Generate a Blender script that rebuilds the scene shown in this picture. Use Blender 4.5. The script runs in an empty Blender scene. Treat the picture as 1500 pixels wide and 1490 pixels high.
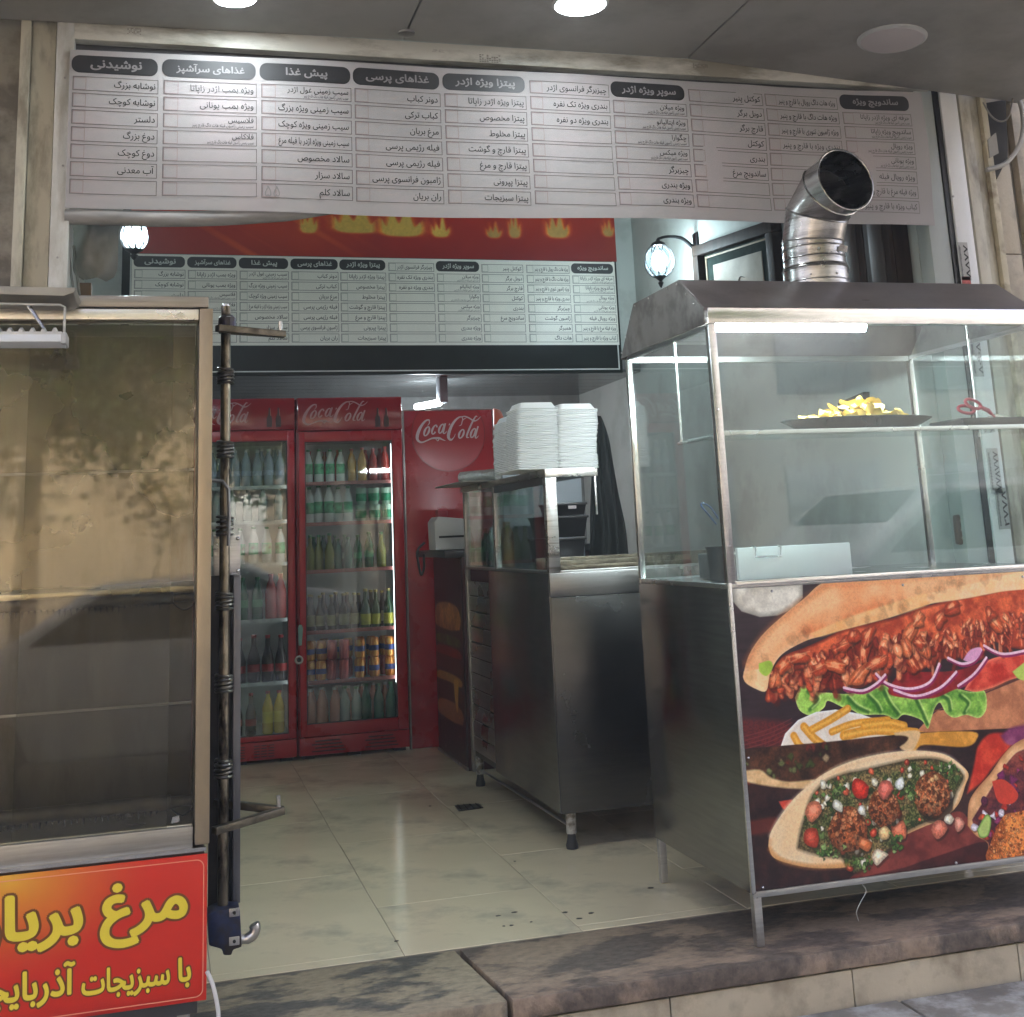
import bpy, bmesh, math, random
import numpy as np
from mathutils import Vector, Matrix
random.seed(7)
sc = bpy.context.scene
C = sc.collection
PI = math.pi

# ------------------------------------------------------------------ camera
cam_d = bpy.data.cameras.new('camera'); cam = bpy.data.objects.new('camera', cam_d); C.objects.link(cam)
right = Vector((0.96301784, -0.26582269, -0.04398789))
down = Vector((0.01402597, 0.21249548, -0.97706138))
fwd = Vector((0.26907231, 0.94031057, 0.20836536))
cam.matrix_world = Matrix(((right.x, -down.x, -fwd.x, 0.0), (right.y, -down.y, -fwd.y, -4.07),
                           (right.z, -down.z, -fwd.z, 1.25), (0, 0, 0, 1)))
cam_d.sensor_width = 36; cam_d.lens = 43.028; cam_d.shift_y = -0.2291
cam_d.clip_start = 0.05; cam_d.clip_end = 500
sc.camera = cam

# ------------------------------------------------------------------ world, sun, exposure
SUN_EL, SUN_AZ = math.radians(46), math.radians(20)      # sun stands behind the shop, the shop front is in shade
world = bpy.data.worlds.new('World'); sc.world = world; world.use_nodes = True
wn = world.node_tree.nodes; wl = world.node_tree.links; wn.clear()
sky = wn.new('ShaderNodeTexSky'); sky.sky_type = 'NISHITA'; sky.sun_disc = False
sky.sun_elevation = SUN_EL; sky.sun_rotation = SUN_AZ; sky.dust_density = 6.0; sky.air_density = 0.4; sky.ozone_density = 0.2
bg = wn.new('ShaderNodeBackground'); bg.inputs['Strength'].default_value = 0.15
wo = wn.new('ShaderNodeOutputWorld')
wl.new(sky.outputs[0], bg.inputs[0]); wl.new(bg.outputs[0], wo.inputs[0])
sun_d = bpy.data.lights.new('sun', 'SUN'); sun_d.energy = 2.2; sun_d.angle = math.radians(0.6); sun_d.color = (1, .93, .82)
sun = bpy.data.objects.new('sun', sun_d); C.objects.link(sun)
sdir = Vector((math.sin(SUN_AZ) * math.cos(SUN_EL), math.cos(SUN_AZ) * math.cos(SUN_EL), math.sin(SUN_EL)))
sun.rotation_euler = sdir.to_track_quat('Z', 'Y').to_euler()
vs = sc.view_settings
vs.view_transform = 'Standard'; vs.look = 'None'; vs.gamma = 1; vs.use_curve_mapping = False; vs.exposure = 3.3
try:
    sc.cycles.use_denoising = True; sc.cycles.max_bounces = 6; sc.cycles.volume_bounces = 0; sc.cycles.transparent_max_bounces = 16
    sc.cycles.caustics_reflective = False; sc.cycles.caustics_refractive = False; sc.cycles.sample_clamp_indirect = 6
except Exception: pass

# ------------------------------------------------------------------ materials
MATS = {}
def _n(nt, t, **kw):
    n = nt.nodes.new(t)
    for k, v in kw.items(): setattr(n, k, v)
    return n
def M(name, rgb, rough=0.5, metal=0.0, var=0.15, scale=6.0, bump=0.0, bscale=60.0, stretch=(1, 1, 1), rvar=0.0,
      dirt=None, dirt_amt=0.0, dirt_scale=3.0, coat=0.0, emit=None, estr=0.0, spec=None, trans=0.0, warp=0.0):
    if name in MATS: return MATS[name]
    m = bpy.data.materials.new(name); m.use_nodes = True; nt = m.node_tree; L = nt.links
    p = nt.nodes['Principled BSDF']
    p.inputs['Roughness'].default_value = rough; p.inputs['Metallic'].default_value = metal
    p.inputs['Coat Weight'].default_value = coat
    if trans: p.inputs['Transmission Weight'].default_value = trans
    if spec is not None: p.inputs['Specular IOR Level'].default_value = spec
    tc = _n(nt, 'ShaderNodeTexCoord'); mp = _n(nt, 'ShaderNodeMapping'); mp.inputs['Scale'].default_value = stretch
    L.new(tc.outputs['Object'], mp.inputs[0])
    base = (rgb[0], rgb[1], rgb[2], 1)
    col = None
    if var > 0:
        nz = _n(nt, 'ShaderNodeTexNoise'); nz.inputs['Scale'].default_value = scale; nz.inputs['Detail'].default_value = 5
        L.new(mp.outputs[0], nz.inputs['Vector'])
        cr = _n(nt, 'ShaderNodeValToRGB')
        cr.color_ramp.elements[0].position = 0.3; cr.color_ramp.elements[1].position = 0.7
        cr.color_ramp.elements[0].color = tuple(c * (1 - var) for c in rgb) + (1,)
        cr.color_ramp.elements[1].color = tuple(min(1, c * (1 + var)) for c in rgb) + (1,)
        L.new(nz.outputs['Fac'], cr.inputs[0]); col = cr.outputs[0]
    if dirt is not None:
        dn = _n(nt, 'ShaderNodeTexNoise'); dn.inputs['Scale'].default_value = dirt_scale; dn.inputs['Detail'].default_value = 9
        dn.inputs['Roughness'].default_value = 0.65
        L.new(mp.outputs[0], dn.inputs['Vector'])
        dr = _n(nt, 'ShaderNodeValToRGB'); dr.color_ramp.elements[0].position = 0.52 - dirt_amt * .25
        dr.color_ramp.elements[1].position = 0.66 - dirt_amt * .2
        L.new(dn.outputs['Fac'], dr.inputs[0])
        mx = _n(nt, 'ShaderNodeMix', data_type='RGBA')
        L.new(dr.outputs[0], mx.inputs[0])
        if col is not None: L.new(col, mx.inputs[6])
        else: mx.inputs[6].default_value = base
        mx.inputs[7].default_value = tuple(dirt) + (1,); col = mx.outputs[2]
    if col is not None: L.new(col, p.inputs['Base Color'])
    else: p.inputs['Base Color'].default_value = base
    if rvar > 0:
        rn = _n(nt, 'ShaderNodeTexNoise'); rn.inputs['Scale'].default_value = 4.0; rn.inputs['Detail'].default_value = 6
        L.new(tc.outputs['Object'], rn.inputs['Vector'])
        mr = _n(nt, 'ShaderNodeMapRange'); mr.inputs['From Min'].default_value = .3; mr.inputs['From Max'].default_value = .7
        mr.inputs['To Min'].default_value = max(0.02, rough - rvar); mr.inputs['To Max'].default_value = min(1, rough + rvar)
        L.new(rn.outputs['Fac'], mr.inputs[0]); L.new(mr.outputs[0], p.inputs['Roughness'])
    if bump > 0:
        bn = _n(nt, 'ShaderNodeTexNoise'); bn.inputs['Scale'].default_value = bscale; bn.inputs['Detail'].default_value = 4
        L.new(mp.outputs[0], bn.inputs['Vector'])
        bp = _n(nt, 'ShaderNodeBump'); bp.inputs['Strength'].default_value = bump; bp.inputs['Distance'].default_value = 0.01
        L.new(bn.outputs['Fac'], bp.inputs['Height']); L.new(bp.outputs[0], p.inputs['Normal'])
        if warp > 0:      # shallow dents and oil-canning of thin sheet metal
            wn_ = _n(nt, 'ShaderNodeTexNoise'); wn_.inputs['Scale'].default_value = 2.6; wn_.inputs['Detail'].default_value = 2
            L.new(tc.outputs['Object'], wn_.inputs['Vector']); b2 = _n(nt, 'ShaderNodeBump'); b2.inputs['Strength'].default_value = warp; b2.inputs['Distance'].default_value = .05
            L.new(wn_.outputs['Fac'], b2.inputs['Height']); L.new(b2.outputs[0], bp.inputs['Normal'])
    if emit is not None:
        p.inputs['Emission Color'].default_value = tuple(emit) + (1,); p.inputs['Emission Strength'].default_value = estr
    MATS[name] = m; return m
def glass(name, tint=(.9, .95, .93), film=0.03, filmcol=(.6, .62, .58), fscale=2.5, refl=1.0, gr=0.015):
    """thin pane: clear transmission, mirror reflection by angle, a film of grease and dust"""
    if name in MATS: return MATS[name]
    m = bpy.data.materials.new(name); m.use_nodes = True; nt = m.node_tree; L = nt.links
    nt.nodes.remove(nt.nodes['Principled BSDF']); out = nt.nodes['Material Output']
    tr = _n(nt, 'ShaderNodeBsdfTransparent'); tr.inputs[0].default_value = tuple(tint) + (1,)
    gl = _n(nt, 'ShaderNodeBsdfGlossy'); gl.inputs['Roughness'].default_value = gr; gl.inputs[0].default_value = (refl, refl, refl, 1)
    fr = _n(nt, 'ShaderNodeFresnel'); geo = _n(nt, 'ShaderNodeNewGeometry')      # thin pane: both faces reflect as seen from air
    io = _n(nt, 'ShaderNodeMapRange'); io.inputs['To Min'].default_value = 1.52; io.inputs['To Max'].default_value = 1 / 1.52
    L.new(geo.outputs['Backfacing'], io.inputs[0]); L.new(io.outputs[0], fr.inputs[0])
    m1 = _n(nt, 'ShaderNodeMixShader'); L.new(fr.outputs[0], m1.inputs[0]); L.new(tr.outputs[0], m1.inputs[1]); L.new(gl.outputs[0], m1.inputs[2])
    df = _n(nt, 'ShaderNodeBsdfDiffuse'); df.inputs[0].default_value = tuple(filmcol) + (1,)
    tc = _n(nt, 'ShaderNodeTexCoord'); mp = _n(nt, 'ShaderNodeMapping'); mp.inputs['Scale'].default_value = (1, 1, .5)
    nz = _n(nt, 'ShaderNodeTexNoise'); nz.inputs['Scale'].default_value = fscale; nz.inputs['Detail'].default_value = 8
    mr = _n(nt, 'ShaderNodeMapRange'); mr.inputs['From Min'].default_value = .35; mr.inputs['From Max'].default_value = .75
    mr.inputs['To Min'].default_value = film * .4; mr.inputs['To Max'].default_value = film * 2
    L.new(tc.outputs['Object'], mp.inputs[0]); L.new(mp.outputs[0], nz.inputs['Vector']); L.new(nz.outputs['Fac'], mr.inputs[0])
    m2 = _n(nt, 'ShaderNodeMixShader'); L.new(mr.outputs[0], m2.inputs[0]); L.new(m1.outputs[0], m2.inputs[1]); L.new(df.outputs[0], m2.inputs[2])
    L.new(m2.outputs[0], out.inputs[0]); MATS[name] = m; return m
def emis(name, rgb, s):
    if name in MATS: return MATS[name]
    m = bpy.data.materials.new(name); m.use_nodes = True; nt = m.node_tree
    nt.nodes.remove(nt.nodes['Principled BSDF']); e = _n(nt, 'ShaderNodeEmission')
    e.inputs[0].default_value = tuple(rgb) + (1,); e.inputs[1].default_value = s
    nt.links.new(e.outputs[0], nt.nodes['Material Output'].inputs[0]); MATS[name] = m; return m
def steel(name, v=.5, rough=.28, stretch=(1, 1, 25), tint=(1, .98, .95), rvar=.1, bump=.03, dirt=None, da=0.0):
    return M(name, (v * tint[0], v * tint[1], v * tint[2]), rough, 1.0, var=.12, scale=5, stretch=stretch, rvar=rvar,
             bump=bump * 2, bscale=55, warp=.10, dirt=dirt, dirt_amt=da, dirt_scale=2.5)

# ------------------------------------------------------------------ mesh builder
class MB:
    def __init__(s): s.v = []; s.f = []; s.uv = None
    def add(s, vs, fs):
        o = len(s.v); s.v += [tuple(v) for v in vs]; s.f += [tuple(i + o for i in f) for f in fs]; return s
    def box(s, x0, x1, y0, y1, z0, z1):
        if x0 > x1: x0, x1 = x1, x0
        if y0 > y1: y0, y1 = y1, y0
        if z0 > z1: z0, z1 = z1, z0
        return s.add([(x0, y0, z0), (x1, y0, z0), (x1, y1, z0), (x0, y1, z0), (x0, y0, z1), (x1, y0, z1), (x1, y1, z1), (x0, y1, z1)],
                     [(0, 3, 2, 1), (4, 5, 6, 7), (0, 1, 5, 4), (1, 2, 6, 5), (2, 3, 7, 6), (3, 0, 4, 7)])
    def quad(s, a, b, c, d): return s.add([a, b, c, d], [(0, 1, 2, 3)])
    def prism(s, pts, axis, a, b):
        """pts: 2-D outline; axis 'x': (y,z) swept in x, 'y': (x,z) swept in y, 'z': (x,y) swept in z"""
        def P(p, t):
            return {'x': (t, p[0], p[1]), 'y': (p[0], t, p[1]), 'z': (p[0], p[1], t)}[axis]
        n = len(pts); vs = [P(p, a) for p in pts] + [P(p, b) for p in pts]
        fs = [tuple(range(n))[::-1], tuple(range(n, 2 * n))] + [(i, (i + 1) % n, n + (i + 1) % n, n + i) for i in range(n)]
        return s.add(vs, fs)
    def tube(s, path, r, n=10, closed=False):
        path = [Vector(p) for p in path]; m = len(path); rs = r if isinstance(r, (list, tuple)) else [r] * m
        vs = []; prev = None
        for i, p in enumerate(path):
            if closed: t = path[(i + 1) % m] - path[i - 1]
            else: t = path[min(i + 1, m - 1)] - path[max(i - 1, 0)]
            t = t.normalized() if t.length > 1e-9 else Vector((0, 0, 1))
            if prev is None:
                u = t.cross(Vector((0, 0, 1)) if abs(t.z) < .9 else Vector((1, 0, 0))).normalized()
            else:
                u = prev - t * prev.dot(t); u = u.normalized() if u.length > 1e-6 else t.orthogonal().normalized()
            prev = u; w = t.cross(u)
            for k in range(n):
                a = 2 * PI * k / n; vs.append(p + (u * math.cos(a) + w * math.sin(a)) * rs[i])
        fs = []
        for i in range(m if closed else m - 1):
            for k in range(n):
                j = (i + 1) % m; fs.append((i * n + k, i * n + (k + 1) % n, j * n + (k + 1) % n, j * n + k))
        if not closed: fs += [tuple(range(n))[::-1], tuple((m - 1) * n + k for k in range(n))]
        return s.add(vs, fs)
    def lathe(s, prof, c=(0, 0, 0), n=16, cap=True):
        vs = []; fs = []
        for r, z in prof:
            for k in range(n):
                a = 2 * PI * k / n; vs.append((c[0] + r * math.cos(a), c[1] + r * math.sin(a), c[2] + z))
        for i in range(len(prof) - 1):
            for k in range(n): fs.append((i * n + k, i * n + (k + 1) % n, (i + 1) * n + (k + 1) % n, (i + 1) * n + k))
        if cap: fs += [tuple(range(n))[::-1], tuple((len(prof) - 1) * n + k for k in range(n))]
        return s.add(vs, fs)
    def ball(s, c, r, n=12, m=8, sc_=(1, 1, 1)):
        vs = []; fs = []
        for i in range(m + 1):
            a = PI * i / m
            for k in range(n):
                b = 2 * PI * k / n
                vs.append((c[0] + r * sc_[0] * math.sin(a) * math.cos(b), c[1] + r * sc_[1] * math.sin(a) * math.sin(b), c[2] - r * sc_[2] * math.cos(a)))
        for i in range(m):
            for k in range(n): fs.append((i * n + k, i * n + (k + 1) % n, (i + 1) * n + (k + 1) % n, (i + 1) * n + k))
        return s.add(vs, fs)
    def flat(s, pts, y):      # flat print on a plane facing -y, pts (x, z)
        return s.add([(p[0], y, p[1]) for p in pts], [tuple(range(len(pts)))])
    def build(s, name, mat, parent=None, bevel=0.0, smooth=None, label=None, kind=None, seg=2, move=None, weld=False):
        me = bpy.data.meshes.new(name)
        off = Vector(parent['_org']) if parent is not None and '_org' in parent.keys() else Vector((0, 0, 0))
        vs = [(v[0] - off.x, v[1] - off.y, v[2] - off.z) for v in s.v]
        if move: vs = [(v[0] + move[0], v[1] + move[1], v[2] + move[2]) for v in vs]
        me.from_pydata(vs, [], s.f)
        if bevel > 0 or weld:
            bm = bmesh.new(); bm.from_mesh(me)
            if weld: bmesh.ops.remove_doubles(bm, verts=bm.verts, dist=1e-5)
            bmesh.ops.recalc_face_normals(bm, faces=bm.faces)
            if bevel > 0:
                es = [e for e in bm.edges if len(e.link_faces) == 2 and e.calc_face_angle(0) > .5]
                bmesh.ops.bevel(bm, geom=es, offset=bevel, segments=seg, profile=.6, affect='EDGES', clamp_overlap=True)
            bm.to_mesh(me); bm.free()
        me.materials.append(mat)
        if smooth is not None or bevel > 0:
            me.shade_smooth()
            try: me.set_sharp_from_angle(angle=math.radians(smooth or 40))
            except Exception: pass
        me.update()
        o = bpy.data.objects.new(name, me); C.objects.link(o)
        if parent is not None: o.parent = parent
        if label: o['label'] = label
        if kind: o['kind'] = kind
        return o
def thing(name, label, cat, loc=(0, 0, 0), group=None):
    o = bpy.data.objects.new(name, None); C.objects.link(o); o.location = loc; o['_org'] = tuple(loc)
    o.empty_display_size = .05
    o['label'] = label; o['category'] = cat
    if group: o['group'] = group
    return o
def tag(o, label, cat, group=None):
    o['label'] = label; o['category'] = cat
    if group: o['group'] = group
    return o
def kids(o): return [x for x in C.objects if x.parent == o]
CH = {}
def dup(root, loc, label=None, rotz=None, group=None):
    ch = CH.get(root.name)
    if ch is None: ch = CH[root.name] = [(c, kids(c)) for c in kids(root)]
    r = root.copy(); C.objects.link(r); r.location = loc
    if rotz is not None: r.rotation_euler = (0, 0, rotz)
    if label: r['label'] = label
    if group: r['group'] = group
    for c, gs in ch:
        c2 = c.copy(); C.objects.link(c2); c2.parent = r
        for g in gs:
            g2 = g.copy(); C.objects.link(g2); g2.parent = c2
    return r
def struct(name, mb, mat, **kw):
    o = mb.build(name, mat, **kw); o['kind'] = 'structure'; return o
def catmull(pts, k=6):
    P = [Vector(p[:2]) for p in pts]; W = [p[2] for p in pts] if len(pts[0]) > 2 else None; out = []
    for i in range(len(P) - 1):
        p0 = P[max(i - 1, 0)]; p1 = P[i]; p2 = P[i + 1]; p3 = P[min(i + 2, len(P) - 1)]
        for j in range(k + (i == len(P) - 2)):
            t = j / k
            q = .5 * ((2 * p1) + (p2 - p0) * t + (2 * p0 - 5 * p1 + 4 * p2 - p3) * t * t + (3 * p1 - p0 - 3 * p2 + p3) * t ** 3)
            out.append((q.x, q.y, (W[i] * (1 - t) + W[i + 1] * t) if W else 1))
    return out

# ------------------------------------------------------------------ lettering (Persian shaping into joined letter forms)
FORMS = {'ا': (0xFE8D, 2), 'آ': (0xFE81, 2), 'ب': (0xFE8F, 4), 'پ': (0xFB56, 4), 'ت': (0xFE95, 4), 'ث': (0xFE99, 4), 'ج': (0xFE9D, 4),
         'چ': (0xFB7A, 4), 'ح': (0xFEA1, 4), 'خ': (0xFEA5, 4), 'د': (0xFEA9, 2), 'ذ': (0xFEAB, 2), 'ر': (0xFEAD, 2), 'ز': (0xFEAF, 2),
         'ژ': (0xFB8A, 2), 'س': (0xFEB1, 4), 'ش': (0xFEB5, 4), 'ص': (0xFEB9, 4), 'ض': (0xFEBD, 4), 'ط': (0xFEC1, 4), 'ظ': (0xFEC5, 4),
         'ع': (0xFEC9, 4), 'غ': (0xFECD, 4), 'ف': (0xFED1, 4), 'ق': (0xFED5, 4), 'ک': (0xFB8E, 4), 'گ': (0xFB92, 4), 'ل': (0xFEDD, 4),
         'م': (0xFEE1, 4), 'ن': (0xFEE5, 4), 'ه': (0xFEE9, 4), 'و': (0xFEED, 2), 'ی': (0xFBFC, 4), 'لا': (0xFEFB, 2)}
def shape_fa(s):
    toks = []; i = 0
    while i < len(s):
        if s[i:i + 2] == 'لا': toks.append('لا'); i += 2
        else: toks.append(s[i]); i += 1
    out = []
    for i, t in enumerate(toks):
        if t not in FORMS: out.append(t); continue
        base, n = FORMS[t]
        pj = i > 0 and toks[i - 1] in FORMS and FORMS[toks[i - 1]][1] == 4
        nj = n == 4 and i + 1 < len(toks) and toks[i + 1] in FORMS
        out.append(chr(base + (0 if not pj and not nj else 1 if pj and not nj else 2 if nj and not pj else 3)))
    return ''.join(out[::-1])
_tc = {}; _gc = {}
_fcu = bpy.data.curves.new('_lettering', 'FONT'); _fob = bpy.data.objects.new('_lettering', _fcu)
def _raw(s, res):
    C.objects.link(_fob); _fcu.body = s; _fcu.resolution_u = res; _fcu.fill_mode = 'NONE'
    bpy.context.view_layer.update()
    me = bpy.data.meshes.new_from_object(_fob.evaluated_get(bpy.context.evaluated_depsgraph_get()))
    C.objects.unlink(_fob); vs = [(v.co.x, v.co.y) for v in me.vertices]; es = [tuple(e.vertices) for e in me.edges]
    bpy.data.meshes.remove(me)
    # order the outlines into loops, triangulate, keep what lies inside by winding number
    nxt = {}
    for a, b in es: nxt.setdefault(a, []).append(b); nxt.setdefault(b, []).append(a)
    seen = set(); loops = []
    for st in range(len(vs)):
        if st in seen or st not in nxt: continue
        lp = [st]; seen.add(st); cur = st
        while True:
            n_ = [q for q in sorted(nxt[cur], key=lambda q: (q - cur) % len(vs)) if q not in seen]
            if not n_: break
            cur = n_[0]; seen.add(cur); lp.append(cur)
        if len(lp) > 2: loops.append(lp)
    if not loops: return vs, []
    ed = [(lp[i], lp[(i + 1) % len(lp)]) for lp in loops for i in range(len(lp))]
    from mathutils.geometry import delaunay_2d_cdt
    v2, e2, f2, _a, _b, _c = delaunay_2d_cdt([Vector(v) for v in vs], ed, [], 0, 1e-5)
    out = []
    for f in f2:
        cx = sum(v2[i].x for i in f) / len(f); cy = sum(v2[i].y for i in f) / len(f); w = 0
        for a, b in ed:
            (ax, ay), (bx, by) = vs[a], vs[b]
            if (ay > cy) != (by > cy) and cx < (bx - ax) * (cy - ay) / (by - ay) + ax: w += 1 if by > ay else -1
        if w != 0: out.append(tuple(f))
    return [(v.x, v.y) for v in v2], out
def _glyph(ch, res):
    k = (ch, res)
    if k not in _gc:
        vs, fs = _raw(ch, res); bar = _gc.setdefault(('|',), max(v[0] for v in _raw('|', 1)[0]))
        _gc[k] = (vs, fs, max(v[0] for v in _raw(ch + '|', 1)[0]) - bar)
    return _gc[k]
def text2d(s, bold=0.0, res=2):
    """one mesh per glyph laid side by side; returns (u, v, depth index); bold = stacked shifted copies"""
    k = (s, bold, res)
    if k in _tc: return _tc[k]
    t = shape_fa(s) if any(c in FORMS for c in s) else s
    n = 0 if bold <= 0 else 4 if bold < .02 else 8 if bold < .05 else 14
    offs = [(0, 0)] + [(bold * math.cos(2 * PI * q / n), bold * math.sin(2 * PI * q / n)) for q in range(n)]
    V, F = [], []; x = 0
    for i, ch in enumerate(t):
        if ch == ' ': x += .26; continue
        vs, fs, adv = _glyph(ch, res)
        for q, (dx, dy) in enumerate(offs):
            o = len(V); V += [(u + x + dx, v + dy, 2 * q + i % 2) for u, v in vs]; F += [tuple(a + o for a in f) for f in fs]
        x += adv
    xs = [v[0] for v in V]; ys = [v[1] for v in V]
    _tc[k] = (V, F, (min(xs), max(xs), min(ys), max(ys))); return _tc[k]
DL = .00003
def put_text(mb, s, y, x1=None, x0=None, z0=None, z1=None, h=None, base=None, bold=0.0, res=2, maxw=None, wide=1.0, fn=None):
    """fit into a box (x0,x1,z0,z1) or set right-aligned at x1 with em size h on the line base"""
    vs, fs, (a, b, c, d) = text2d(s, bold, res)
    if x0 is not None and z0 is not None:
        sx = (x1 - x0) / (b - a); sz = (z1 - z0) / (d - c); P = [(x0 + (u - a) * sx, z0 + (v - c) * sz, w) for u, v, w in vs]
    else:
        sx = h * wide
        if maxw and (b - a) * sx > maxw: sx = maxw / (b - a)
        P = [(x1 + (u - b) * sx, base + v * h, w) for u, v, w in vs]
    Q = []
    for x, z, w in P: Q.append(fn(x, z, y - w * DL) if fn else (x, y - w * DL, z))
    mb.add(Q, fs)
LETTERS = [  # flowing script strokes (x, y, width) in their own drawing units
    [(300, 420, 4), (288, 410, 12), (255, 418, 18), (215, 458, 24), (180, 515, 32), (160, 570, 34), (160, 610, 28), (185, 636, 20), (215, 640, 15), (265, 622, 13), (310, 604, 16), (350, 600, 20), (395, 602, 22), (430, 618, 12), (462, 630, 3)],
    [(288, 410, 10), (294, 440, 10), (272, 470, 4)],
    [(395, 602, 14), (378, 628, 10), (350, 604, 4)],
    [(700, 392, 4), (655, 420, 10), (640, 465, 9), (612, 480, 4)], [(655, 420, 9), (650, 388, 10), (618, 388, 16), (570, 425, 22), (525, 490, 28), (498, 560, 34), (496, 600, 30), (520, 622, 20), (550, 600, 8), (572, 560, 4)],
    [(618, 388, 8), (680, 380, 12), (730, 400, 14), (775, 428, 16), (815, 420, 10), (856, 384, 3)],
    [(815, 385, 10), (800, 382, 12), (770, 425, 18), (730, 500, 20), (698, 570, 20), (695, 600, 16), (720, 600, 5)],
    [(466, 448, 16), (448, 510, 18), (440, 548, 16), (458, 552, 10), (482, 528, 3)],
    [(822, 486, 16), (800, 550, 18), (788, 600, 16), (800, 608, 10), (824, 584, 3)],
    [(506, 452, 3), (512, 460, 14), (500, 470, 3)]]
def _loop(cx, cy, rx, ry, w, a0=0, a1=360):
    return [(cx + rx * math.cos(math.radians(a)) + .38 * ry * math.sin(math.radians(a)), cy - ry * math.sin(math.radians(a)),
             w * (1.15 - .5 * abs(math.sin(math.radians(a))))) for a in range(a0, a1 + 1, 30)]
LETTERS += [_loop(262, 528, 24, 46, 20), _loop(345, 512, 22, 46, 20, 30, 330), _loop(420, 504, 22, 46, 20), _loop(636, 562, 24, 44, 20), _loop(764, 556, 22, 46, 20)]
def script_logo(mb, x0, x1, z0, z1, y):
    def mp(p): return (x0 + (p[0] - 145) / 711 * (x1 - x0), y, z1 - (p[1] - 376) / 270 * (z1 - z0))
    for st in LETTERS:
        q = catmull(st, 4); L = []; R = []
        for i, p in enumerate(q):
            a = q[max(i - 1, 0)]; b = q[min(i + 1, len(q) - 1)]; dx, dy = b[0] - a[0], b[1] - a[1]; l = math.hypot(dx, dy) or 1
            nx, ny = -dy / l * p[2] * .5, dx / l * p[2] * .5
            L.append(mp((p[0] + nx, p[1] + ny))); R.append(mp((p[0] - nx, p[1] - ny)))
        n = len(q); mb.add(L + R, [(i, i + 1, n + i + 1, n + i) for i in range(n - 1)])

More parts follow.
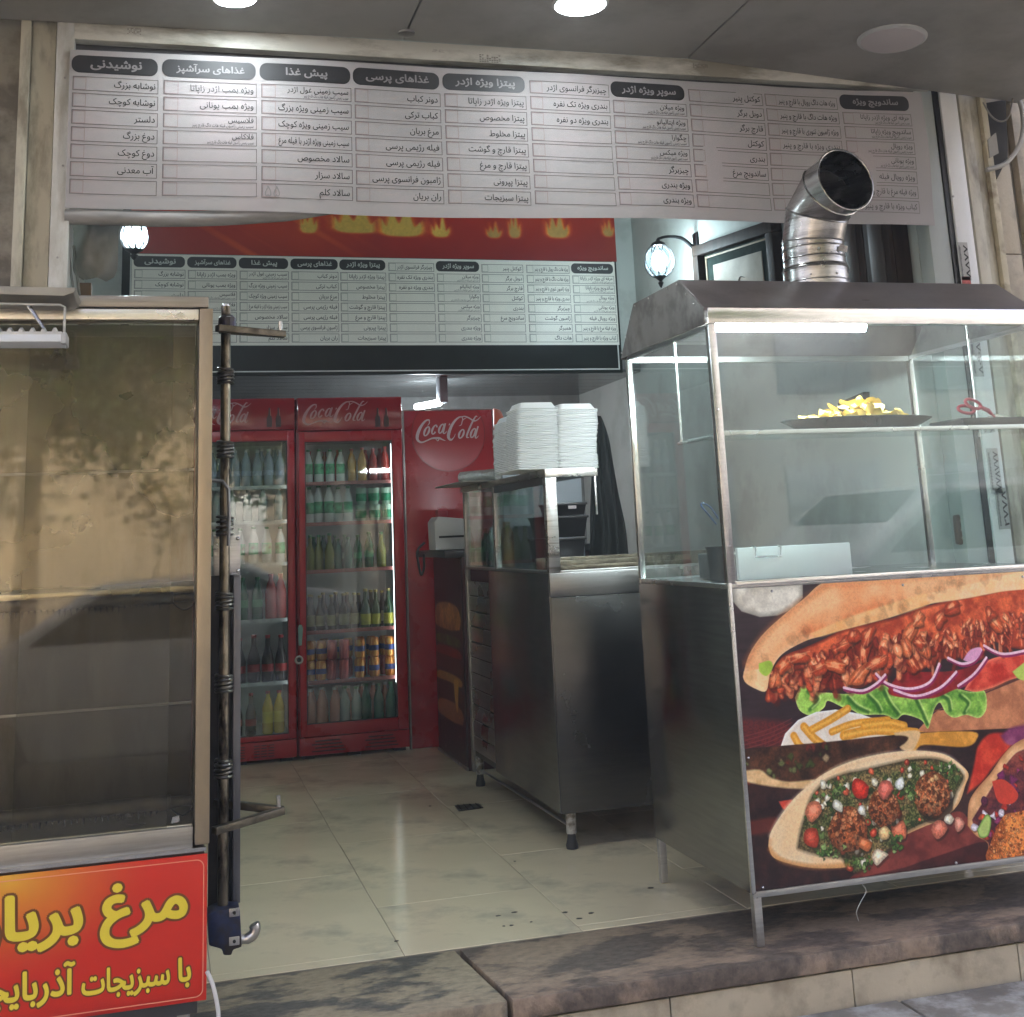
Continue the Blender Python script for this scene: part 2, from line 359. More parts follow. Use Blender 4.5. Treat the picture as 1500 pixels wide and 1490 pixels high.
# ------------------------------------------------------------------ painter for printed artwork
def vnoise(h, w, cell, rng, oct_=3):
    out = np.zeros((h, w)); amp = 1; tot = 0
    for o in range(oct_):
        c = max(2, cell / 2 ** o); gh, gw = int(h / c) + 3, int(w / c) + 3
        g = rng.random((gh, gw)); yy = np.arange(h) / c; xx = np.arange(w) / c
        yi = yy.astype(int); xi = xx.astype(int); fy = (yy - yi)[:, None]; fx = (xx - xi)[None, :]
        fy = fy * fy * (3 - 2 * fy); fx = fx * fx * (3 - 2 * fx)
        a = g[yi][:, xi]; b = g[yi][:, xi + 1]; cc = g[yi + 1][:, xi]; d = g[yi + 1][:, xi + 1]
        out += amp * ((a * (1 - fx) + b * fx) * (1 - fy) + (cc * (1 - fx) + d * fx) * fy); tot += amp; amp *= .55
    return out / tot
class Canvas:
    def __init__(s, x0, x1, z0, z1, ppm, rgb, seed=1):
        s.b = (x0, x1, z0, z1); s.k = ppm; s.w = int((x1 - x0) * ppm); s.h = int((z1 - z0) * ppm)
        s.a = np.zeros((s.h, s.w, 3)); s.a[:] = np.array(rgb) / 255; s.rng = np.random.default_rng(seed); s.r = random.Random(seed)
        s.fine = vnoise(s.h, s.w, 3.5, s.rng, 2) - .5; s.mid = vnoise(s.h, s.w, 26, s.rng, 4) - .5; s.big = vnoise(s.h, s.w, 110, s.rng, 4) - .5
    def px(s, p): return ((p[0] - s.b[0]) * s.k, (p[1] - s.b[2]) * s.k)
    def blend(s, i0, i1, j0, j1, m, col):
        s.a[i0:i1, j0:j1] = s.a[i0:i1, j0:j1] * (1 - m[..., None]) + col * m[..., None]
    def region(s, pts, pad):
        xs = [p[0] for p in pts]; ys = [p[1] for p in pts]
        j0 = max(0, int(min(xs) - pad)); j1 = min(s.w, int(max(xs) + pad) + 1); i0 = max(0, int(min(ys) - pad)); i1 = min(s.h, int(max(ys) + pad) + 1)
        if i1 <= i0 or j1 <= j0: return None
        Y, X = np.mgrid[i0:i1, j0:j1]; return i0, i1, j0, j1, X + .5, Y + .5
    def poly(s, pts, rgb, rgb2=None, tex=.12, soft=1.0, alpha=1.0, edge=None, ew=6, nz='mid', smooth=True, seg=5, cn=1.0):
        """filled outline; rgb->rgb2 mottled by noise, edge = colour towards the rim"""
        P = [s.px(p) for p in pts]
        if smooth: P = [(q[0], q[1]) for q in catmull(P + [P[0]], seg)]
        reg = s.region(P, soft + 2)
        if reg is None: return
        i0, i1, j0, j1, X, Y = reg; ins = np.zeros(X.shape, bool); D = np.full(X.shape, 1e9)
        n = len(P)
        for i in range(n):
            (ax, ay), (bx, by) = P[i], P[(i + 1) % n]
            if ay != by:
                c = ((ay > Y) != (by > Y)) & (X < (bx - ax) * (Y - ay) / (by - ay) + ax); ins ^= c
            ux, uy = bx - ax, by - ay; l2 = ux * ux + uy * uy + 1e-9
            t = np.clip(((X - ax) * ux + (Y - ay) * uy) / l2, 0, 1); D = np.minimum(D, (X - ax - t * ux) ** 2 + (Y - ay - t * uy) ** 2)
        d = np.sqrt(D) * np.where(ins, 1, -1); m = np.clip(d / soft + .5, 0, 1) * alpha
        N = getattr(s, nz)[i0:i1, j0:j1]; F = s.fine[i0:i1, j0:j1]
        col = np.zeros(X.shape + (3,)); c1 = np.array(rgb) / 255; col[:] = c1
        if rgb2 is not None:
            t = np.clip(.5 + N * 3.2 * cn, 0, 1)[..., None]; col = c1 * (1 - t) + np.array(rgb2) / 255 * t
        if edge is not None:
            t = np.clip(1 - d / ew, 0, 1)[..., None]; col = col * (1 - t) + np.array(edge) / 255 * t
        col = col * (1 + (F * tex * .9 + N * tex * 1.3)[..., None]); s.blend(i0, i1, j0, j1, m, np.clip(col, 0, 1))
    def stroke(s, pts, w, rgb, tex=.1, soft=1.0, alpha=1.0, hi=None):
        """line of width w (m), or 3rd coordinate; hi = lighter core"""
        P = catmull([s.px(p) + ((p[2] if len(p) > 2 else w) * s.k / 2,) for p in pts], 6)
        reg = s.region([p[:2] for p in P], max(p[2] for p in P) + 2)
        if reg is None: return
        i0, i1, j0, j1, X, Y = reg; D = np.full(X.shape, 1e9)
        for a, b in zip(P[:-1], P[1:]):
            ux, uy = b[0] - a[0], b[1] - a[1]; l2 = ux * ux + uy * uy + 1e-9
            t = np.clip(((X - a[0]) * ux + (Y - a[1]) * uy) / l2, 0, 1)
            D = np.minimum(D, np.sqrt((X - a[0] - t * ux) ** 2 + (Y - a[1] - t * uy) ** 2) / (a[2] * (1 - t) + b[2] * t + 1e-6))
        rr = P[len(P) // 2][2]; m = np.clip((1 - D) * rr / soft + .5, 0, 1) * alpha
        col = np.zeros(X.shape + (3,)); col[:] = np.array(rgb) / 255
        if hi is not None:
            t = np.clip(1 - D * 1.6, 0, 1)[..., None]; col = col * (1 - t) + np.array(hi) / 255 * t
        col = np.clip(col * (1 + (s.fine[i0:i1, j0:j1] * tex * 2)[..., None]), 0, 1); s.blend(i0, i1, j0, j1, m, col)
    def blob(s, c, r, rgb, hi=None, jag=.3, n=8, ax=1.0, rot=0.0, soft=1.2, alpha=1.0, tex=.2):
        pts = []
        for k in range(n):
            a = 2 * PI * k / n; q = r * (1 + s.r.uniform(-jag, jag)); x, z = q * math.cos(a) * ax, q * math.sin(a)
            pts.append((c[0] + x * math.cos(rot) - z * math.sin(rot), c[1] + x * math.sin(rot) + z * math.cos(rot)))
        s.poly([(p[0] + r * .12, p[1] - r * .32) for p in pts], (24, 16, 12), tex=0, soft=3, alpha=.45 * alpha, seg=2)
        s.poly(pts, rgb, tex=tex, soft=soft, alpha=alpha, nz='fine', seg=3, edge=tuple(v * .7 for v in rgb), ew=r * s.k * .5)
        if hi: s.poly([(c[0] + (p[0] - c[0]) * .4 - r * .12, c[1] + (p[1] - c[1]) * .4 + r * .2) for p in pts], hi, tex=.1, soft=max(1.5, r * s.k * .3), alpha=.8, nz='fine', seg=3)
    def falafel(s, c, r, rgb=(160, 88, 50), hi=(222, 148, 98)):
        s.blob(c, r, rgb, jag=.06, n=14, tex=.5)
        for k in range(int(90)):
            a, q = s.r.uniform(0, 2 * PI), r * math.sqrt(s.r.random()) * .92
            v = s.r.random(); z = math.sin(a) * q; g = .75 + .35 * (z / r) + .25 * v
            colr = hi if v > .45 else (112, 56, 30)
            s.blob((c[0] + math.cos(a) * q, c[1] + z), r * s.r.uniform(.05, .12), tuple(min(255, x * g) for x in colr), jag=.4, n=5, alpha=.8)
    def image(s, name):
        img = bpy.data.images.new(name, s.w, s.h); px = np.ones((s.h, s.w, 4), np.float32); px[..., :3] = np.clip(s.a, 0, 1)
        img.pixels.foreach_set(px.ravel()); img.update(); img.pack(); return img
def print_mat(name, img, rough=.35, k=1.0, coat=0.0):
    m = bpy.data.materials.new(name); m.use_nodes = True; nt = m.node_tree; p = nt.nodes['Principled BSDF']
    t = _n(nt, 'ShaderNodeTexImage'); t.image = img; t.extension = 'EXTEND'
    hs = _n(nt, 'ShaderNodeHueSaturation'); hs.inputs['Value'].default_value = k
    nt.links.new(t.outputs[0], hs.inputs['Color']); nt.links.new(hs.outputs[0], p.inputs['Base Color'])
    p.inputs['Roughness'].default_value = rough; p.inputs['Coat Weight'].default_value = coat; return m
def uv_plane(o, x0, x1, z0, z1, ax=0):
    me = o.data; uv = me.uv_layers.new(name='print'); off = Vector(o.parent['_org']) if o.parent and '_org' in o.parent.keys() else Vector((0, 0, 0))
    for l in me.loops:
        c = me.vertices[l.vertex_index].co + off; uv.data[l.index].uv = ((c[ax] - x0) / (x1 - x0), (c.z - z0) / (z1 - z0))

# ------------------------------------------------------------------ material palette
cream = M('cream_tile', (.72, .60, .405), .17, var=.06, scale=2.5, rvar=.08, bump=.015, bscale=3, dirt=(.50, .43, .31), dirt_amt=.12, dirt_scale=2.8, spec=.7)
wall_grey = M('painted_wall', (.40, .43, .40), .6, var=.05, scale=1.2, bump=.05, bscale=30, dirt=(.33, .35, .32), dirt_amt=.1)
alu = M('white_aluminium', (.60, .60, .57), .42, var=.06, scale=3, stretch=(1, 1, .3), dirt=(.38, .36, .30), dirt_amt=.12, dirt_scale=5)
cream_alu = M('cream_aluminium', (.52, .49, .39), .5, var=.08, scale=4, stretch=(1, 1, .3), dirt=(.24, .21, .16), dirt_amt=.12, dirt_scale=7, bump=.05)
dusty = M('dusty_plaster', (.33, .31, .26), .8, var=.12, scale=3, dirt=(.17, .155, .13), dirt_amt=.3, dirt_scale=5, bump=.15, bscale=40)
soffit_m = M('soffit_panel', (.36, .35, .32), .42, var=.06, scale=1.5, dirt=(.28, .27, .24), dirt_amt=.3, dirt_scale=2)
black = M('black_plastic', (.012, .012, .013), .35, var=.2)
blackm = M('black_matte', (.015, .015, .016), .7, var=.3)
darkwood = M('dark_brown_wood', (.028, .018, .013), .65, var=.4, scale=3, stretch=(8, 8, .6), spec=.15)
red = M('cooler_red', (.36, .005, .010), .3, var=.08, scale=3, rvar=.06, bump=.01, bscale=5)
redd = M('cooler_header_red', (.24, .005, .010), .12, var=.05, spec=.6)
white_print = M('white_print', (.42, .36, .36), .4, var=.03)
st_mid = steel('brushed_steel', .5, .3)
st_dark = steel('dull_steel', .36, .34, rvar=.08)
st_bright = steel('bright_steel', .66, .22)
st_warm = steel('cabinet_steel', .58, .36, tint=(1, .93, .8), dirt=(.25, .2, .14), da=.2)
iron = M('greasy_iron', (.10, .085, .06), .42, .8, var=.5, scale=20, bump=.2, bscale=90, rvar=.12)
rod_m = M('worn_brass_rod', (.24, .205, .15), .33, 1.0, var=.45, scale=25, stretch=(1, 1, .3), bump=.1, dirt=(.03, .025, .02), dirt_amt=.3, dirt_scale=30)
foam = M('white_foam', (.80, .81, .80), .55, var=.02, spec=.4)
ink = M('menu_ink', (.028, .028, .03), .5, var=0)
line_ink = M('menu_line', (.13, .11, .11), .6, var=0)
box_ink = M('price_box_line', (.30, .20, .20), .6, var=0)

# =================================================================== THE SHOP SHELL
XL, XR, YB, YJ = -0.52, 3.20, 5.3, 0.45
# ---- floor of large cream tiles, half-bond
fl = struct('shop_floor', MB().box(XL - .3, XR + .6, 0.004, YB, -.14, -.0025), M('grout', (.26, .22, .16), .9))
tile_me = {}
def floor_tile(x0, x1, y0, y1):
    key = (round(x1 - x0, 3), round(y1 - y0, 3))
    if key not in tile_me:
        o = MB().box(0, x1 - x0, 0, y1 - y0, -.012, 0).build('tile', cream, fl, bevel=.0012, seg=1); tile_me[key] = o.data
    else:
        o = bpy.data.objects.new('tile', tile_me[key]); C.objects.link(o); o.parent = fl
    o.location = (x0, y0, 0); o.rotation_euler = (random.uniform(-.0006, .0006), random.uniform(-.0006, .0006), 0)
g = .0014
for c in range(-2, 7):
    x0 = .147 + (c - 0) * .578; x1 = x0 + .578
    ya = .543 - .977 if c % 2 == 1 else 1.04 - .977 * 2
    y = ya
    while y < YB:
        a, b = max(y, .006), min(y + .977, YB)
        if b - a > .05 and x1 > XL - .3: floor_tile(max(x0, XL - .3) + g, min(x1, XR + .55) - g, a + g, b - g)
        y += .977
# small dark specks of dirt trodden on the tiles
mb = MB()
for px in [(1.0912,0.2712),(1.0816,0.1562),(1.1062,0.153),(1.1761,0.1607),(1.1522,0.2848),(1.309,0.2135),(1.334,0.1291),(1.3864,0.1701),(1.6781,0.3603),(1.3324,0.9236),(0.7237,0.1508),(1.2332,2.0783)]:
    r = random.uniform(.005, .011)
    mb.prism([(px[0] + r * math.cos(a) * random.uniform(.7, 1.3), px[1] + r * .8 * math.sin(a) * random.uniform(.6, 1.2)) for a in [k * PI / 3 for k in range(6)]], 'z', .0003, .0016)
o = mb.build('floor_crumbs', M('crumb', (.05, .04, .03), .8)); tag(o, 'small dark crumbs trodden onto the cream floor tiles near the entrance', 'crumbs'); o['kind'] = 'stuff'
t = thing('floor_drain', 'small rectangular dark metal drain plate in the cream floor beside the tall steel cabinet', 'drain', (1.29, 2.1, 0))
P = [(1.3409,2.0219),(1.4556,2.0116),(1.4544,1.9133),(1.332,1.8968)]
MB().prism(P, 'z', .0006, .004).build('cover_plate', M('drain_metal', (.07, .065, .05), .4, .8), t)
mb = MB()
for k in range(4):
    u = (k + .5) / 4; a = [P[0][i] * (1 - u) + P[1][i] * u for i in (0, 1)]; b = [P[3][i] * (1 - u) + P[2][i] * u for i in (0, 1)]
    mb.tube([(a[0], a[1], .005), (b[0], b[1], .005)], .002, 5)
mb.build('grating', blackm, t)

# ---- stone doorstep slabs (two stones) on a riser of beige tiles, pavement below
def slab_mat(name, dark, lt, mixpos, streak):
    m = bpy.data.materials.new(name); m.use_nodes = True; nt = m.node_tree; L = nt.links; p = nt.nodes['Principled BSDF']
    tc = _n(nt, 'ShaderNodeTexCoord'); mp = _n(nt, 'ShaderNodeMapping'); mp.inputs['Scale'].default_value = streak; L.new(tc.outputs['Object'], mp.inputs[0])
    a = _n(nt, 'ShaderNodeTexNoise'); a.inputs['Scale'].default_value = 2.4; a.inputs['Detail'].default_value = 12; a.inputs['Roughness'].default_value = .62; a.inputs['Distortion'].default_value = .15
    b = _n(nt, 'ShaderNodeTexNoise'); b.inputs['Scale'].default_value = 22; b.inputs['Detail'].default_value = 8; b.inputs['Roughness'].default_value = .7
    L.new(mp.outputs[0], a.inputs[0]); L.new(mp.outputs[0], b.inputs[0])
    ra = _n(nt, 'ShaderNodeValToRGB'); ra.color_ramp.elements[0].position = mixpos; ra.color_ramp.elements[1].position = mixpos + .07; L.new(a.outputs[0], ra.inputs[0])
    rb = _n(nt, 'ShaderNodeValToRGB'); rb.color_ramp.elements[0].position = .35; rb.color_ramp.elements[1].position = .7
    rb.color_ramp.elements[0].color = tuple(c * .55 for c in dark) + (1,); rb.color_ramp.elements[1].color = tuple(c * 1.5 for c in dark) + (1,); L.new(b.outputs[0], rb.inputs[0])
    rc = _n(nt, 'ShaderNodeValToRGB'); rc.color_ramp.elements[0].position = .3; rc.color_ramp.elements[1].position = .62
    rc.color_ramp.elements[0].color = tuple(c * .55 for c in lt) + (1,); rc.color_ramp.elements[1].color = tuple(lt) + (1,); L.new(b.outputs[0], rc.inputs[0])
    mx = _n(nt, 'ShaderNodeMix', data_type='RGBA'); L.new(ra.outputs[0], mx.inputs[0]); L.new(rb.outputs[0], mx.inputs[6]); L.new(rc.outputs[0], mx.inputs[7]); L.new(mx.outputs[2], p.inputs['Base Color'])
    p.inputs['Roughness'].default_value = .62
    bp = _n(nt, 'ShaderNodeBump'); bp.inputs['Strength'].default_value = .5; bp.inputs['Distance'].default_value = .01
    ad = _n(nt, 'ShaderNodeMath', operation='ADD'); L.new(ra.outputs[0], ad.inputs[0]); L.new(b.outputs[0], ad.inputs[1]); L.new(ad.outputs[0], bp.inputs['Height']); L.new(bp.outputs[0], p.inputs['Normal'])
    return m
def rough_slab(name, pts, z0, z1, mat, parent, seed, amp=.004, n=26):
    """thick stone with worn, slightly chipped edges; pts = 4 corners (x,y) left-front, right-front, right-back, left-back"""
    r = random.Random(seed); out = []
    for i in range(4):
        a, b = pts[i], pts[(i + 1) % 4]; k = n if i in (0, 2) else 6
        for j in range(k):
            t_ = j / k; e = amp * (r.random() - .3) * (3 if r.random() < .08 and i == 0 else 1)
            nx, ny = (a[1] - b[1]), (b[0] - a[0]); l = math.hypot(nx, ny)
            out.append((a[0] + (b[0] - a[0]) * t_ + nx / l * e, a[1] + (b[1] - a[1]) * t_ + ny / l * e))
    return MB().prism(out, 'z', z0, z1).build(name, mat, parent, bevel=.006, seg=2)
YE = -.478
step = struct('doorstep', MB().box(-1.6, 4.2, YE + .03, .0, -.2, -.062), M('mortar', (.10, .09, .08), .9))
jt = (0.9411,-0.0823); jf = (0.9304,-0.4785)
rough_slab('stone_slab', [(-1.6, YE), (jf[0] - .006, YE), (jf[0] - .05, -.003), (-1.6, -.003)], -.055, -.001, slab_mat('stone_grey_flaked', (.10, .088, .07), (.36, .28, .18), .465, (1.3, 2.4, 1)), step, 3)
rough_slab('stone_slab', [(jf[0] + .006, YE), (4.2, YE), (4.2, -.003), (jf[0] - .036, -.003)], -.055, .0, slab_mat('stone_brown_worn', (.125, .092, .068), (.34, .24, .16), .485, (1.1, 1.9, 1)), step, 4, n=60)
xs = [-1.6, -.95, -.35, .23, .82, 1.4049, 1.9901, 2.5688, 3.15, 3.73, 4.2]
for a, b in zip(xs[:-1], xs[1:]):
    MB().box(a + .002, b - .002, YE + .016, YE + .03, -.2, -.063).build('riser_tile', M('beige_riser', (.50, .42, .29), .5, var=.1, scale=5, dirt=(.30, .24, .16), dirt_amt=.25, dirt_scale=4, bump=.1), step, bevel=.0015, seg=1)
pave = struct('pavement', MB().box(-12, 12, -3.2, YE + .016, -.45, -.17), M('pavement_concrete', (.13, .12, .105), .75, var=.3, scale=5, bump=.3, bscale=25, dirt=(.28, .27, .25), dirt_amt=.1, dirt_scale=6))
for k in range(9):
    for j in range(3):
        x0 = -1.6 + k * .62 + (.3 if j % 2 else 0); y0 = YE - .62 * (j + 1)
        MB().box(x0 + .004, x0 + .616, y0 + .004, y0 + .612, -.17, -.155 + random.uniform(-.002, .002)).build('paving_stone', M('paving_stone', (.20, .18, .155), .6, var=.35, scale=4, bump=.3, bscale=30, dirt=(.36, .35, .33), dirt_amt=.2, dirt_scale=8), pave, bevel=.004, seg=1)
# ---- walls and ceilings
struct('wall_right', MB().box(XR, XR + .22, YJ + .09, YB, -.14, 3.75), wall_grey)
struct('wall_left', MB().box(XL - .2, XL, YJ + .09, YB, -.14, 3.75), M('wall_left_paint', (.5, .5, .46), .6, var=.05, dirt=(.4, .38, .33), dirt_amt=.1))
struct('wall_back', MB().box(XL - .2, XR + .22, YB, YB + .2, -.14, 3.75), M('back_wall_grey', (.20, .21, .205), .6, var=.08, scale=1.5, dirt=(.14, .145, .14), dirt_amt=.3))
struct('ceiling_high', MB().box(XL - .2, XR + .22, YJ + .09, 3.96, 3.75, 3.9), wall_grey)
mz = struct('ceiling_mezzanine', MB().box(XL, XR, 3.93, YB, 2.35, 2.45), M('mezz', (.12, .12, .12), .5))
k = 0; y = 3.93
while y < YB:
    MB().box(XL + .002, XR - .002, y + .0015, min(y + .2, YB) - .0015, 2.331, 2.35).build('ceiling_plank', M('glossy_grey_plank', (.06, .062, .062), .16, var=.12, scale=3, stretch=(.4, 3, 1)), mz, bevel=.002, seg=1); y += .2
struct('wall_mezzanine', MB().box(XL, XR, 3.93, 4.0, 2.45, 3.75), wall_grey)
# unseen upper building, added to keep the sun off the front
bld = thing('sunblock_building', 'unseen plastered storeys added above the canopy to keep the sun off the front', 'building', (1.3, .6, 3.4))
MB().box(-9, 12, YJ + .12, 6.0, 3.92, 9.5).build('wall', dusty, bld)
MB().box(-9.2, 12.2, YJ - .1, 6.2, 9.5, 9.8).build('roof', M('roof_slab', (.25, .24, .22), .8), bld)
MB().box(-9, XL - .22, YJ + .12, 6.0, -.14, 3.9).build('wall', M('side_wall', (.30, .29, .26), .8, var=.1, dirt=(.2, .19, .17), dirt_amt=.3), bld)
MB().box(XR + .24, 12, YJ + .12, 6.0, -.14, 3.9).build('wall', MATS['side_wall'], bld)

# ---- door frame round the opening
YF = .42
jl = thing('door_jamb', 'scuffed pale door jamb strips left of the menu banner', 'door frame', (-.42, YJ, 0))
def strip(par, xa, xb, y0, y1, z0, z1, m, name='strip', label=None):
    return MB().box(xa, xb, y0, y1, z0, z1).build(name, m, par, bevel=.003, label=label)
strip(jl, -0.413, -0.3503, .42, .54, -.01, 3.24, alu, label='white aluminium strip beside the opening')
strip(jl, -0.5005, -0.4177, .455, .54, -.01, 3.24, cream_alu, label='stained cream strip in the middle')
strip(jl, -0.537, -0.5027, .425, .54, -.01, 3.24, cream_alu, label='narrow yellowed edge strip')
strip(jl, -1.3, -0.5415, .50, .56, -.01, 3.24, dusty, 'panel')
mb = MB()
for q in [(.4, 1.0), (-.3, 2.1), (.1, 2.35)]:
    pass
for zz, dx in ((2.955, .0), (2.62, .004), (2.28, -.004)):
    MB().tube([(-0.3806 + dx, .4175, zz), (-0.3806 + dx, .422, zz)], .004, 8).build('screw', st_dark, jl)
mb = MB()   # the little flower stamp at the foot of the white strip
cx_, cz_ = (-0.3947,2.1554)
mb.flat([(cx_ - .022, cz_ - .014), (cx_ + .022, cz_ - .014), (cx_ + .022, cz_ + .016), (cx_ - .022, cz_ + .016)], .4165).build('sticker', M('torn_sticker', (.40, .33, .22), .7, var=.4, scale=40), jl)
mb = MB()
for s in (-1, 1): mb.flat([(cx_ + .004 * 0, cz_ + s * .014), (cx_ + .006, cz_ + s * .008), (cx_, cz_ + s * .003), (cx_ - .006, cz_ + s * .008)], .416)
mb.flat([(cx_ - .016, cz_ - .002), (cx_ + .016, cz_ - .001), (cx_ + .016, cz_ + .002), (cx_ - .016, cz_ + .001)], .416)
mb.build('print', ink, jl)

jr = thing('door_jamb', 'door jamb strips with phone number stickers right of the menu banner', 'door frame', (3.35, YJ, 0))
strip(jr, XR + .003, 3.2992, .448, .54, -.01, 3.24, M('grey_green_panel', (.36, .39, .37), .4, var=.05), 'panel')
strip(jr, 3.2992 + .001, 3.3382, .442, .54, -.01, 3.24, black, 'seal', 'black rubber seal')
strip(jr, 3.327, 3.4123, .43, .54, -.01, 3.24, M('sticker_jamb_white', (.72, .72, .70), .4, var=.03), label='white strip carrying phone number stickers')
strip(jr, 3.431, 3.485, .44, .54, -.01, 3.24, cream_alu)
strip(jr, 3.4868, 3.5356, .455, .54, -.01, 3.24, cream_alu)
strip(jr, 3.5374, 3.5683, .43, .54, -.01, 3.24, M('yellowed_edge', (.50, .44, .30), .6, dirt=(.25, .2, .13), dirt_amt=.2, dirt_scale=9), label='yellowed edge strip')
def jsticker(px, py, w, h, txt, col=(.012, .012, .012)):
    """stickers whose print runs up the strip"""
    x, z = px; mb = MB()
    MB().box(x - w / 2, x + w / 2, .4262, .4285, z - h / 2, z + h / 2).build('sticker', M('sticker_paper', (.42, .41, .38), .6, var=.1), jr)
    vs, fs, (a, b, c, d) = text2d(txt, .02, 2); sx = h * .86 / (b - a); sz = w * .42 / (d - c)
    mb.add([(x + .012 - (v - (c + d) / 2) * sz, .4255 - w_ * DL, z - h * .43 + (u - a) * sx) for u, v, w_ in vs], fs)
    r = random.Random(len(txt))
    for kk in range(26):
        zz = z - h * .42 + kk * h * .84 / 26; mb.flat([(x - w * .42, zz), (x - w * .30 + r.random() * w * .12, zz), (x - w * .30, zz + h * .02), (x - w * .42, zz + h * .02)], .4255)
    mb.build('print', M('sticker_ink', col, .6, var=0), jr)
jsticker((3.3457,2.3329), 0, .05, .17, '۸۸۷۷')
jsticker((3.3479,1.9108), 0, .05, .17, '۸۰۹۰۸۱')
jsticker((3.3656,1.4246), 0, .055, .19, '۷۷۸۷۷۷')
jsticker((3.3827,1.2679), 0, .055, .17, '۲۷۷۸')
x, z = (3.3437,2.2443)
MB().box(x - .022, x + .022, .4262, .4285, z - .03, z + .02).build('sticker', M('torn_red_sticker', (.55, .12, .10), .6, var=.5, scale=40), jr, label='torn red sticker')
MB().tube([(3.331, .4275, 2.6269), (3.331, .432, 2.6269)], .005, 8).build('screw', st_dark, jr)

pil = thing('stone_column', 'beige stone faced column with a loose cable beside the right door jamb', 'column', (3.8, YJ, 0))
z = -.1; kk = 0
while z < 3.3:
    MB().box(3.5719, 3.6816, .47, .54, z + .002, min(z + .62, 3.3) - .002).build('stone_panel', M('beige_stone', (.47, .41, .31), .7, var=.12, scale=3, bump=.1, dirt=(.32, .28, .22), dirt_amt=.15, dirt_scale=5), pil, bevel=.004)
    MB().box(3.7185, 4.6, .46, .54, z + .102, min(z + .72, 3.3) - .002).build('stone_panel', MATS['beige_stone'], pil, bevel=.004); z += .62
MB().box(3.6816 + .001, 3.7185 - .001, .50, .54, -.1, 3.3).build('channel', M('channel_grey', (.22, .2, .17), .6), pil)
# loose cables, and a dark box painting in a cavity's darkness by the canopy
cab = thing('loose_cable', 'pale loose cable looping down between the canopy and the stone column', 'cable', (3.7, .35, 3.0))
mb = MB(); mb.tube([(p[0], .40, p[1]) for p in catmull([(3.6766,3.147),(3.7245,3.0772),(3.7252,2.9627),(3.6845,2.8635),(3.5998,2.7796),(3.4987,2.747)], 5)], .011, 8)
mb.build('cable', M('grey_cable', (.32, .30, .26), .5), cab, smooth=60)
mb = MB(); mb.tube([(p[0], .38, p[1]) for p in catmull([(3.5114,3.0583),(3.5452,2.9954),(3.5919,2.9719),(3.6393,3.0002),(3.6762,3.1)], 5)], .004, 6)
mb.build('wire', M('thin_wire', (.2, .18, .15), .5), cab, smooth=60)
hb = thing('cavity_box', 'dark box painted in for the darkness of a cavity under the canopy corner', 'cavity', (3.75, .4, 2.9))
MB().prism([(3.5691,3.0796),(3.6816,3.1023),(3.6506,2.8232),(3.5772,2.7176),(3.5395,2.8026)], 'y', .436, .468).build('box', M('cavity_dark', (.03, .028, .024), .8, var=.5), hb, bevel=.003)
MB().prism([(3.5465,2.8994),(3.5948,2.9341),(3.5949,2.837),(3.5446,2.8124)], 'y', .425, .434).build('torn_paper', M('torn_paper', (.3, .28, .24), .8), hb)

# ---- header beam, soffit and its lamps
hdr = thing('header_beam', 'white aluminium beam with smudged stamps under the canopy above the menu banner', 'beam', (1.4, .44, 3.15))
q = [(-0.3563,3.1815),(-0.3495,3.1092),(2.0723,3.1068),(2.0791,3.193)]
sl = (q[3][1] - q[0][1]) / (q[3][0] - q[0][0])
def hz(x, k): return q[k][1] + sl * (x - q[k][0])
MB().prism([(-.36, hz(-.36, 1)), (3.28, hz(3.28, 1) - .006), (3.28, hz(3.28, 0)), (-.36, hz(-.36, 0))], 'y', .42, .54).build('beam', M('header_white', (.60, .58, .51), .45, var=.08, stretch=(.3, 1, 1), dirt=(.26, .24, .19), dirt_amt=.22, dirt_scale=6), hdr, bevel=.005)
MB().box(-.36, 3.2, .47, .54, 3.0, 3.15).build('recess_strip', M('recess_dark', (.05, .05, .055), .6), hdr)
mb = MB()
for (a, b, w, hh) in [(-0.1409,3.1538,0.05,0.026),(1.2338,3.1348,0.09,0.035),(1.0202,3.1528,0.05,0.012),(2.1581,3.1612,0.07,0.02)]:
    r = random.Random(int(a * 100))
    for i in range(5):
        for j in range(9):
            if r.random() < .62:
                x0 = a - w / 2 + j * w / 9; z0 = b - hh / 2 + i * hh / 5; mb.flat([(x0, z0), (x0 + w / 12, z0 + .001), (x0 + w / 11, z0 + hh / 9), (x0, z0 + hh / 9)], .4175)
mb.build('stamp_print', M('stamp_ink', (.12, .10, .085), .7, var=.3), hdr)
ZS = 3.185
can = thing('canopy', 'grey panelled canopy soffit over the shop front with a sagging right panel', 'canopy', (1.3, -.5, 3.2))
x1_, x2_, x3_ = 0.876, 2.0972, 3.72
def sof(xa, xb, za, zb, ya=.415, yb=-2.2, lab=None):  # panels run out past the view to shade the banner from the sky
    me = MB(); T = .03
    me.add([(xa, ya, za), (xb, ya, zb), (xb, yb, zb), (xa, yb, za), (xa, ya, za + T), (xb, ya, zb + T), (xb, yb, zb + T), (xa, yb, za + T)],
           [(0, 1, 2, 3), (7, 6, 5, 4), (0, 4, 5, 1), (1, 5, 6, 2), (2, 6, 7, 3), (3, 7, 4, 0)])
    return me.build('soffit_panel', soffit_m, can, bevel=.002, seg=1, label=lab)
zl = hz(-.36, 0)
sof(-1.6, x1_ - .003, zl - .03, hz(x1_, 0)); sof(x1_ + .003, x2_ - .003, hz(x1_, 0), hz(x2_, 0) - .004)
sof(x2_ + .003, x3_, hz(x2_, 0) - .004, hz(x2_, 0) - .112, lab='sagging soffit panel')
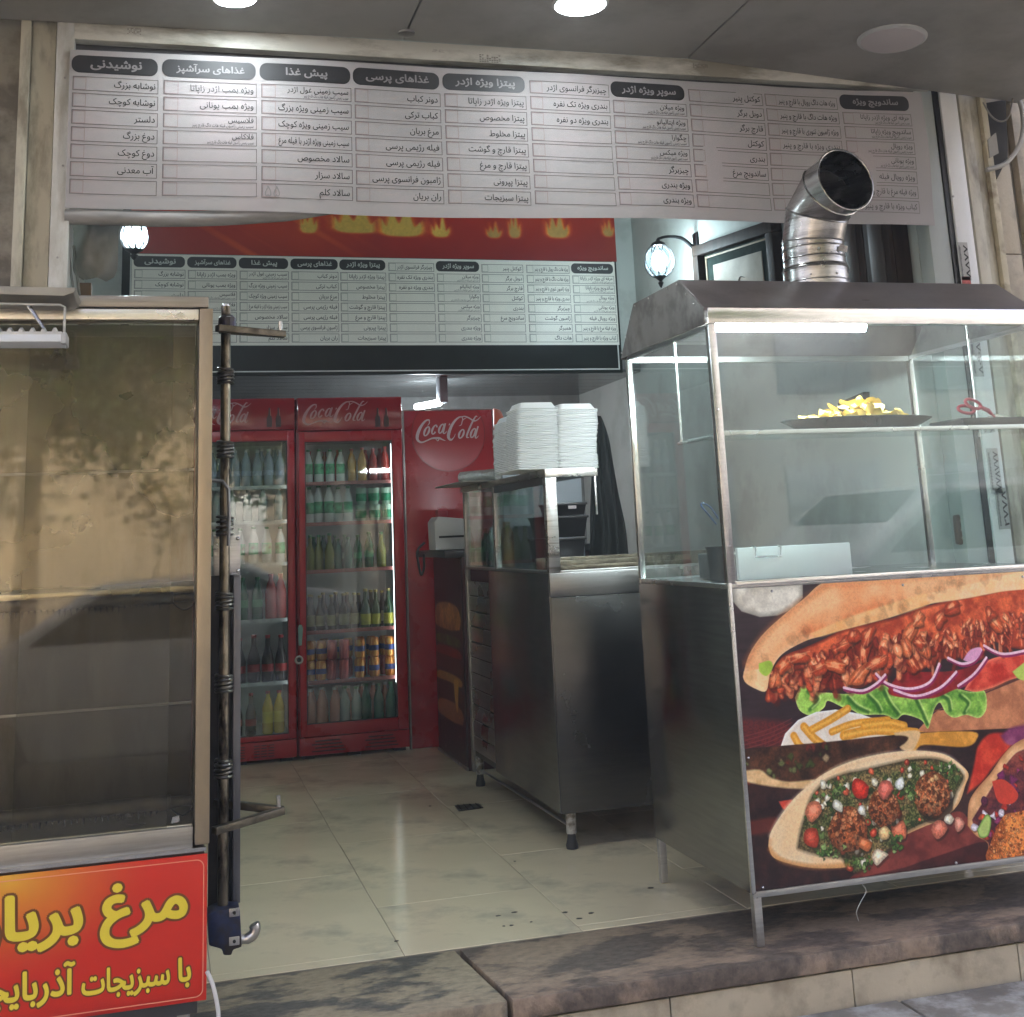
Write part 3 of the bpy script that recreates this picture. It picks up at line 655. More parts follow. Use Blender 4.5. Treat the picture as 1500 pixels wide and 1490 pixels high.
MB().box(-1.6, x3_, -2.24, -2.2, 2.98, 3.5).build('shade_fascia', M('fascia_red', (.35, .03, .03), .4), can, bevel=.004)  # unseen front edge, hung low to cut skylight on the banner
MB().box(-1.6, x3_, -2.2, .6, 3.42, 3.47).build('top_sheet', dusty, can)
for xx in (x1_, x2_): MB().box(xx - .02, xx + .02, -2.19, .41, hz(xx, 0) + .028, hz(xx, 0) + .06).build('joint_backing', blackm, can)
def spot(name, label, x, y, z, R_, on, tilt=0.0):
    t = thing(name, label, 'lamp', (x, y, z), 'round lamps in the canopy')
    MB().lathe([(R_ + .012, 0), (R_ + .012, -.006), (R_ + .002, -.012), (R_, -.010)], (x, y, z), 32).build('rim', M('lamp_rim', (.55, .55, .53), .4), t, smooth=40)
    MB().lathe([(R_ - .001, -.004), (R_ - .003, -.012), (R_ * .5, -.0165), (.001, -.018)], (x, y, z), 32).build('diffuser', emis('lit_diffuser', (.86, .95, 1), 9) if on else M('unlit_diffuser', (.58, .53, .52), .5, var=.02), t, smooth=60)
    if tilt: t.rotation_euler = (0, tilt, 0)
    return t
spot('canopy_spotlight', 'large lit round canopy lamp at the top left of the photo', 0.1888, 0.1193, zl + .012, .14, True)
spot('canopy_spotlight', 'smaller lit round canopy lamp in the middle of the soffit', 1.4643, -0.0447, hz(1.45, 0) - .004, .095, True)
spot('canopy_spotlight', 'unlit round flat lamp on the sagging right soffit panel', 2.7928, -0.0346, 3.142, .125, False, .066)
def area(name, x, y, z, r, e, col, aim=(0, 0, -1)):
    l = bpy.data.lights.new(name, 'AREA'); l.shape = 'DISK'; l.size = 2 * r; l.energy = e; l.color = col
    o = bpy.data.objects.new(name, l); C.objects.link(o); o.location = (x, y, z); o.rotation_euler = Vector([-c for c in aim]).to_track_quat('Z', 'Y').to_euler(); return o
area('spot_light', 0.1888, 0.1193, zl - .012, .12, .30, (.84, .94, 1))
area('spot_light', 1.4643, -0.0447, hz(1.45, 0) - .028, .08, .2, (.84, .94, 1))
ro = thing('cable_rosette', 'small round metal rosette with a dark rod where two soffit panels meet', 'ceiling rosette', (x1_, .34, hz(x1_, 0)))
MB().lathe([(.035, 0), (.034, -.008), (.012, -.014), (.001, -.015)], (x1_, .34, hz(x1_, 0)), 20).build('disc', st_dark, ro, smooth=50)

# =================================================================== MENUS
COLS = [  # right to left on the wall; (heading or None, rows); '*' marks entries with a line of small print
 ('ساندویچ ویژه', ['حرفه ای ویژه اژدر زاپاتا*', 'ساندویچ ویژه زاپاتا*', 'ویژه رویال*', 'ویژه یونانی*', 'ویژه رویال فیله', 'ویژه فیله مرغ با قارچ و پنیر', 'کباب ویژه با قارچ و پنیر']),
 (None, ['ویژه هات داگ رویال با قارچ و پنیر', 'ویژه هات داگ با قارچ و پنیر', 'ویژه ژامبون تنوری با قارچ و پنیر', 'بندری ویژه با قارچ و پنیر', 'چیزبرگر', 'ژامبون گوشت', 'همبرگر', 'هات داگ']),
 (None, ['کوکتل پنیر', 'دوبل برگر', 'قارچ برگر', 'کوکتل', 'بندری', 'ساندویچ مرغ', '', '']),
 ('سوپر ویژه اژدر', ['ویژه میلان*', 'ویژه ایتالیانو*', 'چگوارا*', 'ویژه میکس*', 'چیزبرگر', 'ویژه بندری', 'ویژه بندری']),
 (None, ['چیزبرگر فرانسوی اژدر', 'بندری ویژه تک نفره', 'بندری ویژه دو نفره', '', '', '', '', '']),
 ('پیتزا ویژه اژدر', ['پیتزا ویژه اژدر زاپاتا', 'پیتزا مخصوص', 'پیتزا مخلوط', 'پیتزا قارچ و گوشت', 'پیتزا قارچ و مرغ', 'پیتزا پپرونی', 'پیتزا سبزیجات']),
 ('غذاهای پرسی', ['دونر کباب', 'کباب ترکی', 'مرغ بریان', 'فیله رژیمی پرسی', 'فیله رژیمی پرسی', 'ژامبون فرانسوی پرسی', 'ران بریان']),
 ('پیش غذا', ['سیب زمینی غول اژدر*', 'سیب زمینی ویژه بزرگ', 'سیب زمینی ویژه کوچک', 'سیب زمینی ویژه اژدر با فیله مرغ', 'سالاد مخصوص', 'سالاد سزار', 'سالاد کلم']),
 ('غذاهای سرآشپز', ['ویژه بمب اژدر زاپاتا', 'ویژه بمب یونانی', 'فلاسیس*', 'فلاکاس*', '', '', '']),
 ('نوشیدنی', ['نوشابه بزرگ', 'نوشابه کوچک', 'دلستر', 'دوغ بزرگ', 'دوغ کوچک', 'آب معدنی', ''])]
SMALL = 'سیب زمینی ژامبون فیله هات داگ قارچ پنیر'
def rrect(x0, x1, z0, z1, r, k=5):
    out = []
    for cx, cz, a0 in ((x1 - r, z0 + r, -90), (x1 - r, z1 - r, 0), (x0 + r, z1 - r, 90), (x0 + r, z0 + r, 180)):
        for i in range(k + 1):
            a = math.radians(a0 + 90 * i / k); out.append((cx + r * math.cos(a), cz + r * math.sin(a)))
    return out
def menu(cols, v2z, y, fn, lw, parent, hdr_m, hdr_txt_m, txt_m, ln_m, bx_m, trd, bx=.155):
    """cols: list of (x0,x1); v2z(v, x) maps 0 (top) .. 1 (bottom) of the table to z"""
    H, HT, TX, LN, BX = MB(), MB(), MB(), MB(), MB()
    def FN(x, z, yy): return fn(x, z, yy)
    def rectline(mb, x0, x1, za, zb, yy, w):
        for (a, b, c, d) in ((x0, x1, zb, zb + w), (x0, x1, za - w, za), (x0, x0 + w, zb + w, za - w), (x1 - w, x1, zb + w, za - w)):
            n = max(1, int((b - a) / .12)); 
            for i in range(n):
                u0 = a + (b - a) * i / n; u1 = a + (b - a) * (i + 1) / n
                mb.add([FN(u0, c, yy), FN(u1, c, yy), FN(u1, d, yy), FN(u0, d, yy)], [(0, 1, 2, 3)])
    for (x0, x1), (head, rows) in zip(cols, COLS):
        xm = (x0 + x1) / 2; n = 7 if head else 8; wcol = x1 - x0
        z0 = lambda v: v2z(v, xm)
        pitch = (1 - .135) / 7.08
        if head:
            pts = rrect(x0 - wcol * .02, x1 - wcol * .01, z0(.118), z0(-.01), (z0(0) - z0(.12)) * .42)
            np_ = 12; xs_ = [min(p[0] for p in pts) + (max(p[0] for p in pts) - min(p[0] for p in pts)) * q_ / np_ for q_ in range(np_ + 1)]
            zt0, zb0 = max(p[1] for p in pts), min(p[1] for p in pts); rr_ = (zt0 - zb0) * .42
            cuts = sorted(set([round(v_, 5) for v_ in xs_] + [round(xs_[0] + rr_ * (1 - math.cos(q_ * PI / 12)), 5) for q_ in range(7)] + [round(xs_[-1] - rr_ * (1 - math.cos(q_ * PI / 12)), 5) for q_ in range(7)]))
            def inset(x_):
                d_ = max(xs_[0] + rr_ - x_, x_ - (xs_[-1] - rr_), 0); return rr_ - math.sqrt(max(0, rr_ * rr_ - d_ * d_))
            for ca, cb in zip(cuts[:-1], cuts[1:]):
                for q_ in range(4):
                    def zz_(x_, t__): return (zb0 + inset(x_)) * (1 - t__) + (zt0 - inset(x_)) * t__
                    H.add([FN(ca, zz_(ca, q_ / 4), y - .0007), FN(cb, zz_(cb, q_ / 4), y - .0007), FN(cb, zz_(cb, (q_ + 1) / 4), y - .0007), FN(ca, zz_(ca, (q_ + 1) / 4), y - .0007)], [(0, 1, 2, 3)])
            hh = (z0(0) - z0(.12))
            vs, fs, (a, b, c, d) = text2d(head, .028, 3); s = min(wcol * .74 / (b - a), hh * .62 / (d - c) * 1.25); sz = min(hh * .66 / (d - c), s * 1.25)
            HT.add([FN(xm + (u - (a + b) / 2) * s, z0(.056) + (v - (c + d) / 2) * sz, y - .0016 - w_ * DL) for u, v, w_ in vs], fs)
        for i in range(n):
            k = i if head else i - 1
            va = .145 + k * pitch if k >= 0 else .0 + .02; vb = va + pitch * .84
            za, zb = z0(va), z0(vb); rectline(LN, x0, x1, za, zb, y - .0006, lw)
            bw = wcol * bx; rectline(BX, x0 + lw * 1.5, x0 + bw, za - lw * 1.6, zb + lw * 1.6, y - .0006, lw * .7)
            s = rows[i]
            if not s: continue
            small = s.endswith('*'); s = s.rstrip('*'); rh = za - zb
            put_text(TX, s, y - .0009, x1=x1 - wcol * .035, h=rh * (.54 if small else .62), base=zb + rh * (.50 if small else .32), bold=.004 if trd > 1 else .012, res=trd, maxw=wcol * .78, wide=.92, fn=FN)
            if small: put_text(TX, SMALL, y - .0008, x1=x1 - wcol * .035, h=rh * .34, base=zb + rh * .14, bold=0, res=1, maxw=wcol * (.5 + .08 * (i % 3)), wide=.7, fn=FN)
    H.build('heading_plate', hdr_m, parent, kind='stuff'); HT.build('heading_lettering', hdr_txt_m, parent, kind='stuff')
    TX.build('menu_lettering', txt_m, parent, kind='stuff'); LN.build('row_lines', ln_m, parent, kind='stuff'); BX.build('price_boxes', bx_m, parent, kind='stuff')
    return
# ---- outer banner: a printed cloth stretched over the opening
ban = thing('menu_banner', 'long white printed menu banner with black headings hung across the top of the opening', 'banner', (1.4, .4, 2.5))
b0, b1, b2, b3 = [(-0.3701,3.0513),(-0.3594,2.4618),(3.1843,2.4845),(3.176,3.0793)]
BX0, BX1 = b1[0] - .004, 3.1958 + .015
sT = (b3[1] - b0[1]) / (b3[0] - b0[0]); sB = (b2[1] - b1[1]) / (b2[0] - b1[0])
def ban_z(v, x):
    t_ = b0[1] + sT * (x - b0[0]) + .012; bt = b1[1] + sB * (x - b1[0]); bt -= .010 * math.exp(-((x - 1.0) / .6) ** 2)
    return t_ + (bt - t_) * v
def ban_y(x, z):
    return .40 + .006 * math.sin(x * 2.1 + z * 3) + .0035 * math.sin(x * 7.3 - z * 4) + .0028 * math.sin(x * 17 + z * 9) * max(0, x / 3.2) + .004 * math.sin(z * 11 + x * 1.7)
def ban_fn(x, z, y): return (x, ban_y(x, z) + (y - .40), z + .0025 * math.sin(x * 4.4))
mb = MB(); nx, nz = 150, 26; vs = []
for d in (0, .0012):
    for j in range(nz + 1):
        for i in range(nx + 1):
            x = BX0 + (BX1 - BX0) * i / nx; z = ban_z(j / nz, x); p = ban_fn(x, z, .40 + d); vs.append(p)
N1 = (nx + 1) * (nz + 1); fs = []
for j in range(nz):
    for i in range(nx):
        a = j * (nx + 1) + i; fs.append((a, a + nx + 1, a + nx + 2, a + 1)); fs.append((N1 + a, N1 + a + 1, N1 + a + nx + 2, N1 + a + nx + 1))
mb.add(vs, fs)
mb.build('cloth', M('banner_cloth', (.37, .355, .35), .62, var=.05, scale=1.2, dirt=(.40, .36, .36), dirt_amt=.15, dirt_scale=2.2, bump=.03, bscale=18, spec=.12), ban, smooth=60)
bc = [(2.8057, 3.1406), (2.4375, 2.7858), (2.0832, 2.4247), (1.7422, 2.0678),
      (1.3851, 1.7274), (1.0338, 1.3681), (0.6779, 1.0174), (0.3238, 0.6648),
      (-0.0325, 0.3063), (-0.3554 + .004, -0.0517)]
def v_out(v, x): return ban_z(.045 + v * .885, x)
menu(bc, v_out, .399, ban_fn, .0022, ban, M('heading_black', (.022, .022, .024), .5, var=.1), M('heading_letter_grey', (.24, .23, .23), .5, var=0), ink, line_ink, box_ink, 2)
mb = MB(); put_text(mb, '۵۵', .398, x1=0.3914, x0=0.3362, z0=2.5202, z1=2.5625, fn=ban_fn); mb.build('pencilled_price', M('pencil', (.27, .26, .26), .6, var=0), ban)
# rolled blind sagging under its left end
mb = MB(); P = [(-0.3655,2.4369),(-0.2144,2.436),(-0.0006,2.4367),(0.1941,2.4472),(0.419,2.4693),(0.6244,2.4966),(0.782,2.5122)]
mb.tube([(p[0], .44, p[1]) for p in catmull(P, 5)], [.030] * 20 + [.03 - .0024 * k for k in range(11)], 12)
o = mb.build('rolled_blind', M('blind_cloth', (.30, .29, .28), .7, var=.25, scale=7, stretch=(1, 1, 4)), smooth=60); tag(o, 'dusty rolled cloth blind sagging under the left end of the menu banner', 'blind')
# crumpled grey plastic hood hanging by the left jamb
bag = thing('plastic_cover', 'crumpled grey plastic cover hanging behind the left jamb below the banner', 'plastic cover', (-.25, .62, 2.3))
r = random.Random(5); mb = MB(); nu, nv = 16, 16; vs = []
c0, c1 = [(-0.349,2.4642),(-0.1886,2.2396)]
for j in range(nv + 1):
    for i in range(nu + 1):
        u = i / nu; v = j / nv; w_ = (.5 + .5 * math.sqrt(max(0, 1 - max(0, (v - .75) / .25) ** 2))) if v > .75 else 1
        x = c0[0] + (c1[0] - c0[0]) * (.5 + (u - .5) * w_ * (1 if v > .2 else 1.08)); z = c0[1] + .03 + (c1[1] - c0[1] - .03) * v
        vs.append((x, .62 - .05 * math.sin(PI * u) + .012 * math.sin(9 * u + 5 * v) + r.uniform(-.004, .004), z))
mb.add(vs, [(j * (nu + 1) + i, (j + 1) * (nu + 1) + i, (j + 1) * (nu + 1) + i + 1, j * (nu + 1) + i + 1) for j in range(nv) for i in range(nu)])
mb.build('sheet', M('grey_film', (.22, .22, .20), .45, var=.25, scale=9), bag, smooth=50)
mb = MB()
for k, (a, b) in enumerate([((-0.3722,2.4061),(-0.3491,2.1872)),((-0.3448,2.3677),(-0.33,2.1823))]): mb.tube([(a[0], .6, a[1]), (b[0] + .01, .6, b[1])], .006, 6)
mb.build('tassel', MATS['grey_film'], bag)
wp = [(-0.3261,2.2416),(-0.2825,2.1557)]
o = MB().box(wp[0][0], wp[1][0], .66, .72, wp[1][1] - .1, wp[0][1]).build('wooden_block', M('brown_block', (.16, .10, .06), .6), bevel=.003); tag(o, 'small brown wooden post behind the left cabinet under the plastic cover', 'post')

# ---- inner menu board on the mezzanine wall
YBd = 3.9
brd = thing('menu_board', 'wide black framed menu board with flames and a pale table above the drinks coolers', 'menu board', (1.4, YBd, 2.33))
g0, g1 = (-0.2953,2.3394), (3.0536,2.2982)
XA, XB, ZA = g0[0], g1[0], 2.322
MB().box(XA, XB, YBd, YBd + .028, ZA, 3.72).build('backing_board', M('board_black', (.010, .014, .013), .4, var=.2, spec=.2), brd, bevel=.004)
mb = MB(); w = .008; a, b, c = XA + .05, XB - .022, ZA + .022
for (x0, x1, z0, z1) in ((a, b, c, c + w), (a, a + w, c + w, 3.7), (b - w, b, c + w, 3.7)): mb.box(x0, x1, YBd - .002, YBd + .001, z0, z1)
mb.build('border_line', M('border_white', (.55, .57, .54), .4, var=0), brd)
T0, T1 = -0.2354, 3.0383
tz1, tz0 = 3.112, 2.5177
MB().box(T0, T1, YBd - .004, YBd - .0005, tz0, tz1).build('table_panel', M('table_paper', (.74, .73, .66), .4, var=.05), brd)
ic = [(2.7183, 3.0383 - .01), (2.3849, 2.6982), (2.0634, 2.3604), (1.7484, 2.0489), (1.4166, 1.7295),
      (1.0919, 1.3981), (0.7697, 1.0783), (0.437, 0.752), (0.1117, 0.4197), (-0.2189, 0.0948)]
menu(ic, lambda v, x: tz1 - .02 - v * (tz1 - tz0 - .028), YBd - .0045, lambda x, z, y: (x, y, z), .003, brd, M('heading_black', (0, 0, 0)), M('heading_letter_pale', (.5, .52, .48), .5, var=0), ink, line_ink, M('price_box_green', (.22, .27, .22), .6, var=0), 1)
fz0 = tz1 + .004; fz1 = 3.66
cv = Canvas(T0 - .01, T1 + .02, fz0, fz1, 260, (150, 32, 22), 5)
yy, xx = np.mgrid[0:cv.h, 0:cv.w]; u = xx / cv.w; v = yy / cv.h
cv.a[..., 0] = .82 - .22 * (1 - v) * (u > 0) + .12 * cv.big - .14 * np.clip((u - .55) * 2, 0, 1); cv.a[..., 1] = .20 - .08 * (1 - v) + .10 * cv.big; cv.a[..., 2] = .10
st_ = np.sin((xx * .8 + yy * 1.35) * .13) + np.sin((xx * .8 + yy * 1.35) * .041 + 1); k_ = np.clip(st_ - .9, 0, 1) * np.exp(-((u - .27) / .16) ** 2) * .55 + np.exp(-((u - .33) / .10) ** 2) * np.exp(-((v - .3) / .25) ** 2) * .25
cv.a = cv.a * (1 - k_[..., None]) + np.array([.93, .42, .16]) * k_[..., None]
for (px, pz, w_, h_) in [(0.8854,3.2818,0.1,0.14),(1.2055,3.2894,0.28,0.16),(1.5133,3.2729,0.26,0.17),(1.7831,3.2743,0.11,0.1),(2.1612,3.2781,0.09,0.07),(2.3103,3.2815,0.07,0.14),(2.626,3.2887,0.14,0.14),(3.0035,3.3074,0.07,0.09)]:
    r = random.Random(int(px * 50)); dim = .8 if px < 2.0 else .62
    for (s, col) in ((1.45, (205, 80, 34)), (1.2, (235, 150, 50)), (1.05, (240 * dim + 20, 215 * dim + 10, 84))):
        pts = [(px - w_ / 2 * s, pz + .02), (px - w_ * .3 * s, pz - .004), (px + w_ * .3 * s, pz - .004), (px + w_ / 2 * s, pz + .03), (px + w_ * .46 * s, pz + h_ * .5 * s), (px + w_ * .3 * s, pz + h_ * (.35) * s), (px + w_ * .12 * s, pz + h_ * (.9 + r.random() * .4) * s), (px - w_ * .06 * s, pz + h_ * .45 * s), (px - w_ * .25 * s, pz + h_ * (.7 + r.random() * .3) * s), (px - w_ * .38 * s, pz + h_ * .35 * s), (px - w_ * .5 * s, pz + h_ * .6 * s)]
        cv.poly(pts, col, soft=9 if s > 1.3 else 6 if s > 1.1 else 3.5, alpha=.85)
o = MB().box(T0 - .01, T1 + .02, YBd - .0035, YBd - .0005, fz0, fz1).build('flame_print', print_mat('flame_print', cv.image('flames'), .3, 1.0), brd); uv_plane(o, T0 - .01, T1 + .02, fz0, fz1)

# =================================================================== ROTISSERIE CABINET (left)
yc = -.40
rot = thing('rotisserie_cabinet', 'tall greasy steel and glass rotisserie cabinet at the left edge of the photo', 'rotisserie', (-.45, -.28, -.05))
RX0, RX1 = -1.02, 0.1117
zt, zb1, zb2 = 1.9758, 1.9429, 1.91
yb = -.12
MB().box(RX0, RX1, yc - .012, yb, zb1 + .003, zt + .004).build('top_cap', steel('top_cap_steel', .34, .4, tint=(1, .9, .78)), rot, bevel=.004)
MB().box(RX0, RX1 - .028, yc, yc + .03, zb2, zb1).build('top_rail', steel('golden_rail', .80, .34, tint=(1, .94, .82)), rot, bevel=.003)
MB().box(RX1 - .026, RX1 + .012, yc - .012, yc + .03, .47, zb1).build('front_post', M('tan_post', (.40, .31, .19), .38, .55, var=.1, stretch=(1, 1, .3), dirt=(.25, .2, .14), dirt_amt=.15), rot, bevel=.003)
MB().box(RX1 - .030, RX1 - .004, yc + .032, yb, .47, zb1).build('side_wall', M('burnt_side', (.10, .088, .065), .35, .85, var=.4, scale=12, stretch=(1, 1, .3), rvar=.1), rot, bevel=.002)
MB().box(RX0, RX0 + .03, yc, yb, .47, zb1).build('side_wall', MATS['burnt_side'], rot)
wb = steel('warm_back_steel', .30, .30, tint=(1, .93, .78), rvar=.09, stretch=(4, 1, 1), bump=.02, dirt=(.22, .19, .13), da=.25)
wd = steel('lower_back_steel', .14, .36, tint=(1, .94, .82), rvar=.1, bump=.005, stretch=(4, 1, 1), dirt=(.09, .08, .06), da=.5)  # darker steel for the two lower back panels
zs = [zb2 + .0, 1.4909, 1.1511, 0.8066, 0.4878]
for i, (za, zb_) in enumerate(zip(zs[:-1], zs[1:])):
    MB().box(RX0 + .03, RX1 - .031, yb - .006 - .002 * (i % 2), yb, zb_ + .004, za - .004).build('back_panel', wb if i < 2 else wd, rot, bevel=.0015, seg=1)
MB().box(RX0 + .03, RX1 - .031, yb, yb + .012, .47, zb1).build('outer_back', st_dark, rot)
lz = 1.1456
MB().prism([(-.22, lz), (-.128, lz + .012), (-.128, lz - .024), (-.22, lz - .018)], 'x', RX0 + .03, RX1 - .031).build('ledge', steel('gold_ledge', .9, .3, tint=(1, .88, .66)), rot, bevel=.002)
for (px, py, rr) in ((200, 879, .017), (200, 1180, .02)):
    zz = 1.1138 if py == 879 else 0.5558
    sp = MB().tube([(RX0 + .03, -.25, zz), (RX1 - .09, -.25, zz), (RX1 - .088, -.25, zz), (RX1 - .031, -.25, zz)], [rr, rr, rr * .72, rr * .72], 14).build('burner_pipe', iron, rot, smooth=40)
    mb = MB(); r = random.Random(py)
    for k in range(60):
        x = RX0 + .05 + k * (RX1 - RX0 - .16) / 60; mb.tube([(x, -.258, zz - rr * .8), (x + r.uniform(-.002, .002), -.262, zz - rr - r.uniform(.004, .016))], [.004, .001], 5)
    mb.build('charred_drips', blackm, rot, kind='stuff')
    a = RX1 - .09; mb = MB(); mb.tube([(a + .065 * t_, -.27, zz - .012 - .022 * math.sin(PI * t_)) for t_ in [k / 8 for k in range(9)]], .0022, 6); mb.build('wire_loop', blackm, rot, smooth=60)
for (za, zb_, m_) in ((0.5184, 0.496, steel('tray_edge', .7, .3, tint=(1, .95, .8))), (0.4966, 0.4555, st_warm)):
    MB().box(RX0 + .03, RX1 - .033, yc + .02, yb - .01, zb_, za).build('drip_tray', m_, rot, bevel=.003)
hk = (0.0351,0.5328)
MB().prism([(hk[0] - .012, hk[1] - .008), (hk[0] + .012, hk[1] - .004), (hk[0] + .008, hk[1] + .012), (hk[0] - .008, hk[1] + .008)], 'y', -.385, -.375).build('catch', st_bright, rot)
# sliding glass panes (two tracks)
gl_r = glass('greasy_glass', (.88, .87, .82), .038, (.26, .24, .20), 2.2, .75, .028)
pz0, pz1 = 0.5178, zb2 - .003
MB().box(RX0 + .03, 0.0125, -.392, -.388, pz0, pz1).build('glass_pane', gl_r, rot, label='front sliding glass pane')
MB().box(-0.3812, RX1 - .031, -.376, -.372, pz0, pz1).build('glass_pane', gl_r, rot, label='rear sliding glass pane')
MB().box(RX0 + .03, RX1 - .031, yc, yc + .028, 0.4598, pz0 - .002).build('bottom_rail', steel('lower_rail', .42, .4, tint=(1, .93, .8)), rot, bevel=.003)
MB().box(RX0, RX1, yc + .002, yb, .44, 0.4598 - .002).build('lower_beam', M('lower_dark', (.12, .08, .065), .4, .6, var=.3), rot, bevel=.003)
MB().box(RX0, RX1 + .004, yc - .008, yc + .002, .452, .462).build('trim', st_bright, rot)
MB().box(RX0 + .02, RX1 - .015, yc + .012, yb, .05, .44).build('base_body', M('base_body', (.10, .10, .10), .4, .7, var=.2), rot, bevel=.003)
for x in (RX0 + .05, RX1 - .05):
    for y in (yc + .04, yb - .04): MB().box(x - .016, x + .016, y - .016, y + .016, -.155, .05).build('leg', st_dark, rot, bevel=.002)
# price sign fixed to its base
sg = thing('rotisserie_sign', 'red and orange sign with yellow Persian lettering fixed to the base of the glass cabinet', 'sign', (-.3, yc - .01, .26))
SX0, SX1, SZ0, SZ1 = -.93, 0.119, 0.0875, 0.4462
cv = Canvas(SX0, SX1, SZ0, SZ1, 500, (206, 48, 32), 9)
yy, xx = np.mgrid[0:cv.h, 0:cv.w]; X = SX0 + xx / cv.k; Z = SZ0 + yy / cv.k
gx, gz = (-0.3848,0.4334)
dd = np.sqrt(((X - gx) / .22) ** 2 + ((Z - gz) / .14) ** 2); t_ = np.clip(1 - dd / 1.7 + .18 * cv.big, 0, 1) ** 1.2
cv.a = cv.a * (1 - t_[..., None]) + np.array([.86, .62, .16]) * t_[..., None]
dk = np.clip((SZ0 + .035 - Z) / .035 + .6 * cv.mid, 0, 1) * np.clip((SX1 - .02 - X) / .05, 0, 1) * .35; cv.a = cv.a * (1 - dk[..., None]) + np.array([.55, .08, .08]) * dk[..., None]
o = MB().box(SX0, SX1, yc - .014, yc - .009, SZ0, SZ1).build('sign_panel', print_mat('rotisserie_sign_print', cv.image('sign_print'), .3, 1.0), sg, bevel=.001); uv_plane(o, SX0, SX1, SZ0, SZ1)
mb = MB(); q = rrect(SX0 + .01, SX1 - .008, SZ0 + .009, SZ1 - .012, .02, 6); q2 = rrect(SX0 + .0125, SX1 - .0105, SZ0 + .0115, SZ1 - .0145, .018, 6); n = len(q)
mb.add([(p[0], yc - .0146, p[1]) for p in q] + [(p[0], yc - .0146, p[1]) for p in q2], [(i, (i + 1) % n, n + (i + 1) % n, n + i) for i in range(n)])
mb.build('border_line', M('sign_border', (.75, .28, .16), .4, var=0), sg)
ylw = M('sign_yellow', (.78, .60, .045), .35, var=0); brn = M('sign_brown', (.17, .055, .012), .4, var=0)
A_, B_ = MB(), MB()
for (txt, x0, x1, z0, z1, b1_, b2_) in [
    ('مرغ', -0.1523, 0.0694, 0.2399, 0.3979, .035, .078),
    ('بریان', -0.5046, -0.1943, 0.2542, 0.3978, .035, .078),
    ('با', 0.0462, 0.0794, 0.1244, 0.1985, .03, .085),
    ('سبزیجات', -0.1941, 0.0258, 0.1207, 0.1971, .028, .08),
    ('آذربایجان', -0.4883, -0.2104, 0.1245, 0.225, .028, .08)]:
    vs, fs, (a, b, c, d) = text2d(txt, b1_, 4); sx = (x1 - x0) / (b - a); sz = (z1 - z0) / (d - c)
    A_.add([(x0 + (u - a) * sx, yc - .0156 - w_ * .00002, z0 + (v - c) * sz) for u, v, w_ in vs], fs)
    vs2, fs2, _ = text2d(txt, b2_, 4)
    B_.add([(x0 + (u - a) * sx, yc - .0146 - w_ * .00002, z0 + (v - c) * sz) for u, v, w_ in vs2], fs2)
B_.build('lettering_outline', brn, sg); A_.build('lettering', ylw, sg)

# ---- LED batten on a bent bracket
led = thing('led_batten', 'white ribbed LED batten hanging from a bent wire bracket before the glass cabinet', 'lamp', (-.4, -.6, 1.85))
L0, L1 = (-0.2657,1.8052), (-0.4347,1.8294)
x1 = L0[0]; zl0 = L0[1]; zz1 = 1.8407
MB().prism([(-.64, zl0 + .002), (-.60, zl0 - .010), (-.56, zl0 + .002), (-.562, zl0 + .022), (-.638, zl0 + .022)], 'x', -1.05, x1 - .002).build('diffuser', M('milky_diffuser', (.74, .76, .76), .3, var=.03), led, bevel=.003)
MB().box(x1 - .012, x1 + .002, -.645, -.555, zl0 - .004, zl0 + .027).build('end_cap', M('end_cap_grey', (.5, .5, .47), .5), led, bevel=.004)
MB().box(-1.05, x1 - .012, -.635, -.565, zl0 + .022, zl0 + .03).build('housing', M('batten_white', (.62, .62, .58), .5), led)
for k in range(14):
    x = x1 - .03 - k * .028; MB().tube([(x, -.64, zl0 + .03), (x, -.62, zl0 + .038), (x, -.58, zl0 + .038), (x, -.56, zl0 + .03)], .006, 6).build('rib', MATS['batten_white'], led, smooth=50)
mb = MB(); zt_ = 1.9141
mb.tube([(-.55, -.6, zt_ + .004), (x1 - .02, -.6, zt_), (x1 - .008, -.6, zt_ - .006), (x1 - .008, -.6, zl0 + .03)], .0035, 8)
mb.build('wire_bracket', M('bracket_paint', (.5, .48, .42), .5), led, smooth=50)
MB().tube([(-0.3682, -.58, 1.9153), (-0.3242, -.6, 1.8481)], [.006, .004], 8).build('hanger_strip', st_mid, led)
o = MB().prism([(-0.5217,1.962),(-0.2449,1.9588),(-0.2518,1.9451),(-0.2768,1.9352),(-0.5208,1.941)], 'y', -.62, -.3).build('bent_plate', M('bent_plate', (.34, .32, .27), .5, .3, var=.2), bevel=.002); tag(o, 'bent flat grey metal plate lying across the top of the glass cabinet', 'metal plate')

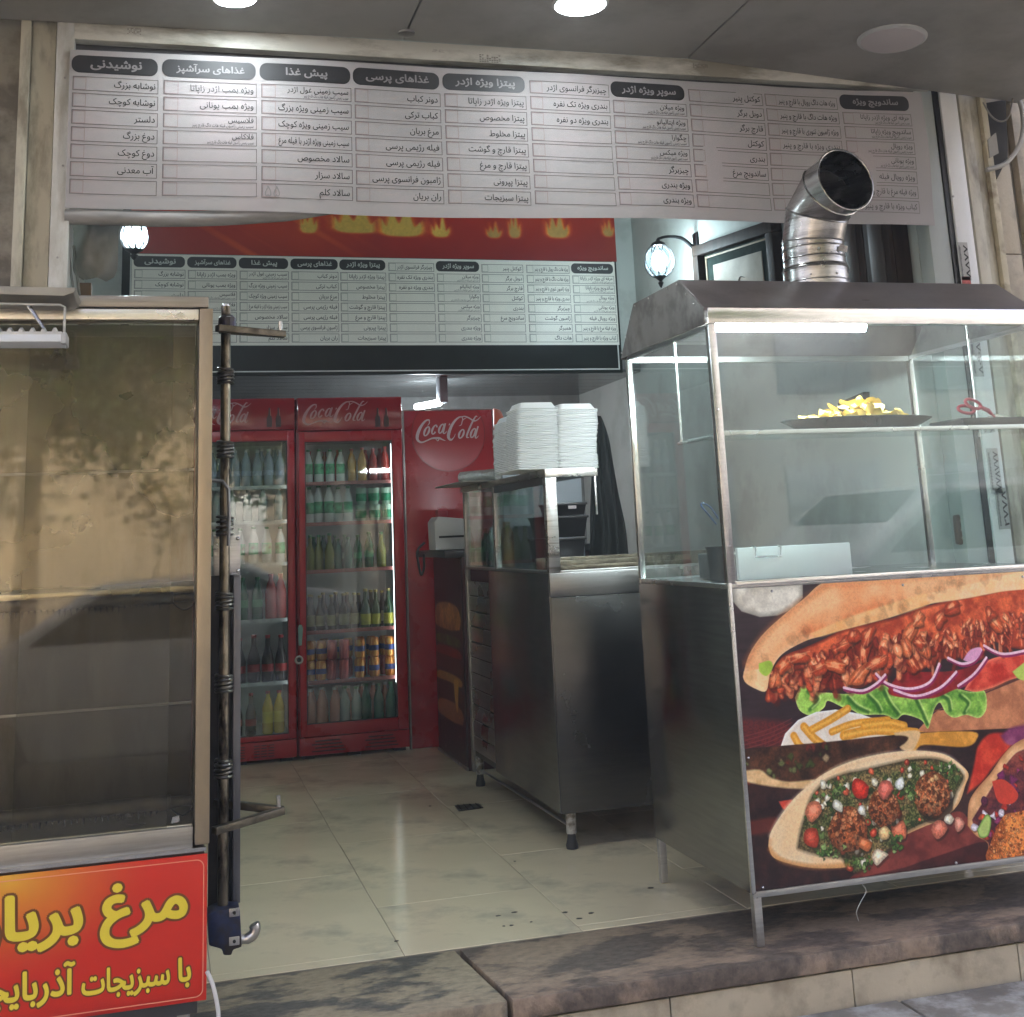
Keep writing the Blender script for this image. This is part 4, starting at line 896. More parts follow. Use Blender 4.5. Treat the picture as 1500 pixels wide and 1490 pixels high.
# =================================================================== AWNING CRANK POLE
yp = -.25
pole = thing('gas_pipe_pole', 'greasy upright pipe wrapped in wire coils with blue valves beside the glass cabinet', 'pipe', (.17, yp, .15))
pt, pbm = (0.1682,1.9802), (0.1671,0.1903)
def pol(z): t_ = (z - pbm[1]) / (pt[1] - pbm[1]); return pbm[0] + (pt[0] - pbm[0]) * t_
MB().tube([(pol(z), yp, z) for z in [pbm[1] + k * (pt[1] - pbm[1]) / 20 for k in range(21)]], .0150, 16).build('pipe', rod_m, pole, smooth=50)
ztops = [1.7886,1.5661,1.3449,1.1233,0.8919,0.6592]; zbots = [1.7361,1.5128,1.283,1.0687,0.8388,0.6057]
for za, zb_ in zip(ztops, zbots):
    mb = MB(); nC = 5
    for k in range(nC):
        z = zb_ + (za - zb_) * (k + .5) / nC; x = pol(z); tl = .004 * math.sin(k)
        mb.tube([(x + .0225 * math.cos(a), yp + .0225 * math.sin(a), z + tl * math.cos(a)) for a in [i * PI / 9 for i in range(18)]], .0045, 6, closed=True)
    mb.build('wire_coil', M('coil_wire', (.13, .12, .10), .3, .9, var=.3), pole, smooth=50)
z = 1.9351; x = pol(z)
MB().lathe([(.010, -.03), (.024, -.026), (.027, -.012), (.026, .008), (.018, .016), (.010, .02)], (x + .004, yp, z), 10).build('blue_valve', M('valve_blue', (.035, .03, .085), .4, .3, var=.4, scale=30, dirt=(.04, .03, .03), dirt_amt=.3, dirt_scale=20), pole, smooth=35)
MB().lathe([(.011, 0), (.011, .03), (.008, .034)], (x, yp, z + .02), 10).build('top_nut', st_mid, pole, smooth=35)
def bracket(pts3, z_t, m_=iron):
    mb = MB(); P_ = [Vector(p) for p in pts3]
    for a, b in ((0, 1), (2, 1)):
        d = (P_[b] - P_[a]); n_ = Vector((-d.y, d.x, 0)).normalized() * .013; h_ = Vector((0, 0, .010))
        q = [P_[a] - n_ - h_, P_[a] + n_ - h_, P_[b] + n_ - h_, P_[b] - n_ - h_]; q += [v + 2 * h_ for v in q]
        mb.add(q, [(0, 3, 2, 1), (4, 5, 6, 7), (0, 1, 5, 4), (1, 2, 6, 5), (2, 3, 7, 6), (3, 0, 4, 7)])
    o = mb.build('bracket', m_, pole, bevel=.002)
    MB().tube([P_[1] + Vector((-.01, 0, .004)), P_[1] + Vector((-.012, 0, .042))], .006, 8).build('bolt', st_dark, pole)
    return o
ta = (0.3493,1.8925); tb = 1.8988
bracket([(pol(tb) - .02, yp + .03, tb + .012), (ta[0] - .004, yp, ta[1]), (pol(tb) - .03, yp - .10, tb - .004)], 0)
la = (0.338,0.5036); lb = 0.5269
bracket([(pol(lb) - .02, yp + .09, lb + .0), (la[0] - .004, yp, la[1]), (pol(lb) - .03, yp - .12, lb - .035)], 0)
MB().box(0.1958, 0.2173, -.21, -.17, 0.2614, 1.1677).build('channel', M('channel_steel', (.16, .155, .16), .4, .7, var=.2), pole, bevel=.002)
MB().box(0.1294, 0.1998, -.165, -.15, 0.2367, 1.1689).build('dark_backing', M('oily_black', (.022, .02, .018), .4, .4, var=.5), pole)
pl = [(0.1355,1.287),(0.2159,1.2856),(0.2141,1.1691),(0.1363,1.1711)]
MB().prism(pl, 'y', -.222, -.216).build('steel_plate', steel('plate_steel', .55, .3), pole, bevel=.001)
for (a, b) in [(0.2073,1.2757),(0.2076,1.1816)]: MB().ball((a, -.224, b), .006, 8, 6).build('bolt', st_bright, pole, smooth=60)
mb = MB(); P = [(0.1097,1.4491),(0.1599,1.4434),(0.1761,1.4205),(0.1785,1.3352),(0.1768,1.255)]
mb.tube([(p[0], -.285, p[1]) for p in P], .006, 6); mb.build('latch_bar', M('latch_grey', (.2, .195, .185), .45, .6), pole, smooth=40)
gb = [(0.124,0.2637),(0.1518,0.2729),(0.2116,0.2695),(0.2174,0.1702),(0.1932,0.1661),(0.1895,0.1526),(0.1673,0.1554),(0.1635,0.1715),(0.1283,0.1845)]
MB().prism(gb, 'y', -.30, -.215).build('gearbox', M('gearbox_blue', (.022, .032, .085), .45, .3, var=.5, scale=18, dirt=(.03, .022, .02), dirt_amt=.4, dirt_scale=14), pole, bevel=.006)
for (a, b) in [(0.1959,0.2629),(0.1962,0.19)]:
    MB().box(a - .014, a + .014, -.306, -.301, b - .011, b + .011).build('lug_plate', st_mid, pole, bevel=.002); MB().lathe([(.0045, 0), (.0045, .003)], (0, 0, 0), 8)
    MB().tube([(a, -.310, b), (a, -.305, b)], .0045, 8).build('bolt', blackm, pole)
e0 = [(0.2139,0.1858),(0.2324,0.1853),(0.2492,0.1938),(0.2548,0.2088),(0.2511,0.2198)]
MB().tube([(p[0], -.28, p[1]) for p in catmull(e0, 4)], [.012] * 4 + [.015] * 13, 12).build('elbow', steel('elbow_steel', .62, .3, tint=(1, .96, .9)), pole, smooth=50)
mb = MB(); P = [(0.1196,0.1594),(0.1339,0.128),(0.1447,0.0856),(0.1502,0.0441),(0.147,-0.0204)]
mb.tube([(p[0], -.425, p[1]) for p in catmull(P, 5)], .0055, 8); o = mb.build('white_cable', M('white_cable', (.55, .52, .48), .5), smooth=60); tag(o, 'thin white cable hanging down beside the red rotisserie sign', 'cable')

# =================================================================== FRONT DISPLAY COUNTER with hood (right)
cf, cb_ = -.37, .42; CX0, CX1 = 1.73, 3.015; ZC = 1.07
dc = thing('display_counter', 'stainless fast food display counter with glass case, lit hood and food photo front', 'display counter', (2.37, 0, 0))
lgx = [(CX0 + .004, cf + .004), (CX1 - .03, cf + .004), (CX0 + .004, cb_ - .03), (CX1 - .03, cb_ - .03)]
for (x, y) in lgx: MB().box(x, x + .026, y, y + .026, .002, .17).build('leg', steel('leg_steel', .55, .35, tint=(1, .98, .94)), dc, bevel=.002)
MB().prism([(cf + .004, .150), (cb_, .150), (cb_, ZC - .02), (cf + .004, ZC - .02)], 'x', CX0, CX0 + .012).build('side_panel', steel('side_steel', .25, .17, rvar=.05, stretch=(1, 1, 18), bump=.012), dc, bevel=.001)
MB().box(CX1 - .012, CX1, cf + .004, cb_, .15, ZC - .02).build('side_panel', MATS['side_steel'], dc)
MB().box(CX0 + .013, CX1 - .013, cb_ - .012, cb_ - .001, .15, ZC - .02).build('rear_panel', MATS['side_steel'], dc)
MB().box(CX0 + .013, CX1 - .013, cf + .004, cb_ - .013, .152, .165).build('bottom_shelf', st_dark, dc)
# worktop and bright front nosing
MB().box(CX0, CX1, cf - .002, cb_, ZC - .02, ZC - .004).build('worktop', steel('worktop_steel', .6, .25), dc, bevel=.002)
MB().box(CX0 + .026, CX1, cf - .006, cf + .02, ZC - .012, ZC + .004).build('front_nosing', steel('nosing_steel', .85, .2), dc, bevel=.003)
MB().box(CX0, CX1, cf - .004, cf + .004, .140, .158).build('bottom_trim', steel('trim_steel', .5, .35), dc, bevel=.002)
MB().box(CX0 - .004, CX0 + .010, cf - .004, cf + .008, .150, ZC).build('corner_trim', steel('corner_steel', .6, .25), dc, bevel=.002)
# the printed food photograph
FX0, FX1, FZ0, FZ1 = CX0 + .011, CX1, .159, ZC - .013
cv = Canvas(FX0, FX1, FZ0, FZ1, 760, (52, 38, 42), 21)
yy, xx = np.mgrid[0:cv.h, 0:cv.w]; Zc = FZ0 + yy / cv.k
stn = vnoise(cv.h, cv.w // 12 + 1, 7, cv.rng, 3); stn = np.repeat(stn, 12, axis=1)[:, :cv.w] - .5
cv.a *= (1 + .35 * stn + .25 * cv.mid)[..., None]
cv.poly([(1.719,0.661),(1.814,0.648),(1.903,0.635),(1.896,0.564),(1.711,0.568)], (112, 45, 42), (80, 32, 36), soft=14, smooth=False, nz='fine')
for k in range(8): cv.stroke([(FX0, .52 + .012 * k), (FX0 + .09, .535 + .012 * k), (FX0 + .17, .56 + .012 * k)], .0022, (160, 80, 72), alpha=.5)
cv.poly([(2.35,0.568),(2.432,0.624),(2.486,0.632),(2.784,0.705),(2.833,0.714),(2.804,0.531)], (178, 112, 76), (198, 132, 92), soft=2)
for k in range(9): cv.stroke([(2.3972 + .02 * k, .62 + .004 * k), (2.5848 + .02 * k, .66 + .006 * k), (FX1, .76 + .008 * k)], .003, (142, 78, 52), alpha=.45)
cv.poly([(1.742,1.073),(1.993,1.06),(1.988,1.01),(1.952,0.977),(1.893,0.959),(1.83,0.958),(1.768,0.979),(1.74,1.011)], (196, 190, 172), (216, 212, 196), edge=(150, 146, 132), ew=14, soft=3, smooth=False)
cv.poly([(1.928,0.705),(1.96,0.742),(2.004,0.718),(2.046,0.712),(2.117,0.703),(2.191,0.71),(2.244,0.722),(2.272,0.707),(2.32,0.682),(2.386,0.671),(2.456,0.687),(2.506,0.693),(2.569,0.676),(2.623,0.675),(2.624,0.621),(2.592,0.592),(2.544,0.605),(2.497,0.6),(2.468,0.618),(2.451,0.65),(2.43,0.636),(2.41,0.6),(2.394,0.574),(2.373,0.603),(2.313,0.624),(2.282,0.611),(2.24,0.629),(2.16,0.636),(2.126,0.653),(2.091,0.665),(2.044,0.687),(2.027,0.667),(1.982,0.648),(1.942,0.665)], (92, 150, 52), (150, 190, 84), edge=(190, 214, 120), ew=7, tex=.25)
for P_ in [[(1.976,0.72),(2.009,0.693),(1.977,0.665)],[(2.116,0.691),(2.142,0.664),(2.183,0.643)],[(2.248,0.7),(2.266,0.661),(2.291,0.628)],[(2.363,0.666),(2.38,0.627),(2.394,0.589)],[(2.529,0.666),(2.556,0.639),(2.537,0.612)],[(2.189,0.692),(2.215,0.665),(2.227,0.64)],[(2.462,0.671),(2.482,0.657),(2.486,0.625)]]: cv.stroke(P_, .012, (40, 92, 30), soft=5, alpha=.8); cv.stroke([(p[0] + .009, p[1] + .004) for p in P_], .006, (206, 226, 140), soft=4, alpha=.7)
cv.poly([(2.315,0.757),(2.517,0.746),(2.652,0.772),(2.715,0.774),(2.705,0.704),(2.533,0.691),(2.431,0.667),(2.32,0.676),(2.263,0.699)], (128, 26, 30), (160, 40, 40), soft=3)
cv.poly([(2.547,0.684),(2.591,0.725),(2.644,0.766),(2.716,0.78),(2.843,0.778),(2.834,0.721),(2.728,0.702),(2.655,0.682),(2.592,0.674)], (190, 48, 36), (214, 84, 62), edge=(232, 130, 100), ew=8)
cv.poly([(2.74,0.727),(2.842,0.772),(2.83,0.695),(2.767,0.7)], (176, 196, 90), soft=3)
meat = [(1.823,0.707),(1.84,0.76),(1.864,0.801),(1.903,0.835),(1.976,0.855),(2.042,0.875),(2.125,0.901),(2.215,0.915),(2.321,0.93),(2.431,0.956),(2.557,0.975),(2.668,0.985),(2.878,1.0),(2.848,0.811),(2.736,0.805),(2.662,0.836),(2.629,0.773),(2.561,0.784),(2.469,0.784),(2.445,0.773),(2.405,0.76),(2.365,0.741),(2.331,0.765),(2.297,0.796),(2.277,0.753),(2.224,0.739),(2.163,0.718),(2.105,0.723),(2.034,0.728),(1.965,0.751),(1.913,0.725),(1.869,0.71),(1.836,0.697)]
cv.poly(meat, (178, 66, 38), (214, 104, 62), tex=.2, edge=(96, 26, 18), ew=8)
rs = random.Random(4)
for k in range(260):
    u = rs.random(); X0 = 1.8516 + u * (2.8153 + .02 - 1.8516)
    zc_ = .775 + .115 * u + rs.uniform(-.045, .055) * (1 - .2 * u) * (1 if u > .1 else .6)
    a = rs.uniform(-2.3, -.9); l = rs.uniform(.025, .07); w_ = rs.uniform(.010, .026) * (1 if u < .6 else .6)
    hi = rs.random()
    colr = (236, 142, 94) if hi > .66 else (204, 86, 52) if hi > .3 else (134, 42, 28)
    cv.stroke([(X0 + w_ * .45, zc_ - w_ * .3), (X0 + w_ * .45 + l * math.cos(a), zc_ - w_ * .3 + l * math.sin(a))], w_, (92, 24, 18), soft=6, alpha=.5)
    cv.stroke([(X0, zc_), (X0 + l * .5 * math.cos(a) + rs.uniform(-.006, .006), zc_ + l * .5 * math.sin(a)), (X0 + l * math.cos(a), zc_ + l * math.sin(a))], w_ * .8, colr, tex=.15, soft=3, alpha=.7, hi=(252, 180, 130) if hi > .6 else (226, 112, 74) if hi > .3 else None)
    cv.blob((X0 + l * .3 * math.cos(a), zc_ + l * .3 * math.sin(a)), w_ * .62, colr, hi=(250, 176, 126) if hi > .45 else None, jag=.42, n=9, ax=rs.uniform(1.1, 2.0), rot=a, soft=2, tex=.15)
    if hi > .55: cv.stroke([(X0 - w_ * .2, zc_ - .004), (X0 - w_ * .2 + l * .4 * math.cos(a), zc_ + l * .4 * math.sin(a))], w_ * .22, (255, 206, 166), soft=2, alpha=.7)
for P_ in [[(1.851,0.741),(1.877,0.788),(1.922,0.821),(1.988,0.835)],[(2.089,0.841),(2.151,0.868),(2.168,0.892)],[(2.186,0.791),(2.193,0.853),(2.228,0.901)],[(2.341,0.844),(2.393,0.897),(2.42,0.934)],[(2.374,0.753),(2.358,0.804),(2.342,0.856)],[(2.468,0.893),(2.505,0.936),(2.57,0.958)],[(2.135,0.733),(2.199,0.778),(2.261,0.805)],[(1.996,0.779),(2.056,0.8),(2.112,0.784)],[(2.713,0.865),(2.68,0.906),(2.683,0.925)],[(2.418,0.8),(2.415,0.832),(2.387,0.853)]]:
    for a_, b_ in zip(P_[:-1], P_[1:]):
        rt = math.atan2(b_[1] - a_[1], b_[0] - a_[0]); ln = math.hypot(b_[0] - a_[0], b_[1] - a_[1])
        cv.blob(((a_[0] + b_[0]) / 2, (a_[1] + b_[1]) / 2), .021, rs.choice([(208, 92, 50), (190, 74, 42), (216, 112, 66)]), hi=(246, 172, 120), jag=.30, n=11, ax=max(1.2, ln / .036), rot=rt, soft=2, tex=.15)
        for q_ in range(3):
            t0 = rs.random(); cv.stroke([(a_[0] + rs.uniform(-.012, .012), a_[1] + rs.uniform(-.01, .01)), (b_[0] + rs.uniform(-.012, .012), b_[1] + rs.uniform(-.01, .01))], .0035, rs.choice([(120, 36, 22), (250, 190, 140)]), soft=3, alpha=.5)
cv.poly([(1.754,0.781),(1.78,0.843),(1.831,0.901),(1.907,0.955),(1.991,1.006),(2.073,1.054),(2.217,1.055),(2.445,1.062),(2.89,1.08),(2.878,1.0),(2.732,0.988),(2.587,0.973),(2.447,0.962),(2.299,0.929),(2.125,0.901),(2.036,0.885),(1.978,0.873),(1.896,0.839),(1.852,0.79),(1.831,0.734),(1.795,0.742),(1.763,0.763)], (240, 176, 122), (222, 132, 80), tex=.14, edge=(240, 190, 140), ew=16, nz='big', cn=1.3)
cv.poly([(2.002,0.896),(2.144,0.938),(2.304,0.973),(2.444,0.998),(2.451,0.963),(2.299,0.93),(2.125,0.901),(2.036,0.885)], (242, 192, 132), (228, 168, 104), soft=6)
cv.poly([(2.451,0.997),(2.594,1.016),(2.886,1.054),(2.878,1.0),(2.732,0.988),(2.587,0.973),(2.455,0.968)], (245, 205, 158), (236, 186, 132), soft=6)
cv.stroke([(1.819,0.847),(1.911,0.921),(2.047,0.988),(2.212,1.016),(2.402,1.026),(2.676,1.044),(2.886,1.054)], .055, (252, 214, 160), soft=26, alpha=.32)
cv.stroke([(1.768,0.82),(1.838,0.901),(1.937,0.969),(2.071,1.043)], .022, (196, 104, 54), soft=16, alpha=.45)
cv.stroke([(2.083,1.049),(2.292,1.054),(2.444,1.059),(2.761,1.077)], .030, (214, 118, 66), soft=18, alpha=.4)
for k in range(30):
    u = rs.random(); X0 = 1.7809 + .03 + u * 1.0; Z0 = .83 + .19 * min(1, u * 1.3) + rs.uniform(-.01, .035)
    if Z0 < ZC - .03: cv.blob((X0, Z0), rs.uniform(.006, .022), (190, 92, 48), jag=.4, alpha=.14, soft=8)
cv.poly([(1.759,0.796),(1.815,0.801),(1.838,0.791),(1.831,0.734),(1.789,0.746),(1.76,0.766)], (228, 178, 122), (240, 200, 150), soft=3)
cv.poly([(1.813,0.817),(1.852,0.823),(1.86,0.801),(1.837,0.778),(1.814,0.792)], (160, 190, 70), soft=3)
for P_, w_ in [([(2.226,0.757),(2.266,0.723),(2.345,0.702),(2.422,0.718),(2.464,0.772)],0.0),([(2.105,0.723),(2.169,0.709),(2.222,0.726),(2.259,0.752)],0.0),([(2.5,0.788),(2.551,0.766),(2.599,0.775),(2.63,0.805)],0.0),([(2.526,0.698),(2.592,0.731),(2.646,0.779)],0.0),([(2.643,0.818),(2.709,0.787),(2.797,0.791),(2.846,0.798)],0.0),([(2.286,0.703),(2.365,0.678),(2.457,0.697),(2.525,0.742)],0.0)]:
    cv.stroke([(p[0] + .002, p[1] - .006) for p in P_], .011, (140, 34, 86), soft=2); cv.stroke(P_, .0085, (232, 196, 204), soft=1.5)
cv.poly([(2.556,0.778),(2.588,0.808),(2.631,0.812),(2.615,0.781),(2.575,0.771)], (220, 160, 190), soft=3)
cv.poly([(1.865,0.566),(1.883,0.601),(1.932,0.638),(1.998,0.657),(2.069,0.659),(2.154,0.639),(2.216,0.616),(2.35,0.562),(2.335,0.508),(2.286,0.524),(1.875,0.557)], (232, 222, 206), (216, 200, 180), edge=(246, 240, 228), ew=8, smooth=False)
for P_, w_ in [([(1.951,0.616),(1.982,0.58),(2.015,0.554)],0.026),([(1.978,0.605),(2.044,0.629),(2.112,0.658)],0.024),([(2.089,0.578),(2.205,0.586),(2.35,0.565)],0.03),([(2.047,0.593),(2.128,0.611),(2.253,0.613)],0.022),([(2.363,0.552),(2.451,0.535),(2.595,0.535)],0.034),([(2.164,0.602),(2.251,0.604),(2.309,0.59)],0.026),([(1.913,0.592),(1.931,0.561),(1.958,0.546)],0.024)]:
    cv.stroke(P_, w_, (214, 146, 48), soft=2.5, hi=(240, 182, 84)); 
# lower photograph
cv.poly([(1.711,0.569),(2.03,0.563),(2.361,0.566),(2.806,0.545),(2.724,0.022),(1.672,0.142)], (46, 28, 28), (60, 36, 32), soft=1.2, smooth=False, tex=.3)
cv.poly([(2.293,0.524),(2.35,0.562),(2.559,0.552),(2.571,0.525),(2.522,0.507),(2.375,0.526),(2.335,0.508)], (206, 142, 54), (224, 160, 70), soft=4)
cv.poly([(2.269,0.572),(2.362,0.57),(2.345,0.526),(2.321,0.512),(2.286,0.524)], (216, 180, 130), soft=4)
cv.poly([(1.738,0.566),(2.016,0.564),(2.29,0.562),(2.302,0.536),(2.195,0.503),(2.092,0.482),(1.989,0.45),(1.953,0.435),(1.85,0.445),(1.762,0.465),(1.73,0.485)], (58, 36, 26), (84, 52, 34), tex=.5, soft=4)
for k in range(40):
    u = rs.random(); cv.blob((1.7436 + .28 * u, .497 + .035 * u + rs.uniform(-.03, .03)), rs.uniform(.004, .012), rs.choice([(70, 96, 44), (120, 140, 80), (130, 50, 36), (196, 176, 130), (60, 40, 30)]), soft=4, alpha=.7)
cv.poly([(1.736,0.505),(1.787,0.503),(1.825,0.476),(1.886,0.459),(1.962,0.458),(1.989,0.45),(1.946,0.433),(1.85,0.445),(1.762,0.465),(1.73,0.479)], (206, 164, 110), (224, 190, 140), soft=5)
cv.poly([(2.055,0.157),(2.161,0.215),(2.29,0.272),(2.404,0.303),(2.48,0.314),(2.519,0.273),(2.566,0.217),(2.569,0.148),(2.325,0.15),(2.076,0.157)], (104, 44, 40), (130, 60, 50), soft=3)
cv.poly([(2.256,0.17),(2.405,0.195),(2.565,0.214),(2.571,0.148),(2.398,0.148),(2.111,0.156)], (62, 26, 26), (76, 32, 30), soft=3)
cv.poly([(1.692,0.356),(1.807,0.362),(1.834,0.353),(1.81,0.321),(1.689,0.322)], (96, 42, 32), soft=8)
cv.poly([(1.842,0.405),(1.887,0.406),(1.913,0.392),(1.884,0.372),(1.857,0.38)], (206, 74, 52), soft=3)
cv.poly([(1.794,0.282),(1.804,0.316),(1.834,0.353),(1.887,0.403),(1.939,0.437),(2.006,0.472),(2.094,0.497),(2.182,0.51),(2.262,0.514),(2.343,0.512),(2.438,0.494),(2.493,0.462),(2.527,0.425),(2.51,0.39),(2.478,0.338),(2.419,0.3),(2.343,0.282),(2.29,0.269),(2.208,0.245),(2.117,0.208),(2.059,0.194),(1.99,0.197),(1.922,0.207),(1.849,0.228),(1.806,0.25)], (236, 212, 172), (226, 190, 142), edge=(212, 164, 108), ew=12, nz='big', tex=.15)
fil = [(1.895,0.266),(1.909,0.311),(1.935,0.367),(1.957,0.406),(2.003,0.443),(2.076,0.463),(2.148,0.468),(2.243,0.478),(2.332,0.485),(2.413,0.478),(2.477,0.451),(2.506,0.418),(2.474,0.375),(2.446,0.335),(2.382,0.305),(2.299,0.283),(2.253,0.264),(2.205,0.222),(2.144,0.194),(2.085,0.174),(2.059,0.191),(2.042,0.222),(1.994,0.233),(1.933,0.251)]
cv.poly(fil, (64, 62, 34), (134, 118, 78), tex=.6, soft=3, nz='fine', cn=.9)
cv.poly(fil, (60, 84, 36), (120, 96, 60), tex=.4, soft=3, nz='mid', cn=1.6, alpha=.5)
def inside(p, P_):
    c = False
    for i in range(len(P_)):
        a, b = P_[i], P_[i - 1]
        if (a[1] > p[1]) != (b[1] > p[1]) and p[0] < (b[0] - a[0]) * (p[1] - a[1]) / (b[1] - a[1]) + a[0]: c = not c
    return c
cv.stroke(fil + fil[:1], .012, (30, 22, 14), soft=8, alpha=.5)
fx = [p[0] for p in fil]; fz = [p[1] for p in fil]; n_ = 0
while n_ < 230:
    p = (rs.uniform(min(fx), max(fx)), rs.uniform(min(fz), max(fz)))
    if not inside(p, fil): continue
    n_ += 1; k = rs.random()
    if k < .55: cv.blob(p, rs.uniform(.003, .011), rs.choice([(62, 92, 40), (84, 116, 56), (44, 66, 30), (112, 140, 76)]), jag=.6, n=7, alpha=.9)
    elif k < .78: cv.blob(p, rs.uniform(.005, .014), (222, 214, 184), hi=(244, 240, 222), jag=.3, n=6)
    else: cv.blob(p, rs.uniform(.006, .014), rs.choice([(196, 66, 42), (212, 96, 62), (150, 50, 30)]), hi=(230, 130, 96), jag=.3, n=6)
for (c_, r_) in [((2.071,0.3),0.068),((2.206,0.352),0.056),((2.384,0.374),0.07)]: cv.falafel(c_, r_)
cv.falafel((2.384,0.374), .064, (182, 104, 60), (234, 166, 112))
for (c_, r_, col) in [((2.128,0.419),0.03,(202,52,34)),((2.223,0.404),0.026,(214,110,90)),((1.963,0.364),0.026,(220,128,92)),((2.127,0.354),0.017,(232,226,204)),((2.045,0.374),0.018,(220,216,190)),((2.272,0.418),0.017,(226,230,214)),((1.944,0.284),0.028,(184,70,48)),((2.255,0.282),0.024,(222,120,84)),((2.198,0.282),0.022,(232,190,130)),((2.175,0.214),0.024,(234,212,176)),((2.123,0.254),0.024,(216,120,70)),((2.4,0.27),0.026,(214,120,92)),((2.475,0.278),0.022,(226,150,124)),((2.433,0.294),0.018,(224,210,180))]:
    cv.blob(c_, r_, col, hi=tuple(min(255, v + 36) for v in col), jag=.34, n=6)
for k in range(150):
    a = rs.random(); p = [(2.043,0.421),(2.461,0.443),(2.236,0.242),(2.116,0.197),(1.995,0.244),(2.298,0.391)][k % 6]
    cv.blob((p[0] + rs.gauss(0, .017), p[1] + rs.gauss(0, .012)), rs.uniform(.003, .008), rs.choice([(78, 112, 48), (104, 140, 66), (54, 82, 36), (150, 176, 104)]), jag=.6, n=6)
cv.poly([(2.514,0.365),(2.553,0.453),(2.576,0.507),(2.626,0.54),(2.695,0.532),(2.706,0.502),(2.671,0.474),(2.619,0.435),(2.575,0.396),(2.534,0.375)], (190, 48, 34), (208, 74, 50), soft=7)
cv.poly([(2.664,0.531),(2.713,0.552),(2.807,0.551),(2.799,0.501),(2.697,0.497)], (120, 50, 90), (150, 80, 110), soft=8)
cv.poly([(2.502,0.269),(2.515,0.334),(2.549,0.374),(2.608,0.417),(2.671,0.474),(2.73,0.507),(2.802,0.519),(2.912,0.51),(2.849,0.124),(2.741,0.129),(2.573,0.15),(2.569,0.208),(2.529,0.236)], (214, 160, 108), (226, 180, 130), edge=(190, 130, 84), ew=10)
rp = [(2.521,0.285),(2.565,0.33),(2.619,0.386),(2.682,0.448),(2.749,0.48),(2.906,0.473),(2.85,0.13),(2.742,0.135),(2.577,0.153),(2.572,0.208),(2.532,0.254)]
cv.poly(rp, (90, 40, 50), (120, 60, 50), tex=.5, soft=3)
for k in range(170):
    p = (rs.uniform(min(a[0] for a in rp), max(a[0] for a in rp)), rs.uniform(min(a[1] for a in rp), max(a[1] for a in rp)))
    if inside(p, rp): cv.blob(p, rs.uniform(.005, .017), rs.choice([(232, 220, 224), (130, 44, 96), (190, 60, 46), (206, 92, 58), (96, 40, 66), (150, 60, 100)]), jag=.5, n=6)
cv.poly([(2.612,0.393),(2.659,0.394),(2.705,0.347),(2.678,0.319),(2.626,0.33)], (206, 70, 50), soft=2)
cv.poly([(2.535,0.254),(2.575,0.295),(2.592,0.278),(2.574,0.232),(2.543,0.229)], (176, 196, 110), edge=(90, 140, 50), ew=5)
qn = [(2.578,0.207),(2.634,0.28),(2.697,0.292),(2.875,0.287),(2.849,0.124),(2.573,0.15)]
cv.poly(qn, (184, 96, 44), (206, 122, 62), tex=.7)
for k in range(420):
    p = (rs.uniform(min(a[0] for a in qn), max(a[0] for a in qn)), rs.uniform(min(a[1] for a in qn), max(a[1] for a in qn)))
    if inside(p, qn): cv.blob(p, rs.uniform(.002, .005), rs.choice([(216, 132, 72), (152, 72, 32), (230, 158, 100)]), jag=.3, n=5)
cv.stroke([(1.804,0.31),(1.856,0.374),(1.946,0.436),(2.079,0.492),(2.262,0.511),(2.444,0.489),(2.512,0.432)], .014, (250, 232, 200), soft=8, alpha=.5)
cv.stroke([(1.797,0.271),(1.842,0.232),(1.942,0.206),(2.06,0.198)], .016, (196, 132, 72), soft=8, alpha=.5)
cv.a = np.clip((cv.a - .45) * 1.12 + .475, .03, 1)
o = MB().box(FX0, FX1, cf - .001, cf + .0035, FZ0, FZ1).build('front_panel', print_mat('food_print', cv.image('food_photo'), .3, 1.0), dc); uv_plane(o, FX0, FX1, FZ0, FZ1)
for (a, b) in [(1.8788,1.0365),(2.3591,1.0304),(2.8261,1.033),(1.751,0.5415),(1.7644,0.1674),(2.4439,0.1641)]: MB().ball((a, cf - .002, b), .0045, 8, 6).build('screw', st_mid, dc, smooth=60)
# posts, hood, glass
zh0, zh1 = 1.91, 1.966
for (x, y, n_) in ((CX0, cf, 'front'), (CX1 - .028, cf, 'front'), (CX0, cb_ - .024, 'rear'), (CX1 - .024, cb_ - .024, 'rear')):
    w_ = .028 if n_ == 'front' else .022
    MB().box(x, x + w_, y, y + w_, ZC - .004, zh0 + .004).build('post', steel('post_steel', .62, .22), dc, bevel=.003)
for (a, b) in [(1.7401,1.6233),(1.743,1.1844)]: MB().ball((a, cf - .001, b), .0045, 8, 6).build('screw', st_bright, dc, smooth=60)
hood_m = M('brown_grey_hood', (.17, .145, .14), .36, .45, var=.06, scale=2, dirt=(.12, .10, .095), dirt_amt=.2)
prof = [(cf - .004, zh1), (-.18, 2.10), (.26, 2.10), (cb_ + .013, 1.913), (cb_ + .010, 1.905), (.25, 2.088), (-.175, 2.088), (cf + .002, 1.955)]
MB().prism(prof, 'x', CX0 - .01, CX1 + .01).build('hood_shell', hood_m, dc, bevel=.0015, seg=1)
MB().prism([(cf + .010, zh0), (cf + .002, zh1 - .004), (-.18, 2.098), (.26, 2.098), (cb_ + .010, 1.912)], 'x', CX0 - .012, CX0 - .004).build('hood_end_plate', M('hood_end', (.20, .19, .175), .5, .4, var=.15, dirt=(.12, .11, .1), dirt_amt=.2, dirt_scale=8), dc, bevel=.001)
MB().prism([(cf + .010, zh0), (cf + .002, zh1 - .004), (-.18, 2.098), (.26, 2.098), (cb_ + .010, 1.912)], 'x', CX1 + .004, CX1 + .012).build('hood_end_plate', MATS['hood_end'], dc, bevel=.001)
